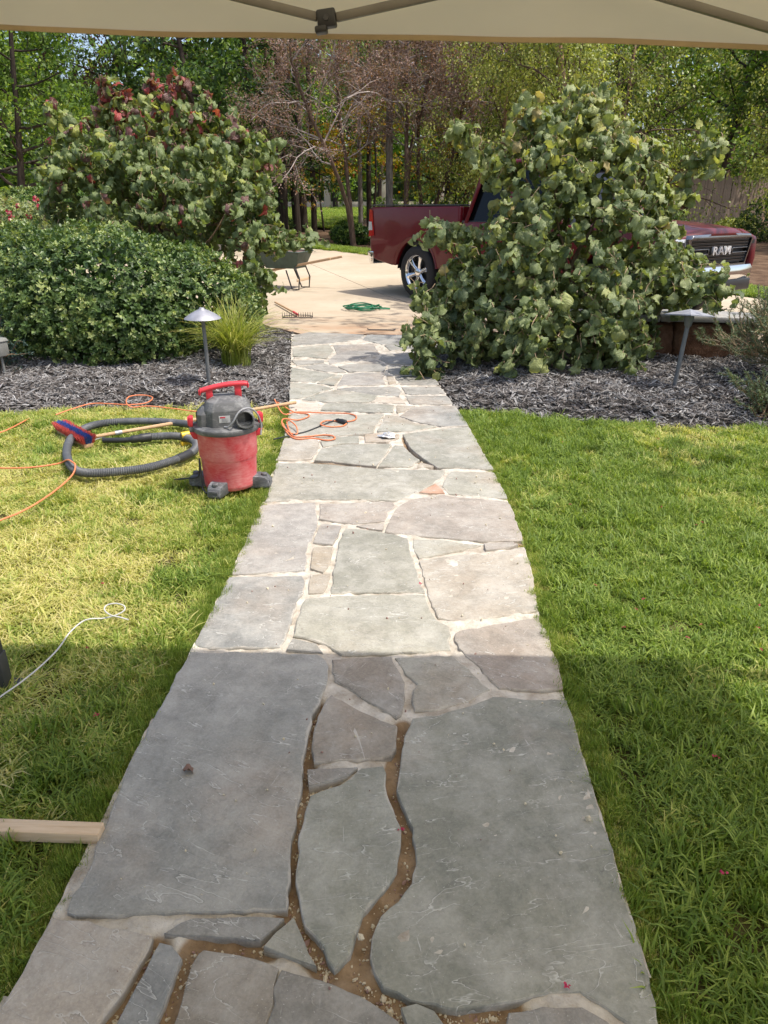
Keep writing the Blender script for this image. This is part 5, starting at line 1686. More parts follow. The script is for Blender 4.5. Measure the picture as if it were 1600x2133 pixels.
# ------------------------------------------------------------------ things on the driveway
rk = empty('garden_rake', (-1.558, 10.002, 0.000), R(8), 'bow rake lying tines up on the driveway', 'rake')
b = MB()
b.box((0, 0, .02), (.42, .014, .012))
b.build('rake_bar', M['dark_metal'], rk, bevel=.002)
for k in range(14):
    x = -.203 + k * .406 / 13
    MB().tube([(x, 0, .02), (x, -.004, .06), (x, -.018, .088)], [.0045, .004, .0025], 6).build('tine', M['dark_metal'], rk, True)
MB().tube(spline([(-.20, .005, .02), (-.17, .09, .03), (-.02, .14, .03), (0, .2, .03)], 5), .005, 6).build('bow', M['dark_metal'], rk, True)
MB().tube(spline([(.20, .005, .02), (.17, .09, .03), (.02, .14, .03), (0, .2, .03)], 5), .005, 6).build('bow', M['dark_metal'], rk, True)
MB().tube([(0, .18, .03), (-.06, .42, .035)], .017, 10).build('ferrule', M['red_clean'], rk, True)
MB().tube([(-.06, .42, .035), (-.36, 1.62, .03)], .0145, 10).build('rake_handle', M['pole_wood'], rk, True)

rr = np.random.default_rng(12)
hc = np.array((-0.759, 10.966, 0.000))
pts = []
for k in range(26):
    a_ = k * 1.27
    rx, ry = rr.uniform(.13, .30), rr.uniform(.12, .34)
    pts.append((hc[0] + rx * math.cos(a_) + rr.normal(0, .04), hc[1] + ry * math.sin(a_) + rr.normal(0, .05), .012 + .0022 * k))
pts += [(hc[0] + .22, hc[1] - .08, .03), (hc[0] + .42, hc[1] + .02, .012), (hc[0] + .34, hc[1] + .12, .012), (hc[0] + .1, hc[1] + .05, .03)]
tag(MB().tube(spline(pts, 8), .0085, 8).build('garden_hose', M['green_hose'], None, True), 'tangled green garden hose on the sunlit driveway', 'hose')

wb = empty('wheelbarrow', (-2.321, 13.689, 0.000), R(165), 'worn wheelbarrow with clay-stained tray on the driveway', 'wheelbarrow')
wb.location.z = float(terr(wb.location.y))
# tray: flared pan, local x along the barrow (wheel at +x), y across
def pan(x0, x1, w0, w1, z0, z1, th):
    outer = [(x0 + .10, -w0, z0), (x1 - .22, -w0, z0), (x1 - .22, w0, z0), (x0 + .10, w0, z0), (x0, -w1, z1), (x1, -w1 * .9, z1 + .04), (x1, w1 * .9, z1 + .04), (x0, w1, z1)]
    inner = [(p[0] + (th if p[0] < (x0 + x1) / 2 else -th), p[1] + (th if p[1] < 0 else -th), p[2] + (th if i < 4 else 0)) for i, p in enumerate(outer)]
    return outer, inner
ou, inn_ = pan(-.42, .50, .20, .34, .36, .64, .006)
MB().add(ou, [(3, 2, 1, 0), (0, 1, 5, 4), (1, 2, 6, 5), (2, 3, 7, 6), (3, 0, 4, 7)]).build('tray', M['barrow_green'], wb, bevel=.01)
MB().add(inn_, [(0, 1, 2, 3), (4, 5, 1, 0), (5, 6, 2, 1), (6, 7, 3, 2), (7, 4, 0, 3)]).build('tray_lining', M['barrow_inside'], wb)
MB().tube([ou[4], ou[5], ou[6], ou[7], ou[4]], .012, 8).build('tray_rim', M['barrow_green'], wb, True)
for s in (-1, 1):
    MB().bar((-1.0, s * .29, .55), (.62, s * .09, .24), .034, .04).build('barrow_handle', M['pole_wood'], wb, bevel=.005)
    MB().tube([(-.30, s * .23, .40), (-.38, s * .24, .20), (-.36, s * .24, .012), (-.22, s * .22, .012), (-.10, s * .18, .33)], .013, 8).build('leg', M['dark_metal'], wb, True)
MB().bar((-.36, -.30, .17), (-.36, .30, .17), .022, .05).build('crosspiece', M['lumber'], wb, bevel=.003)
rx = Matrix.Rotation(R(90), 3, 'X')
wheel_o = MB().lathe([(.12, -.035), (.17, -.045), (.20, -.028), (.205, 0), (.20, .028), (.17, .045), (.12, .035)], (.60, 0, .205), 28, rot=rx, cap=False).build('tyre', M['tyre'], wb, True)
MB().lathe([(.0001, -.02), (.12, -.03), (.12, .03), (.0001, .02)], (.60, 0, .205), 20, rot=rx, cap=False).build('rim', M['barrow_green'], wheel_o, True)

# ------------------------------------------------------------------ maroon pickup truck
TH = R(-50)
hd, lf = Vector((math.cos(TH), math.sin(TH), 0)), Vector((-math.sin(TH), math.cos(TH), 0))
tw = Vector((0.054, 12.305, 0.000))
truck = empty('pickup_truck', tuple(tw + lf * .955), TH, 'maroon pickup truck parked on the driveway behind the drooping shrub', 'truck')
WR, WB = .415, 3.67


def arch(cxx, r_, z0, n=14, a0=None):
    """points of a wheel opening from front to rear (decreasing x) starting at height z0"""
    s = math.asin(max(-1, min(1, (z0 - WR) / r_)))
    return [(cxx + r_ * math.cos(a), WR + r_ * math.sin(a)) for a in np.linspace(s, math.pi - s, n)]


# bed sides
side_prof = [(-1.18, .62), (-1.20, .95), (-1.17, 1.40), (1.02, 1.42), (1.02, .50)] + arch(0, .50, .50) + [(-.62, .50), (-1.05, .56)]
for s in (-1, 1):
    b = MB().prism(side_prof, 'y', s * .90, s * 1.0)
    bs = b.build('bed_side', M['paint'], truck, bevel=.035, bseg=3)
    MB().box((-.07, s * .95, 1.424), (2.16, .085, .022)).build('bed_rail', M['black_plastic'], bs, bevel=.006)
    # rolled wheel lip
    V, F = [], []
    pts = arch(0, .50, .50, 20)
    for (x, z) in pts:
        for k, (dr_, dy) in enumerate(((.0, .985), (.045, 1.012), (.055, .99))):
            rx_ = ((x) / .50, (z - WR) / .50)
            V.append((x + rx_[0] * dr_, s * dy, z + rx_[1] * dr_))
    F = [(i * 3 + k, i * 3 + k + 1, i * 3 + 4 + k, i * 3 + 3 + k) for i in range(19) for k in range(2)]
    MB().add(V, F).build('wheel_lip', M['paint'], bs, True)
    tl = MB().add([(-1.215, s * .86, .93), (-1.215, s * 1.005, .93), (-1.06, s * 1.008, .95), (-1.185, s * .86, 1.36), (-1.185, s * 1.005, 1.36), (-1.10, s * 1.008, 1.35)],
                  [(0, 1, 4, 3), (1, 2, 5, 4), (3, 4, 5), (0, 2, 1)]).build('tail_lamp', M['lamp_red'], truck)
    MB().add([(-1.217, s * .89, 1.03), (-1.218, s * 1.007, 1.03), (-1.100, s * 1.011, 1.035), (-1.208, s * .89, 1.17), (-1.206, s * 1.007, 1.17), (-1.118, s * 1.011, 1.165)],
             [(0, 1, 4, 3), (1, 2, 5, 4)]).build('reverse_lens', M['lamp_white'], tl)
MB().prism([(-1.19, .66), (-1.205, .95), (-1.175, 1.40), (-1.10, 1.40), (-1.12, .66)], 'y', -.86, .86).build('tailgate', M['paint'], truck, bevel=.02)
MB().box((-1.21, 0, 1.22), (.02, .26, .06)).build('tailgate_handle', M['chrome_dim'], truck, bevel=.005)
MB().box((-.05, 0, .86), (2.1, 1.8, .05)).build('bed_floor', M['black_plastic'], truck)
MB().box((.99, 0, 1.12), (.05, 1.8, .55)).build('bed_front', M['paint'], truck)
# rear bumper
b = MB().add([(-1.10, -1.0, .50), (-1.26, -.96, .48), (-1.34, -.6, .47), (-1.34, .6, .47), (-1.26, .96, .48), (-1.10, 1.0, .50),
              (-1.08, -1.02, .70), (-1.30, -.98, .70), (-1.38, -.6, .70), (-1.38, .6, .70), (-1.30, .98, .70), (-1.08, 1.02, .70)],
             [(i, i + 1, i + 7, i + 6) for i in range(5)] + [(6, 7, 8, 9, 10, 11), (5, 4, 3, 2, 1, 0), (0, 6, 11, 5)])
rb = b.build('rear_bumper', M['chrome'], truck, bevel=.02, angle=20)
MB().box((-1.37, 0, .53), (.05, .5, .10)).build('step_pad', M['black_plastic'], rb, bevel=.01)
MB().box((-1.50, 0, .50), (.26, .08, .08)).build('tow_hitch', M['black_plastic'], rb, bevel=.01)

# cab lower body and front fenders as one side profile each, doors set proud
cab_prof = [(1.06, .46), (1.06, 1.20), (2.95, 1.19), (3.2, 1.185), (4.30, 1.14), (4.50, 1.05), (4.52, .80), (4.50, .62), (4.30, .56)] + arch(WB, .50, .56) + [(2.95, .46)]
for s in (-1, 1):
    MB().prism(cab_prof, 'y', s * .86, s * .995).build('body_side', M['paint'], truck, bevel=.035, bseg=3)
    for x0, x1 in ((1.10, 2.02), (2.04, 2.92)):
        d_ = MB().box(((x0 + x1) / 2, s * .985, .87), (x1 - x0 - .01, .05, .66)).build('door', M['paint'], truck, bevel=.018)
        MB().box((x0 + .14, s * 1.016, 1.07), (.20, .022, .035)).build('door_handle', M['chrome'], d_, bevel=.006)
    MB().tube([(1.15, s * .93, .38), (2.9, s * .93, .38)], .045, 10).build('running_board', M['chrome_dim'], truck, True)
MB().box((2.0, 0, .75), (1.88, 1.74, .6)).build('cab_floor', M['black_plastic'], truck)
MB().box((3.7, 0, .80), (1.5, 1.20, .5)).build('engine_bay', M['black_plastic'], truck)
MB().box((1.6, 0, .45), (5.3, .9, .16)).build('chassis', M['black_plastic'], truck)


def gring(x, zf):
    return None


# greenhouse: lofted glass box with painted pillars and roof
gh_b = [(1.05, .95), (2.92, .95)]      # base x, half width
bx0, bx1, bw, bz = 1.06, 2.98, .965, 1.19
rx0, rx1, rw, rz = 1.22, 2.30, .78, 1.90
MB().add([(bx0 + .01, -bw + .01, bz), (bx1 - .01, -bw + .01, bz), (bx1 - .01, bw - .01, bz), (bx0 + .01, bw - .01, bz), (rx0 + .01, -rw + .01, rz), (rx1 - .01, -rw + .01, rz), (rx1 - .01, rw - .01, rz), (rx0 + .01, rw - .01, rz)],
         [(3, 2, 1, 0), (4, 5, 6, 7), (0, 1, 5, 4), (1, 2, 6, 5), (2, 3, 7, 6), (3, 0, 4, 7)]).build('window_glass', M['glass_dark'], truck)
b = MB()
V = []
for x, w, z in ((rx0 - .01, rw - .02, rz - .01), (rx0 + .12, rw, rz + .055), (rx1 - .15, rw, rz + .06), (rx1 + .02, rw - .02, rz - .01)):
    for t in np.linspace(-1, 1, 9):
        V.append((x, t * (w + .02), z + .035 * (1 - t * t) - (.03 if abs(t) == 1 else 0)))
b.add(V, [(i * 9 + k, i * 9 + k + 1, i * 9 + 10 + k, i * 9 + 9 + k) for i in range(3) for k in range(8)])
ro = b.build('roof', M['paint'], truck, True)
md = ro.modifiers.new('thick', 'SOLIDIFY')
md.thickness = .05


def lerp3(a, b_, t):
    return tuple(a[i] + (b_[i] - a[i]) * t for i in range(3))


for s in (-1, 1):
    B = lambda x: (x, s * bw, bz - .01)
    T_ = lambda x: (x, s * rw, rz + .01)
    for xb, xt, wd in ((bx0 + .06, rx0 + .06, .17), (2.03, 1.86, .09), (bx1 - .03, rx1 - .02, .10)):
        b = MB().bar(B(xb), T_(xt), wd, .05)
        b.build('pillar', M['paint'], truck, bevel=.012)
    MB().bar((rx0, s * rw, rz + .005), (rx1, s * rw, rz + .005), .05, .06).build('pillar', M['paint'], truck, bevel=.012)
    MB().bar((bx0, s * (bw + .012), bz + .01), (bx1 - .05, s * (bw + .012), bz + .01), .02, .03).build('window_trim', M['black_plastic'], truck, bevel=.004)
    mi_ = MB().box((2.80, s * 1.13, 1.30), (.13, .20, .26)).build('mirror', M['black_plastic'], truck, bevel=.03)
    MB().bar((2.82, s * .97, 1.22), (2.81, s * 1.06, 1.25), .05, .04).build('mirror_arm', M['black_plastic'], mi_)

# hood: lofted, with a raised middle
V, xs_, ts_ = [], np.concatenate([np.linspace(2.90, 4.54, 16), [4.575, 4.59]]), np.linspace(-1, 1, 21)
for x in xs_:
    f = min(1., (x - 2.90) / 1.66)
    dip = .0 if x < 4.55 else (.03 if x < 4.58 else .075)
    for t in ts_:
        y = t * (.93 - .06 * f)
        z = 1.235 - .06 * f - .05 * f ** 4 + .05 / (1 + math.exp((abs(t) - .52) * 22)) * (1 - .25 * f) - .055 * abs(t) ** 4 - dip
        V.append((x - (.16 if x > 4.3 else 0) * abs(t) ** 3, y, z))
nt = len(ts_)
F = [(i * nt + k, (i + 1) * nt + k, (i + 1) * nt + k + 1, i * nt + k + 1) for i in range(len(xs_) - 1) for k in range(nt - 1)]
ho = MB().add(V, F).build('hood', M['paint'], truck, True)
md = ho.modifiers.new('thick', 'SOLIDIFY')
md.thickness = .03
# front face: surround, grille, lamps, bumper
gx = 4.56
b = MB()
b.prism([(-.70, 1.050), (.70, 1.050), (.66, 1.098), (.30, 1.110), (-.30, 1.110), (-.66, 1.098)], 'x', gx - .10, gx + .02)
gs = b.build('grille_surround', M['chrome_dim'], truck, bevel=.012)
b = MB()
for s in (-1, 1):
    b.add([(gx - .05, s * .60, .75), (gx + .02, s * .60, .75), (gx + .02, s * .70, 1.06), (gx - .05, s * .70, 1.06), (gx - .05, s * .64, .75), (gx + .01, s * .64, .75), (gx + .01, s * .745, 1.06), (gx - .05, s * .745, 1.06)],
          [(0, 1, 2, 3), (4, 7, 6, 5), (1, 5, 6, 2), (0, 3, 7, 4), (3, 2, 6, 7), (0, 4, 5, 1)])
b.box((gx - .01, 0, .745), (.06, 1.26, .025))
b.build('grille_frame', M['chrome_dim'], truck)
MB().box((gx - .09, 0, .90), (.05, 1.34, .36)).build('grille_back', M['black_plastic'], truck)
for k, z in enumerate((.79, .825, .86, .965, 1.0, 1.035)):
    MB().box((gx - .03, 0, z), (.06, 1.24 + (z - .8) * .4, .014), Matrix.Rotation(.25, 3, 'Y')).build('grille_slat', M['black_plastic'], truck, bevel=.003)
    MB().box((gx - .001, 0, z + .008), (.008, 1.22 + (z - .8) * .4, .005)).build('grille_slat', M['chrome_dim'], truck)
for s in (-1, 1):
    b = MB()
    for z, h in ((.940, .010), (.885, .010)):
        b.box((gx + .005, s * .45, z), (.02, .36, h))
    b.box((gx + .005, s * .275, .9125), (.02, .012, .065))
    b.build('grille_bar', M['chrome_dim'], truck, bevel=.003)
cu = bpy.data.curves.new('lettering', 'FONT')
cu.body = 'RAM'
cu.size = .17
cu.extrude = .012
cu.bevel_depth = .0015
cu.offset = .001
cu.align_x = 'CENTER'
cu.align_y = 'CENTER'
cu.space_character = 1.12
cu.materials.append(M['lamp_white'])
tmp = bpy.data.objects.new('lettering', cu)
tx = link('lettering', bpy.data.meshes.new_from_object(tmp), None, truck)
bpy.data.objects.remove(tmp)
tx.matrix_local = Matrix(((0, 0, 1, gx + .02), (1, 0, 0, 0), (0, 1, 0, .912), (0, 0, 0, 1))) @ Matrix.Diagonal((1.15, .8, 1, 1))
for s in (-1, 1):
    V = [(gx - .02, s * .715, .93), (gx - .02, s * .745, 1.06), (gx - .10, s * .92, 1.06), (gx - .26, s * .985, 1.05), (gx - .24, s * .985, .95), (gx - .09, s * .92, .92)]
    hl = MB().add(V + [(x - .12, y * .9, z) for x, y, z in V], [(0, 1, 2, 5), (5, 2, 3, 4), (6, 11, 10, 9, 8, 7)] + [(i, 6 + i, 6 + (i + 1) % 6, (i + 1) % 6) for i in range(6)]).build('headlamp', M['lamp_white'], truck, bevel=.008)
    MB().box((gx - .035, s * .80, 1.0), (.05, .06, .05)).build('lamp_bezel', M['black_plastic'], hl)
    MB().add([(gx - .06, s * .70, .74), (gx - .06, s * .72, .915), (gx - .14, s * .93, .905), (gx - .14, s * .93, .74)], [(0, 1, 2, 3)]).build('bumper_filler', M['paint'], truck)
b = MB()
prof_b = [(.56, 0), (.56, .10), (.60, .13), (.69, .14), (.735, .11), (.735, 0)]
ys_ = [(-1.0, -.36), (-.93, -.14), (-.75, -.03), (-.4, 0), (.4, 0), (.75, -.03), (.93, -.14), (1.0, -.36)]
V = [(gx + dx + o_ - .05, y, z) for y, dx in ys_ for z, o_ in prof_b]
m_ = len(prof_b)
b.add(V, [(i * m_ + k, (i + 1) * m_ + k, (i + 1) * m_ + (k + 1) % m_, i * m_ + (k + 1) % m_) for i in range(len(ys_) - 1) for k in range(m_)] + [tuple(range(m_)), tuple(range((len(ys_) - 1) * m_, len(ys_) * m_))[::-1]])
fb = b.build('front_bumper', M['chrome'], truck, True)
MB().box((gx + .02, 0, .50), (.10, 1.5, .14)).build('air_dam', M['black_plastic'], fb, bevel=.02)

# wheels
rxm = Matrix.Rotation(R(90), 3, 'X')


def wheel(x, s):
    ty = empty('wheel', (x, s * .83, WR))
    ty.parent = truck
    r0 = Matrix.Rotation(R(-90 * s), 3, 'X')          # lathe axis points outward
    MB().lathe([(.262, -.13), (.34, -.14), (.395, -.125), (.412, -.10), (WR, -.05), (WR, .05), (.412, .10), (.398, .122), (.345, .138), (.268, .128)], seg=56, rot=r0, cap=False).build('tyre', M['tyre'], ty, True)
    MB().lathe([(.250, -.12), (.235, .0), (.240, .09), (.262, .122), (.272, .130), (.274, .120), (.26, -.12)], seg=48, rot=r0, cap=False).build('rim', M['chrome'], ty, True)
    MB().lathe([(.0001, .03), (.235, .02)], seg=32, rot=r0, cap=False).build('brake_disc', M['black_plastic'], ty)
    for k in range(6):
        a_ = k * math.pi / 3 + .3
        rk_ = Matrix.Rotation(a_, 3, 'Z')
        V = []
        for r_, wd, z in ((.05, .038, .085), (.13, .030, .098), (.21, .042, .102), (.256, .062, .112)):
            V += [(r_, -wd, z - .012), (r_, 0, z + .008), (r_, wd, z - .012), (r_, wd * .8, z - .045), (r_, -wd * .8, z - .045)]
        F = [(i * 5 + j, i * 5 + (j + 1) % 5, i * 5 + 5 + (j + 1) % 5, i * 5 + 5 + j) for i in range(3) for j in range(5)] + [(0, 1, 2, 3, 4), (19, 18, 17, 16, 15)]
        MB().add([r0 @ (rk_ @ Vector(p)) for p in V], F).build('spoke', M['chrome'], ty, bevel=.004)
    MB().lathe([(.072, .04), (.072, .09), (.060, .108), (.03, .113), (.0001, .114)], seg=24, rot=r0, cap=False).build('hub_cap', M['chrome'], ty, True)


for x in (0, WB):
    for s in (-1, 1):
        wheel(x, s)
for x in (0, WB):
    for s in (-1, 1):
        b = MB()
        pts = arch(x, .52, .45, 16)
        V = [(p[0], s * y, p[1]) for p in pts for y in (.60, .93)]
        b.add(V, [(i * 2, i * 2 + 1, i * 2 + 3, i * 2 + 2) for i in range(15)]).build('wheel_liner', M['black_plastic'], truck)

# ------------------------------------------------------------------ planting
def sph(rr, n):
    return unit(rr.normal(0, 1, (n, 3)))


def blob_points(rr, blobs, n, shell=(.78, 1.04), inner=.62):
    """points on the skin of a union of ellipsoids; returns pos, outward normal, blob index"""
    B = np.array(blobs, float)            # x y z rx ry rz
    w = (B[:, 3] * B[:, 5] + B[:, 4] * B[:, 5] + B[:, 3] * B[:, 4])
    P, N = [], []
    got = 0
    while got < n:
        k = rr.choice(len(B), n, p=w / w.sum())
        d = sph(rr, n)
        s = rr.uniform(shell[0], shell[1], n)
        p = B[k, :3] + d * B[k, 3:] * s[:, None]
        q = np.abs((p[:, None, :] - B[None, :, :3]) / B[None, :, 3:])
        deep = (np.linalg.norm(q, axis=2) < inner).any(1)
        ok = ~deep & (p[:, 2] > .03)
        P.append(p[ok])
        N.append(unit(d[ok] / B[k[ok], 3:]))
        got += ok.sum()
    return np.concatenate(P)[:n], np.concatenate(N)[:n]


def twisty(rr, a, b, n=7, amp=.06):
    a, b = np.array(a, float), np.array(b, float)
    pts = [a + (b - a) * t for t in np.linspace(0, 1, n)]
    L = np.linalg.norm(b - a)
    return [p + (rr.normal(0, amp * L, 3) if 0 < i < n - 1 else 0) for i, p in enumerate(pts)]


LEAVES = [leaf_round(i, *q) for i, q in enumerate(((.5, .45, .07), (1.1, .6, .10), (.3, .3, .09, .4), (1.5, .8, .12), (.8, 1.1, .09), (1.2, .35, .14, .5), (.9, .2, .12, .8), (1.9, .7, .10)))]


def big_leaf_shrub(name, base, blobs, nleaf, ninner, size, mat, tint_fn, label, cat, seed, stem_n=16, extra=None, stem_mat='twig'):
    """a shrub of broad hanging leaves set along curling twigs; the 300 leaves that show largest are parts, the rest one mass"""
    rr = np.random.default_rng(seed)
    root = empty(name, base, 0, label, cat)
    b0 = np.array(base, float)
    K = 5
    m = nleaf // K
    tp, tn_ = blob_points(rr, blobs, m, (.70, 1.0))
    tp = tp + tn_ * (.10 * vnoise(tp * 2.6, seed))[:, None]
    if extra is not None:
        eP, eN = extra(rr)
        tp, tn_ = np.concatenate([tp, eP]), np.concatenate([tn_, eN])
    m = len(tp)
    tdir = unit(tn_ * .75 + np.array([0, 0, -.15]) + rr.normal(0, .45, (m, 3)))
    P, N, A0, A1 = [], [], [], []
    cur = tp - tdir * .10
    dcur = tdir.copy()
    for k in range(K):
        nxt = cur + dcur * (rr.uniform(.025, .075, m))[:, None]
        A0.append(cur.copy())
        A1.append(nxt.copy())
        dcur = unit(dcur + np.array([0, 0, -.30]) + rr.normal(0, .35, (m, 3)))
        side = unit(np.cross(dcur, tn_) * (1 if k % 2 else -1) + rr.normal(0, .4, (m, 3)))
        P.append(nxt + side * .012)
        N.append(unit(tn_ + side * .45))
        cur = nxt
    P, N = np.concatenate(P), np.concatenate(N)
    n = len(P)
    T = unit(N * .5 + np.array([0, 0, -.85]) + rr.normal(0, .5, (n, 3)))
    NN = unit(N * .9 + np.array([0, 0, .45]) + rr.normal(0, .5, (n, 3)))
    S = size * (.40 + .85 * rr.beta(2.2, 1.9, n))
    tint = tint_fn(rr, P, N)
    A0, A1 = np.concatenate(A0) - b0, np.concatenate(A1) - b0
    tw_ = link('twigs', seg_mesh('twigs', A0, A1, np.full(len(A0), .0042), np.full(len(A0), .0034), 5), M['stem_green'], root)
    tw_['kind'] = 'stuff'
    camd = unit(np.array([0, 0, 1.42]) - P)
    score = (N * camd).sum(1) * .35 + S / size * .5 - np.linalg.norm(P - np.array([0, 0, 1.42]), axis=1) * .35 + rr.uniform(0, .35, n)
    order = np.argsort(-score)
    single, rest = order[:300], order[300:]
    # leaves as parts: 8 shapes x 6 tints share mesh data
    lev = np.quantile(tint[single], np.linspace(.04, .96, 7))
    cache = {}
    X, Y, Z = frames(T, NN)
    for i in single:
        ti = int(np.argmin(np.abs(lev - tint[i])))
        vi = int(i % 8)
        if (ti, vi) not in cache:
            me = cloud_mesh('leaf', [LEAVES[vi]], np.zeros((1, 3)), np.array([[0, 1., 0]]), np.array([[0, 0, 1.]]), np.ones(1), np.array([lev[ti]]), True)
            me.materials.append(M[mat])
            cache[(ti, vi)] = me
        o = bpy.data.objects.new('leaf', cache[(ti, vi)])
        COL.objects.link(o)
        o.parent = root
        m = np.eye(4)
        m[:3, 0], m[:3, 1], m[:3, 2] = X[i] * S[i], Y[i] * S[i], Z[i] * S[i]
        m[:3, 3] = P[i] - b0
        o.matrix_local = Matrix(m.tolist())
    # inner leaves fill the depth
    iP, iN = blob_points(rr, blobs, ninner, (.35, .85), .0)
    iT = unit(iN * .3 + np.array([0, 0, -.6]) + rr.normal(0, .8, (ninner, 3)))
    iS = size * rr.uniform(.6, 1.1, ninner)
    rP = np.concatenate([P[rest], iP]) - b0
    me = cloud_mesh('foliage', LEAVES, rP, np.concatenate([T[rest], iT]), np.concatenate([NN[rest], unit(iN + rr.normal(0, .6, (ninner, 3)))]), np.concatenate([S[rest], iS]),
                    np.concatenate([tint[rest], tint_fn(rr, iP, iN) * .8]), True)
    fo = link('foliage', me, M[mat], root)
    fo['kind'] = 'stuff'
    # contorted stems
    B = np.array(blobs, float)
    for k in range(stem_n):
        bl = B[k % len(B)]
        tip = bl[:3] + rr.uniform(-.5, .7, 3) * bl[3:]
        pts = spline(twisty(rr, (rr.normal(0, .1), rr.normal(0, .1), -.02), tip - b0, 7, .05), 4)
        r0 = rr.uniform(.016, .028)
        MB().tube(pts, np.linspace(r0, .006, len(pts)), 7).build('stem', M[stem_mat], root, True)
    return root


# the big drooping shrub right of the path
RB = []
for (c, r_, ry) in (((1.407, 7.100, 1.913), .50, .45), ((1.129, 7.000, 1.567), .48, .5), ((1.709, 7.100, 1.647), .46, .5), ((1.032, 6.900, 1.015), .56, .55), ((1.425, 6.800, 1.141), .75, .65), ((1.912, 7.000, 1.174), .45, .5),
                    ((0.557, 7.000, 0.778), .32, .4), ((0.825, 6.700, 0.538), .52, .5), ((1.390, 6.500, 0.485), .58, .5), ((1.839, 6.700, 0.626), .43, .5), ((2.311, 6.900, 0.855), .28, .35), ((0.385, 6.900, 0.487), .27, .3),
                    ((0.612, 6.600, 0.340), .24, .3), ((1.521, 7.100, 2.188), .20, .2), ((0.790, 7.100, 1.782), .18, .2), ((1.131, 6.300, 0.209), .22, .25), ((1.688, 6.300, 0.192), .24, .25), ((2.399, 7.000, 1.053), .13, .2),
                    ((1.956, 7.100, 1.837), .15, .2), ((2.506, 6.700, 0.792), .16, .2), ((0.195, 7.200, 1.206), .13, .15), ((1.066, 7.100, 2.007), .26, .25), ((0.925, 7.000, 1.490), .20, .3), ((1.858, 7.100, 1.949), .20, .2), ((2.038, 7.000, 1.490), .15, .25)):
    RB.append((c[0], c[1], c[2], r_, ry, r_ * .95))


def drape(lines, dn=8, spread=.05):
    def f(rr):
        P, N = [], []
        for l in lines:
            for p in spline(l, dn):
                for _ in range(1):
                    P.append(np.array(p) + rr.normal(0, spread, 3))
                    N.append(unit(rr.normal(0, .6, 3) + np.array([0, -.6, .3])))
        return np.array(P), np.array(N)
    return f


R_DRAPE = [[(0.443, 6.800, 0.565), (0.244, 6.700, 0.514), (0.093, 6.600, 0.455), (0.033, 6.500, 0.387)], [(0.199, 6.600, 0.473), (0.145, 6.450, 0.320), (0.113, 6.400, 0.182), (0.090, 6.350, 0.065)], [(0.555, 7.000, 1.253), (0.317, 7.000, 1.273), (0.124, 7.000, 1.220)],
           [(0.659, 6.900, 0.766), (0.309, 6.900, 0.765), (0.068, 6.900, 0.722)], [(0.839, 6.200, 0.082), (0.899, 6.150, 0.011), (0.937, 6.100, -0.040)], [(1.334, 6.200, 0.450), (1.005, 6.000, 0.669), (0.894, 5.950, 0.525), (0.983, 5.950, 0.373)],
           [(2.341, 6.700, 0.911), (2.537, 6.600, 0.881), (2.619, 6.500, 0.772)], [(1.924, 6.300, 0.111), (1.968, 6.200, 0.029)], [(1.507, 7.100, 2.134), (1.554, 7.100, 2.260), (1.525, 7.100, 2.332)],
           [(0.736, 7.000, 1.796), (0.500, 7.000, 1.946), (0.393, 7.000, 2.049)], [(2.306, 7.100, 1.451), (2.458, 7.200, 1.765), (2.600, 7.200, 1.917)]]


def tint_r(rr, P, N):  # tint rises with height: the sunlit top is painted into the leaf colour
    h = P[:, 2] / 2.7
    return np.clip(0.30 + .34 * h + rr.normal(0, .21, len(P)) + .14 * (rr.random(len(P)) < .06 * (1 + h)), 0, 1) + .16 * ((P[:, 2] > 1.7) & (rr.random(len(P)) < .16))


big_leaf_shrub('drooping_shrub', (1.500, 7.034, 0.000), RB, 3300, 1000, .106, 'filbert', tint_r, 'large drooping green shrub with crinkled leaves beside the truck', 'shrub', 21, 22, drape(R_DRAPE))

# the red-tipped shrub behind the hedge
LBL = []
for (c, r_, ry) in (((-3.096, 9.600, 1.997), .74, .7), ((-3.693, 9.600, 1.946), .62, .6), ((-2.489, 9.500, 1.938), .62, .6), ((-3.865, 9.400, 1.463), .62, .6), ((-3.037, 9.200, 1.409), .85, .7), ((-2.325, 9.100, 1.357), .62, .6), ((-1.992, 8.900, 1.049), .26, .4),
                    ((-1.842, 8.700, 0.745), .20, .3), ((-1.818, 9.200, 1.144), .20, .3), ((-4.243, 9.700, 2.110), .26, .3), ((-4.203, 9.600, 1.735), .40, .4), ((-3.656, 9.600, 2.382), .24, .3), ((-3.225, 9.600, 2.356), .30, .3), ((-2.732, 9.600, 2.379), .28, .3),
                    ((-2.187, 9.500, 2.091), .28, .3), ((-1.853, 9.500, 1.936), .22, .25), ((-1.810, 9.300, 1.567), .25, .25), ((-1.790, 8.400, 0.458), .14, .2), ((-1.785, 8.200, 0.326), .12, .2)):
    LBL.append((c[0], c[1], c[2], r_, ry, r_ * .95))
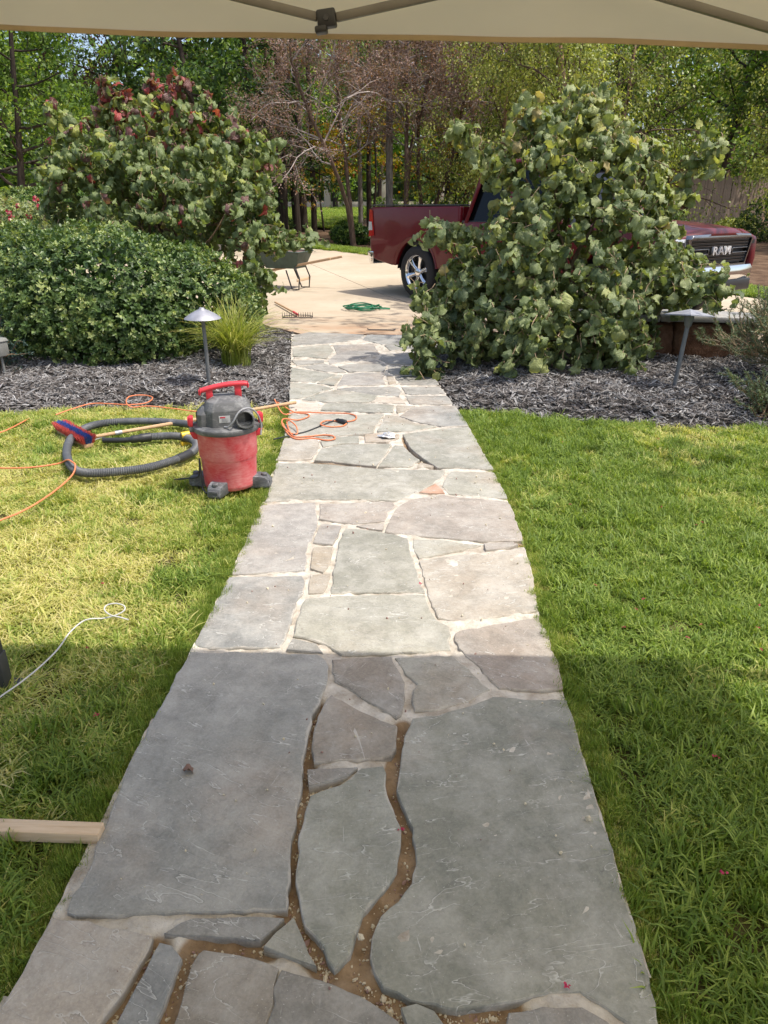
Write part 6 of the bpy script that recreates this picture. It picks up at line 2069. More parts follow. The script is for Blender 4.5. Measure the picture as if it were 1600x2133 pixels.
L_DRAPE = [[(-1.807, 9.000, 1.161), (-1.581, 9.000, 1.151), (-1.384, 9.000, 1.119), (-1.200, 9.000, 1.078)], [(-1.845, 8.800, 0.844), (-1.708, 8.700, 0.746), (-1.656, 8.600, 0.570)], [(-1.942, 9.100, 1.147), (-1.697, 9.000, 1.108), (-1.541, 8.900, 1.049)],
           [(-2.775, 9.500, 2.493), (-2.741, 9.500, 2.687), (-2.715, 9.500, 2.822)], [(-3.567, 9.500, 2.521), (-3.590, 9.500, 2.667), (-3.611, 9.500, 2.788)], [(-2.240, 9.500, 2.142), (-2.111, 9.500, 2.317), (-2.120, 9.500, 2.416)], [(-4.163, 9.600, 2.308), (-4.277, 9.600, 2.485), (-4.285, 9.600, 2.535)],
           [(-2.497, 9.500, 2.442), (-2.435, 9.500, 2.613)], [(-3.002, 9.500, 2.494), (-2.980, 9.500, 2.761)], [(-3.343, 9.500, 2.495), (-3.417, 9.500, 2.569), (-3.374, 9.500, 2.593)], [(-1.821, 9.500, 1.988), (-1.842, 9.500, 2.090), (-1.708, 9.400, 2.108)]]


def tint_l(rr, P, N):
    h = (P[:, 2] - .6) / 2.2
    t = np.clip(.24 + .22 * h + rr.normal(0, .15, len(P)), 0, .68)
    red = rr.random(len(P)) < np.where(P[:, 2] > 2.55, .70, np.where(P[:, 2] > 2.15, .26, .035))
    return np.where(red, rr.uniform(.76, 1.0, len(P)), t)


big_leaf_shrub('red_tipped_shrub', (-3.165, 9.500, 0.680), LBL, 2700, 700, .118, 'filbert_red', tint_l, 'tall shrub with crimson new leaves rising behind the hedge', 'shrub', 22, 22, drape(L_DRAPE, 4, spread=.035))


# clipped hedge: rosettes of small leaves over a rounded block
def rosette_shrub(name, base, blobs, nros, leafn, size, mat, label, cat, seed, tint=(.2, .75), inner=2500, shell=(.94, 1.03), tmpl=None, deep=.8, upb=.45):
    rr = np.random.default_rng(seed)
    root = empty(name, base, 0, label, cat)
    b0 = np.array(base, float)
    P, N = blob_points(rr, blobs, nros, shell, deep)
    lump = 1 + .0 * P[:, 0]
    P = P + N * (.085 * vnoise(P * 2.6, seed) + .055 * vnoise(P * 7, seed + 1))[:, None]
    A = unit(N * .8 + np.array([0, 0, upb]) + rr.normal(0, .28, (nros, 3)))
    ref = unit(np.cross(A, rr.normal(0, 1, (nros, 3))))
    bi = np.cross(A, ref)
    pp, tt, nn_, ss, ti = [], [], [], [], []
    base_t = rr.uniform(tint[0], tint[1], nros) + .12 * vnoise(P * 4, seed + 3)
    for k in range(leafn):
        an = 2.4 * k + rr.uniform(0, .5, nros)
        lay = k / leafn
        rad = ref * np.cos(an)[:, None] + bi * np.sin(an)[:, None]
        el = .25 + .85 * lay
        T = unit(rad * math.cos(el) + A * math.sin(el) + rr.normal(0, .18, (nros, 3)))
        pp.append(P + A * (size * (.55 * lay - .35)) + rr.normal(0, size * .1, (nros, 3)))
        tt.append(T)
        nn_.append(unit(A * 1.0 - rad * .3 + rr.normal(0, .15, (nros, 3))))
        ss.append(size * rr.uniform(.75, 1.15, nros) * (1 - .25 * lay))
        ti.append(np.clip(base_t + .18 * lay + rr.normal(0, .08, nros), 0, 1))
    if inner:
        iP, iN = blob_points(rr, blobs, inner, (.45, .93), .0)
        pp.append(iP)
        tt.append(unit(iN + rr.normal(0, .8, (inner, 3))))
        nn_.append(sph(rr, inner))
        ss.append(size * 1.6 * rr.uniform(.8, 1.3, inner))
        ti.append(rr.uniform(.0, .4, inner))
    me = cloud_mesh('foliage', tmpl or [leaf_simple(.35, .55), leaf_simple(.15, .6)], np.concatenate(pp) - b0, np.concatenate(tt), np.concatenate(nn_), np.concatenate(ss), np.concatenate(ti))
    fo = link('foliage', me, M[mat], root)
    fo['kind'] = 'stuff'
    B = np.array(blobs, float)
    for k in range(7):
        bl = B[rr.integers(len(B))]
        a_ = np.array([bl[0] + rr.normal(0, bl[3] * .3) - b0[0], bl[1] + rr.normal(0, .1) - b0[1], -.05])
        tip = bl[:3] - b0 + rr.uniform(-.6, .6, 3) * bl[3:]
        pts = spline(twisty(rr, a_, tip, 5, .05), 3)
        MB().tube(pts, np.linspace(.018, .006, len(pts)), 6).build('stem', M['twig'], root, True)
    return root


HB = []
for x, y, z, rx_, ry_, rz_ in ((-3.9, 7.35, .76, .95, .9, .45), (-3.05, 7.25, .62, 1.0, 1.0, .60), (-2.45, 7.45, .54, .80, .90, .54), (-3.2, 6.95, .46, .72, .70, .46), (-2.75, 6.9, .42, .62, .62, .42),
                               (-4.8, 7.8, .80, .9, .8, .42), (-3.3, 7.7, .66, 1.2, .85, .56), (-2.9, 6.68, .23, .46, .40, .24), (-2.45, 6.80, .22, .34, .36, .23), (-2.1, 7.75, .42, .5, .6, .42)):
    HB.append((x, y, z, rx_, ry_, rz_))
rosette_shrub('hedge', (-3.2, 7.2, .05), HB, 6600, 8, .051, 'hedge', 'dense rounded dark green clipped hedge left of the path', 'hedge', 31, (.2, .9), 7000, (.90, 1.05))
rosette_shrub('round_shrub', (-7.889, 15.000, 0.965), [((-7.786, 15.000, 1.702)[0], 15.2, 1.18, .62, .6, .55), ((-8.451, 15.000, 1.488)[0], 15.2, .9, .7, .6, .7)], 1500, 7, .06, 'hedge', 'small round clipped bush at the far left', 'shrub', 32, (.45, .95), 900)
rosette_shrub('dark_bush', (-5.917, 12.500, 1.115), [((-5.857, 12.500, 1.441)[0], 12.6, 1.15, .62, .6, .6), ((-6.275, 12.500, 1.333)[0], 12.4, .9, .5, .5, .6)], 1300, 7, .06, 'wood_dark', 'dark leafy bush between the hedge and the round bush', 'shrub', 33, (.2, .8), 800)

# roses at the far left, with pink blooms
ros = rosette_shrub('rose_bush', (-5.368, 10.500, 0.852), [((-5.405, 10.500, 1.347)[0], 10.5, 1.25, .55, .4, .28), ((-5.048, 10.500, 1.286)[0], 10.5, 1.18, .42, .4, .25), ((-5.510, 10.500, 1.163)[0], 10.4, .8, .6, .4, .6)], 700, 5, .06, 'filbert_red', 'rose bush with small pink blooms behind the hedge', 'shrub', 34, (.1, .7), 300, (.7, 1.1))
rr = np.random.default_rng(8)
for k, c in enumerate(((-4.913, 10.400, 1.750), (-5.093, 10.400, 1.497), (-5.500, 10.400, 1.348), (-5.341, 10.400, 1.408), (-4.917, 10.400, 1.378), (-5.182, 10.300, 1.289), (-5.419, 10.300, 1.259), (-5.017, 10.300, 1.396))):
    m = 14
    d = sph(rr, m)
    me = cloud_mesh('bloom', [leaf_simple(.6, 1.0)], d * .008, d, sph(rr, m), np.full(m, .045), rr.uniform(.2, 1, m))
    o = link('bloom', me, M['petal'], ros)
    o.location = Vector(c) - Vector(ros.location)


# needle shrubs
def needle_shrub(name, base, stems, label, cat, mat, seed, nl=.022, dens=230, parent_tw='twig', nw=.16):
    rr = np.random.default_rng(seed)
    root = empty(name, base, 0, label, cat)
    b0 = np.array(base, float)
    P, T, N, S = [], [], [], []
    for a_, b_, sag in stems:
        pts = np.array(spline(twisty(rr, np.array(a_) - b0, np.array(b_) - b0, 5, .05), 6))
        MB().tube(pts, np.linspace(.007, .0025, len(pts)), 5).build('stem', M[parent_tw], root, True)
        L = np.linalg.norm(pts[-1] - pts[0])
        n = int(L * dens)
        t = rr.uniform(.12, 1, n) ** .8 * (len(pts) - 1.001)
        i = t.astype(int)
        p = pts[i] + (pts[i + 1] - pts[i]) * (t - i)[:, None]
        d = unit(pts[np.minimum(i + 1, len(pts) - 1)] - pts[i])
        P.append(p)
        T.append(unit(d * .6 + rr.normal(0, .55, (n, 3))))
        S.append(nl * rr.uniform(.6, 1.25, n))
    P, T, S = np.concatenate(P), np.concatenate(T), np.concatenate(S)
    me = cloud_mesh('foliage', [leaf_quad(nw)], P, T, sph(rr, len(P)), S, rr.uniform(0, 1, len(P)))
    fo = link('foliage', me, M[mat], root)
    fo['kind'] = 'stuff'
    return root


rr = np.random.default_rng(44)
rb = np.array((3.135, 5.900, 0.127))
st = []
for k in range(120):
    a_ = rr.uniform(0, 6.28)
    el = rr.uniform(.35, 1.35)
    L = rr.uniform(.4, .85)
    d = np.array([math.cos(a_) * math.cos(el), math.sin(a_) * math.cos(el) * .8, math.sin(el)])
    s0 = rb + np.array([d[0] * .1, d[1] * .1, .05])
    m = s0 + d * L * .5
    st.append((s0, s0 + d * L, 0))
    for _ in range(3):
        st.append((m + d * rr.uniform(-.1, .3) * L, m + d * L * .4 + rr.normal(0, .10, 3) + np.array([0, 0, .10]), 0))
needle_shrub('rosemary_shrub', tuple(rb), st, 'wispy grey-green needle-leaved shrub at the right edge', 'shrub', 'rosemary', 45, .032, 420, 'stem_green', .13)
jb = np.array((-3.674, 6.200, -0.041))
st = []
for k in range(110):
    a_ = rr.uniform(0, 6.28)
    el = rr.uniform(.0, 1.3)
    L = rr.uniform(.15, .42)
    d = np.array([math.cos(a_) * math.cos(el), math.sin(a_) * math.cos(el), math.sin(el)])
    s0 = jb + np.array([rr.normal(0, .05), rr.normal(0, .05), rr.uniform(.02, .38)])
    st.append((s0, s0 + d * L * .75, 0))
needle_shrub('juniper_bush', tuple(jb), st, 'blue-green juniper bush at the far left of the mulch bed', 'shrub', 'juniper', 46, .028, 420, 'twig', .22)
pb_ = np.array((2.570, 5.150, 0.046))
st = [(pb_ + np.array([rr.normal(0, .08), rr.normal(0, .08), 0]), pb_ + np.array([rr.normal(0, .14), rr.normal(0, .12), rr.uniform(.12, .3)]), 0) for _ in range(60)]
needle_shrub('low_bush', tuple(pb_), st, 'low grey-green bush at the right end of the mulch', 'shrub', 'rosemary', 47, .026, 500, 'twig', .2)


# strap-leaved ornamental grasses
def strap_grass(name, base, n, L, lean, label, seed, mat='strap', tint=(.15, 1.), bias=(0, 0)):
    rr = np.random.default_rng(seed)
    root = empty(name, base, 0, label, 'ornamental grass')
    V, F, T = [], [], []
    for _ in range(n):
        a_ = rr.uniform(0, 6.28)
        d = np.array([math.cos(a_) + bias[0], math.sin(a_) + bias[1], 0])
        d = d / np.linalg.norm(d)
        sd = np.array([-d[1], d[0], 0])
        b = np.array([rr.normal(0, .045), rr.normal(0, .045), -.02])
        l, ln, w = L * rr.uniform(.55, 1.15), lean * rr.uniform(.15, 1.25), rr.uniform(.003, .0055)
        k = len(V)
        tn = rr.uniform(*tint)
        for t in np.linspace(0, 1, 8):
            c = b + d * (l * ln * t ** 1.7) + np.array([0, 0, l * (t - .55 * ln * t ** 2.6)])
            ww = w * (1 - t ** 2.5) + .0004
            V += [c - sd * ww, c + np.array([0, 0, -.001]), c + sd * ww]
            T += [tn * (.75 + .25 * t)] * 3
        for i in range(7):
            q = k + i * 3
            F += [(q, q + 1, q + 4), (q, q + 4, q + 3), (q + 1, q + 2, q + 5), (q + 1, q + 5, q + 4)]
    me = bpy.data.meshes.new('blades')
    me.from_pydata(np.array(V), [], np.array(F))
    at = me.attributes.new('tint', 'FLOAT', 'POINT')
    at.data.foreach_set('value', np.array(T, np.float32))
    me.polygons.foreach_set('use_smooth', np.ones(len(me.polygons), bool))
    o = link('blades', me, M[mat], root)
    o['kind'] = 'stuff'
    MB().lathe([(.06, -.04), (.05, .02), (.02, .04)], seg=10).build('crown', M['twig'], root, True)
    return root


strap_grass('ornamental_grass', (-1.634, 6.664, 0.060), 560, .68, .80, 'yellow variegated ornamental grass clump behind the path light', 51, 'strap', (.3, 1.))
strap_grass('ornamental_grass', (-1.835, 8.214, 0.060), 170, .52, .7, 'smaller green strap-leaved clump beside the far path edge', 52, 'strap', (.0, .4))
strap_grass('ornamental_grass', (0.591, 7.017, 0.080), 170, .42, .9, 'dark green grassy clump under the drooping shrub', 53, 'grass', (.1, .7), (-.5, -.2))

# ------------------------------------------------------------------ rough stone seat wall at the right
sw = empty('stone_wall', (2.667, 6.966, 0.000), R(-6), 'rough brown boulder wall with a grey flagstone cap', 'wall')


def boulder(c, s, seed, cuts=4):
    bmx = bmesh.new()
    bmesh.ops.create_cube(bmx, size=2)
    bmesh.ops.subdivide_edges(bmx, edges=bmx.edges[:], cuts=9, use_grid_fill=True)
    q = np.array([v.co[:] for v in bmx.verts])
    r_ = np.linalg.norm(q, axis=1, keepdims=True)
    q = q * (.62 + .38 * (1.15 / r_))
    q = q * (1 + .09 * vnoise(q * 1.6, seed) + .05 * vnoise(q * 4, seed + 1))[:, None]
    q[:, 2] = np.clip(q[:, 2], -1, .96)
    for v, p in zip(bmx.verts, q):
        v.co = Vector(p * np.array(s)) + Vector(c)
    me = bpy.data.meshes.new('boulder')
    bmx.to_mesh(me)
    bmx.free()
    return link('boulder', me, M['rock'], sw, True)


boulder((.16, .10, .17), (.40, .20, .26), 3)
boulder((-.56, .12, .17), (.34, .20, .25), 5)
boulder((-1.2, .14, .16), (.32, .20, .25), 9)
V, F = [], []
pts = [(-1.5, -.10), (-1.0, -.14), (-.62, -.12), (-.35, -.15), (.05, -.13), (.36, -.16), (.60, -.08), (.62, .14), (.30, .33), (-.2, .36), (-.8, .33), (-1.5, .36)]
for (nm, x0, x1, k) in (('cap_stone', -1.5, -.38, 1), ('cap_stone', -.37, .64, 2)):
    pp_ = clip(clip(pts, np.array([1., 0]), x1), np.array([-1., 0]), -x0)
    o = MB().prism([tuple(p) for p in pp_], 'z', .425 + .006 * k, .475 + .006 * k).build(nm, M['stone'], sw, bevel=.008)
    o.color = (.30, .295, .285, 1)

# ------------------------------------------------------------------ trees
def skeleton(seed, H, r0, nb, first=.3, ang=(1.0, .9, .8), lenf=(.42, .5, .5), up=(.12, .05, 0.), wob=(.06, .14, .2), stems=1, spread=.25):
    rr = np.random.default_rng(seed)
    S, tips = [], []

    def branch(p, d, L, r_, lev):
        n = (9, 6, 4, 3)[lev]
        pts, ds = [p], []
        r1 = r_ * (.35 if lev == 0 else .3)
        for i in range(n):
            d = unit(d + rr.normal(0, wob[min(lev, 2)], 3) + np.array([0, 0, up[min(lev, 2)]]))
            q = pts[-1] + d * L / n
            S.append((pts[-1], q, r_ + (r1 - r_) * i / n, r_ + (r1 - r_) * (i + 1) / n, lev))
            pts.append(q)
            ds.append(d)
        if lev == len(nb):
            tips.append((np.array(pts), d))
            return
        az = rr.uniform(0, 6.28)
        for k in range(nb[lev]):
            t = (first if lev == 0 else .2) + (1 - (first if lev == 0 else .2)) * (k + rr.uniform(.2, .9)) / nb[lev]
            i = min(int(t * n), n - 1)
            f = t * n - i
            c = pts[i] + (pts[i + 1] - pts[i]) * f
            az += 2.4 + rr.normal(0, .3)
            dd = ds[i]
            a = unit(np.cross(dd, [.3, .2, 1.] if abs(dd[2]) < .9 else [1., 0, 0]))
            b = np.cross(dd, a)
            th = ang[min(lev, 2)] * rr.uniform(.75, 1.2)
            nd = dd * math.cos(th) + (a * math.cos(az) + b * math.sin(az)) * math.sin(th)
            shrink = (1 - .55 * (t - first) / (1 - first)) if lev == 0 else (1 - .4 * t)
            branch(c, nd, L * lenf[min(lev, 2)] * shrink * rr.uniform(.75, 1.2), max(.004, (r_ + (r1 - r_) * t) * .5), lev + 1)

    for s in range(stems):
        a = 6.28 * s / stems + rr.uniform(0, 1)
        d = unit(np.array([math.cos(a) * spread * (stems > 1), math.sin(a) * spread * (stems > 1), 1.]))
        branch(np.array([math.cos(a) * .1 * (stems > 1), math.sin(a) * .1 * (stems > 1), -.15]), d, H * rr.uniform(.85, 1.05), r0, 0)
    return S, tips


def tree_meshes(seed, H, r0, nb, leaf, per, tint, droop=0., spread_l=.16, tmpl=None, flat=0., **kw):
    S, tips = skeleton(seed, H, r0, nb, **kw)
    rr = np.random.default_rng(seed + 500)
    lv = np.array([s[4] for s in S])
    P0, P1 = np.array([s[0] for s in S]), np.array([s[1] for s in S])
    R0, R1 = np.array([s[2] for s in S]), np.array([s[3] for s in S])
    trunk = seg_mesh('trunk', P0[lv == 0], P1[lv == 0], R0[lv == 0], R1[lv == 0], 10)
    limbs = seg_mesh('limbs', P0[lv > 0], P1[lv > 0], R0[lv > 0], R1[lv > 0], 4)
    crown = None
    if per:
        P, T = [], []
        for pts, d in tips:
            n = rr.poisson(per)
            t = rr.uniform(0, 1, n) * (len(pts) - 1.001)
            i = t.astype(int)
            p = pts[i] + (pts[i + 1] - pts[i]) * (t - i)[:, None] + rr.normal(0, spread_l, (n, 3)) * np.array([1, 1, 1 - flat])
            p[:, 2] -= droop * np.abs(rr.normal(0, 1, n))
            P.append(p)
            T.append(unit(d + rr.normal(0, .7, (n, 3)) + np.array([0, 0, -.3 - 2 * droop])))
        P, T = np.concatenate(P), np.concatenate(T)
        n = len(P)
        N = unit(np.array([0, 0, 1.]) + rr.normal(0, .6, (n, 3)))
        tt = np.clip(rr.uniform(tint[0], tint[1], n) + .2 * vnoise(P * .9, seed), 0, 1)
        crown = cloud_mesh('crown', tmpl or [leaf_quad(.62), leaf_quad(.5)], P, T, N, leaf * rr.uniform(.7, 1.25, n), tt)
    return trunk, limbs, crown


PROTO = {}


def proto(key, bark_m, twig_m, leaf_m, **kw):
    tr, li, cr = tree_meshes(**kw)
    tr.materials.append(M[bark_m])
    li.materials.append(M[twig_m])
    if cr:
        cr.materials.append(M[leaf_m])
    PROTO[key] = (tr, li, cr)


proto('green_a', 'bark_brown', 'bark_dark', 'wood_green', seed=1, H=10.5, r0=.15, nb=(20, 6, 4), leaf=.17, per=17, tint=(.15, .95), first=.16, ang=(1.25, .9, .8), lenf=(.36, .5, .5))
proto('green_b', 'bark_dark', 'bark_dark', 'wood_green', seed=2, H=9.0, r0=.14, nb=(20, 6, 4), leaf=.16, per=17, tint=(.0, .75), first=.14, ang=(1.3, .9, .8), lenf=(.40, .5, .5))
proto('dark_a', 'bark_dark', 'bark_dark', 'wood_dark', seed=3, H=8.5, r0=.13, nb=(24, 6, 4), leaf=.15, per=17, tint=(.1, 1.), first=.10, ang=(1.4, .8, .7), lenf=(.38, .5, .45), up=(.1, -.02, -.05), flat=.6)
proto('birch_a', 'bark_pink', 'bark_brown', 'birch', seed=4, H=7.5, r0=.085, nb=(16, 7, 4), leaf=.085, per=24, tint=(.1, 1.), first=.16, ang=(.8, .8, 1.0), lenf=(.45, .5, .5), up=(.1, -.08, -.28), stems=2, spread=.22, droop=.12, spread_l=.12)
proto('birch_b', 'bark_pink', 'bark_brown', 'birch', seed=5, H=7.0, r0=.08, nb=(15, 7, 4), leaf=.085, per=24, tint=(.0, .9), first=.12, ang=(.9, .8, 1.0), lenf=(.48, .5, .5), up=(.1, -.08, -.28), stems=2, spread=.3, droop=.12, spread_l=.12)
proto('brown_a', 'bark_brown', 'twig_pale', 'brown_leaf', seed=6, H=6.6, r0=.075, nb=(13, 8, 6), leaf=.065, per=17, tint=(.1, .95), first=.40, ang=(1.15, .85, .8), lenf=(.52, .5, .45), up=(.06, .02, .05), wob=(.10, .2, .22), stems=2, spread=.2, spread_l=.09)
proto('brown_b', 'bark_brown', 'twig_pale', 'brown_leaf', seed=7, H=7.2, r0=.09, nb=(13, 8, 6), leaf=.065, per=16, tint=(.2, 1.), first=.42, ang=(1.2, .85, .8), lenf=(.52, .5, .45), up=(.06, .0, .04), wob=(.10, .2, .22), stems=2, spread=.14, spread_l=.09)
proto('purple', 'bark_dark', 'bark_dark', 'purple_leaf', seed=8, H=8.5, r0=.11, nb=(16, 6, 4), leaf=.10, per=26, tint=(.0, 1.), first=.3, droop=.12)
proto('autumn', 'bark_dark', 'bark_dark', 'autumn_leaf', seed=9, H=4.6, r0=.05, nb=(12, 5, 4), leaf=.12, per=10, tint=(.0, .9), first=.35, ang=(1.3, .8, .8), flat=.7)
proto('pole', 'bark_grey', 'bark_dark', 'wood_green', seed=10, H=15., r0=.15, nb=(9, 5, 3), leaf=.19, per=16, tint=(.1, .8), first=.58, wob=(.012, .14, .2), ang=(1.1, .9, .8), lenf=(.28, .5, .5))
proto('pole_dark', 'bark_dark', 'bark_dark', 'wood_green', seed=11, H=14., r0=.17, nb=(9, 5, 3), leaf=.19, per=16, tint=(.0, .7), first=.42, wob=(.022, .14, .2), ang=(1.1, .9, .8), lenf=(.30, .5, .5))


def plant(name, key, loc, scale, rz, label, group=None, squash=1.):
    root = empty(name, (loc[0], loc[1], float(terr(loc[1])) - .03), rz, label, 'tree', group)
    root.scale = (scale, scale, scale * squash)
    for nm, me in zip(('trunk', 'limbs', 'crown'), PROTO[key]):
        if me is not None:
            o = bpy.data.objects.new(nm, me)
            COL.objects.link(o)
            o.parent = root
            if nm == 'crown':
                o['kind'] = 'stuff'
    return root


TREES = [
    # twiggy withered trees in the middle
    ('withered_tree', 'brown_a', (-2.566, 33.496, 0.615), 23.5, 1.0, 1.1, 'withered brown tree with pale twigs left of the grey trunk'),
    ('withered_tree', 'brown_b', (-0.237, 33.535, 0.616), 24.5, 1.0, 3.9, 'withered brown twin-stemmed tree right of the grey trunk'),
    ('withered_tree', 'brown_a', (0.489, 33.547, 0.616), 27.0, 1.08, 2.6, 'withered brown tree behind the truck cab'),
    ('withered_tree', 'brown_b', (2.974, 33.589, 0.618), 28.0, 1.05, .4, 'withered brown tree between the truck and the birches'),
    # straight trunks
    ('tall_tree', 'pole', (-1.027, 33.522, 0.616), 26.0, .92, 0., 'straight grey-barked tree trunk behind the truck bed'),
    ('tall_tree', 'pole', (-2.274, 33.501, 0.615), 33.0, .75, 1.3, 'slim pale trunk between the two gate piers'),
    ('tall_tree', 'pole_dark', (-1.921, 33.507, 0.615), 34.0, .72, 2., 'slim dark trunk between the two gate piers'),
    ('tall_tree', 'pole_dark', (-5.653, 33.444, 0.613), 27.0, 1.05, .3, 'thick dark trunk nearest the red-tipped shrub'),
    ('tall_tree', 'pole_dark', (-5.047, 33.454, 0.614), 29.0, .95, 4.1, 'second dark trunk of the clump beyond the wheelbarrow'),
    ('tall_tree', 'pole_dark', (-4.734, 33.459, 0.614), 30.5, 1.0, 3.3, 'third dark trunk of the clump beyond the wheelbarrow'),
    ('tall_tree', 'pole_dark', (-4.296, 33.466, 0.614), 31.0, .75, 5.2, 'thin leaning dark trunk at the edge of the clump'),
    ('tall_tree', 'pole_dark', (2.209, 33.576, 0.617), 36.0, .8, 1.0, 'dark trunk behind the cab of the truck'),
    # broadleaf greens
    ('leafy_tree', 'green_b', (-17.126, 33.250, 0.607), 20.0, .78, 1.2, 'fine-leaved dark green tree at the far left'),
    ('leafy_tree', 'green_a', (-19.568, 33.208, 0.606), 22.0, .9, 2.2, 'green tree cut by the left edge of the picture'),
    ('leafy_tree', 'green_a', (-14.903, 33.287, 0.609), 30.0, .85, 3.1, 'light green tree below the gap of sky'),
    ('leafy_tree', 'green_b', (-12.686, 33.325, 0.610), 36.0, .75, 4.3, 'green tree behind the top of the red-tipped shrub'),
    ('layered_tree', 'dark_a', (-9.004, 33.387, 0.612), 23.0, .95, .6, 'dark layered evergreen right of the red-tipped shrub'),
    ('layered_tree', 'dark_a', (-7.117, 33.419, 0.613), 27.0, 1.05, 2.8, 'dark layered evergreen beside the withered twigs'),
    ('layered_tree', 'dark_a', (-10.475, 33.362, 0.611), 29.0, 1.15, 4.0, 'tall dark evergreen below the canopy edge'),
    ('leafy_tree', 'green_a', (-5.758, 33.442, 0.613), 37.0, 1.1, 5.4, 'green tree above the dark trunk clump'),
    ('leafy_tree', 'green_b', (-3.357, 33.482, 0.614), 57.0, 1.5, .2, 'green tree over the left gate pier'),
    ('leafy_tree', 'green_a', (-1.484, 33.514, 0.615), 58.0, 1.5, 1.7, 'green tree over the right gate pier'),
    ('leafy_tree', 'green_b', (1.318, 33.561, 0.617), 38.0, 1.1, 2.5, 'green tree behind the withered trees'),
    ('leafy_tree', 'green_a', (3.077, 33.591, 0.618), 36.0, 1.1, 3.6, 'bright green tree behind the drooping shrub'),
    ('leafy_tree', 'green_b', (5.142, 33.626, 0.619), 31.0, 1.05, 4.9, 'green tree left of the birches'),
    ('leafy_tree', 'green_b', (8.844, 33.689, 0.621), 34.0, 1.15, 4.2, 'green tree deep behind the birches'),
    ('leafy_tree', 'green_a', (12.734, 33.754, 0.623), 36.0, 1.2, .9, 'green tree behind the board fence'),
    ('leafy_tree', 'green_b', (15.994, 33.809, 0.624), 33.0, 1.2, 2.9, 'green tree at the far right edge'),
    ('purple_tree', 'purple', (-11.359, 33.347, 0.610), 31.0, 1.15, 1., 'dark purple-leaved tree below the canopy edge'),
    ('turning_tree', 'autumn', (-3.878, 33.474, 0.614), 31.0, .85, .5, 'small tree with orange turning leaves near the dark trunks'),
    ('turning_tree', 'autumn', (-1.733, 33.510, 0.615), 33.0, 1.25, 2.5, 'small tree with yellow turning leaves behind the grey trunk'),
    ('turning_tree', 'autumn', (1.732, 33.568, 0.617), 29.0, .85, 4.5, 'small tree with reddish leaves behind the truck cab'),
    # birches at the right
    ('birch_tree', 'birch_a', (6.789, 33.654, 0.620), 19.5, .95, 1.0, 'pale yellow-green birch above the drooping shrub'),
    ('birch_tree', 'birch_b', (9.152, 33.694, 0.621), 37.0, 1.55, 2.9, 'birch with pink peeling stems left of the board fence'),
    ('birch_tree', 'birch_a', (13.142, 33.761, 0.623), 46.0, 1.9, 4.4, 'drooping birch rising behind the board fence'),
    ('birch_tree', 'birch_b', (17.620, 33.837, 0.625), 24.0, 1.15, .2, 'birch cut by the right edge of the picture'),
    ('birch_tree', 'birch_b', (7.304, 33.663, 0.620), 27.0, 1.2, 5.6, 'farther birch behind the pink stems'),
    ('birch_tree', 'birch_a', (4.110, 33.609, 0.618), 24.0, .95, 3.4, 'slender birch beside the withered trees'),
]
for nm, key, p, dist, sc, rz, lab in TREES:
    f = dist / p[1]
    plant(nm, key, (p[0] * f, dist), sc, rz, lab)

# tall tree outside the frame at the right, over the drive: its crown dapples shrub, truck and driveway
tr, li, cr = tree_meshes(seed=15, H=8.2, r0=.13, nb=(15, 6, 4), leaf=.15, per=7, tint=(.2, .9), first=.50, ang=(1.25, .8, .8), lenf=(.52, .5, .5), up=(.02, .02, 0.), tmpl=[leaf_simple(.2, .7)])
for me, mm in ((tr, 'bark_brown'), (li, 'bark_brown'), (cr, 'wood_green')):
    me.materials.append(M[mm])
PROTO['shade'] = (tr, li, cr)
plant('shade_tree', 'shade', (5.7, 8.9), 1.0, .6, 'tall leafy tree over the drive, its low twigs under the canopy edge')

# low growth along the edge of the wood
LOW = [((-1.917, 24.323, 0.340), .9, .55, 'wood_dark', 'grey-green wispy shrub left of the truck bed'), ((-2.480, 28.584, 0.468), .7, .4, 'wood_green', 'low shrub under the slim trunks'), ((-1.578, 41.445, 0.853), 1.6, .9, 'wood_green', 'rounded green bush before the right gate pier'),
       ((0.385, 33.546, 0.616), 1.4, 1.0, 'wood_green', 'green bush behind the truck bed'), ((1.451, 31.865, 0.566), 1.3, 1.1, 'wood_green', 'leafy bush behind the truck cab'), ((-5.188, 27.512, 0.435), 1.2, .8, 'wood_dark', 'dark bush beside the wheelbarrow'),
       ((-6.572, 27.484, 0.435), 1.4, .9, 'wood_dark', 'dark undergrowth bush under the evergreens'), ((11.442, 25.617, 0.379), 1.2, 1.3, 'wood_dark', 'dense dark bush beside the board fence'), ((12.706, 31.134, 0.544), 1.1, .35, 'birch', 'low pale ground bush before the board fence'),
       ((3.539, 30.367, 0.521), 1.4, 1.1, 'wood_green', 'green bush hidden behind the drooping shrub'), ((6.480, 27.753, 0.443), 1.3, 1.0, 'birch', 'pale bush under the birches'), ((-11.436, 27.383, 0.431), 1.6, 1.1, 'wood_dark', 'dark bush behind the red-tipped shrub'),
       ((-9.174, 27.430, 0.433), 1.6, 1.2, 'wood_dark', 'dark bush under the purple tree'), ((9.256, 29.083, 0.482), 1.1, .8, 'wood_dark', 'dark bush by the stained gate')]
for k, (p, w, h, mt, lab) in enumerate(LOW):
    rosette_shrub('bush', (p[0], p[1], float(terr(p[1]))), [(p[0], p[1], p[2] + h * .5, w * .6, w * .5, h * .55), (p[0] + w * .35, p[1] + .2, p[2] + h * .38, w * .42, w * .4, h * .42), (p[0] - w * .35, p[1], p[2] + h * .35, w * .42, w * .4, h * .4)],
                  520, 6, .10, mt, lab, 'bush', 60 + k, (.1, .9), 200, (.55, 1.12), [leaf_quad(.5)])

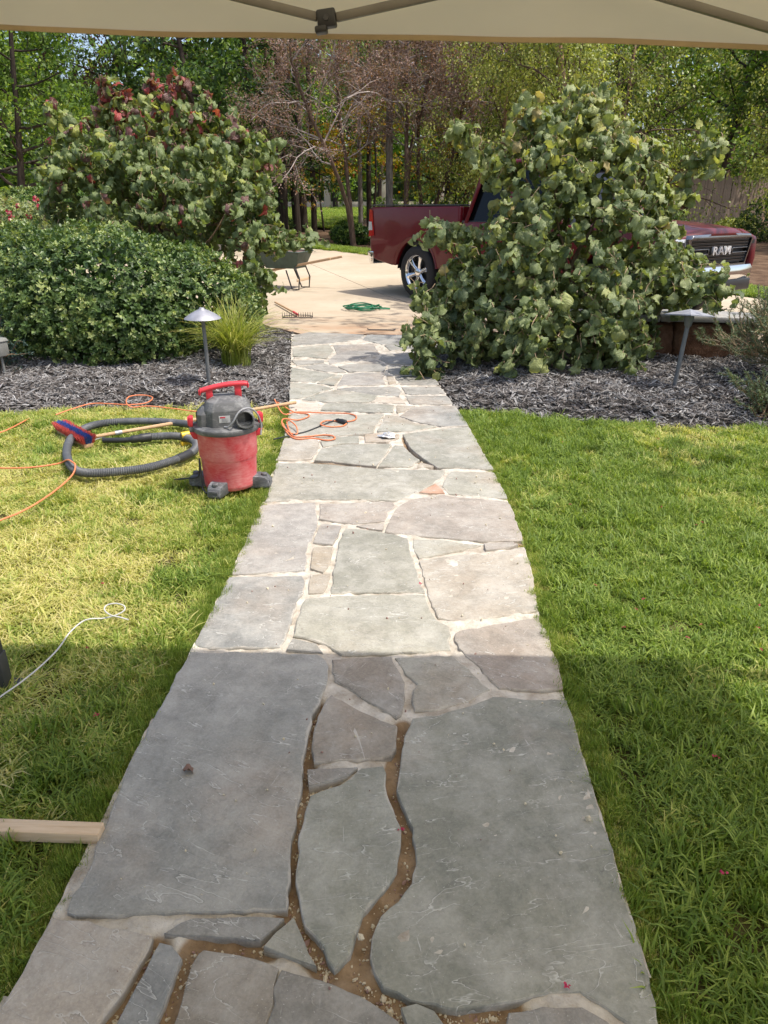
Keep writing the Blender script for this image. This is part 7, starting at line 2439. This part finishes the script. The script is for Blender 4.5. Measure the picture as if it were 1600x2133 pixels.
# the far wood: one mass of foliage
rr = np.random.default_rng(90)
n = 44000
ang = rr.uniform(-38, 36, n)
dd = rr.uniform(62, 88, n)
X = np.sin(np.radians(ang)) * dd
Y = np.cos(np.radians(ang)) * dd
hmax = 9.5 + 3.5 * vnoise(np.stack([ang * .22, dd * .1, ang * 0], 1), 5) + 2. * vnoise(np.stack([ang * .8, dd * .2, ang * 0], 1), 6) + 4.0 * (np.abs(ang + 20.5) > 3.2)
Z = terr(Y) + hmax * rr.random(n) ** 1.25
Pw = np.stack([X, Y, Z], 1)
Pw = Pw + rr.normal(0, .3, (n, 3))
dens = vnoise(Pw * .35, 8) + .5 * vnoise(Pw * .9, 9)
Pw = Pw[dens + np.clip(1.2 - (Pw[:, 2] - 1.8) * .3, 0, 1) > -.25]
n = len(Pw)
me = cloud_mesh('distant_woods', [leaf_quad(.7)], Pw, sph(rr, n), unit(np.array([0, -.4, 1.]) + rr.normal(0, .6, (n, 3))), rr.uniform(.6, 1.3, n), np.clip(rr.uniform(0, 1, n) + .3 * vnoise(Pw * .25, 4), 0, 1))
tag(link('distant_woods', me, M['wood_green']), 'far dense green woodland closing the view', 'woods', kind='stuff')

# ------------------------------------------------------------------ fences
ef = empty('estate_fence', (-4.278, 57.033, 1.321), 0, 'far cream-piered estate fence with black railings', 'fence')
e0 = Vector(ef.location)
fy = e0.y
for px_p in ((-6.284, 57.029, 1.321), (-2.101, 57.038, 1.321), (-10.560, 57.020, 1.321), (2.060, 57.046, 1.321), (6.199, 57.055, 1.322)):
    x = px_p[0] * fy / px_p[1] - e0.x
    p_ = MB().box((x, 0, .95), (.46, .46, 1.95)).build('pier', M['pier'], ef, bevel=.02)
    MB().box((x, 0, 1.97), (.58, .58, .12)).build('pier_cap', M['pier'], p_, bevel=.03)
MB().box((2.0, 0, .14), (18.5, .22, .42)).build('plinth', M['pier'], ef, bevel=.02)
for z in (.45, 1.65):
    MB().box((2.0, 0, z), (18.5, .04, .05)).build('rail', M['iron'], ef)
b = MB()
for k in range(130):
    b.box((-7.2 + k * .142, 0, 1.05), (.02, .02, 1.35))
o = b.build('railings', M['iron'], ef)
o['kind'] = 'stuff'

pf = empty('picket_fence', (11.959, 34.466, 0.644), 0, 'weathered grey-brown board fence behind the hood of the truck', 'fence')
f0 = Vector(pf.location)
fe = Vector((15.421, 36.067, 0.692))
dv = (fe - f0)
dv.z = 0
Lf = dv.length
dv.normalize()
pf.rotation_euler = (0, 0, math.atan2(dv.y, dv.x))
bm_cache = []
rr = np.random.default_rng(3)
npk = int(Lf / .155) + 5
for k in range(4):
    h = (1.92, 1.95, 1.88, 1.93)[k]
    w = (.145, .140, .150, .147)[k]
    m_ = MB().prism([(-w / 2, 0), (w / 2, 0), (w / 2, h - .05), (w / 2 - .035, h), (-w / 2 + .035, h), (-w / 2, h - .05)], 'y', -.01, .01)
    me = m_.mesh('picket')
    me.materials.append(M['picket'])
    bm_cache.append(me)
for k in range(npk):
    o = bpy.data.objects.new('picket', bm_cache[k % 4])
    COL.objects.link(o)
    o.parent = pf
    o.location = (k * .156, rr.uniform(-.006, .006), rr.uniform(-.05, .03))
    o.rotation_euler = (0, rr.normal(0, .012), 0)
for z in (.4, 1.5):
    MB().box((npk * .078, .05, z), (npk * .156, .04, .09)).build('rail', M['picket'], pf)
for k in range(3):
    MB().box((k * npk * .078 * .98, .12, .95), (.1, .1, 1.9)).build('post', M['picket'], pf)

sg = empty('board_gate', (11.278, 35.212, 0.666), 0, 'reddish stained board gate left of the board fence', 'gate')
g0 = Vector(sg.location)
ge = Vector((12.044, 34.842, 0.655))
wg = (ge - g0).length
for k in range(6):
    MB().box(((k + .5) * wg / 6, 0, 1.12), (wg / 6 - .012, .03, 2.2)).build('board', M['red_wood'], sg)
for z in (.5, 1.8):
    MB().box((wg / 2, -.03, z), (wg, .03, .12)).build('rail', M['red_wood'], sg)
for x in (-.06, wg + .06):
    MB().box((x, 0, 1.25), (.13, .13, 2.5)).build('post', M['red_wood'], sg)
MB().box((wg / 2, 0, 2.52), (wg + .5, .16, .10)).build('lintel', M['red_wood'], sg)
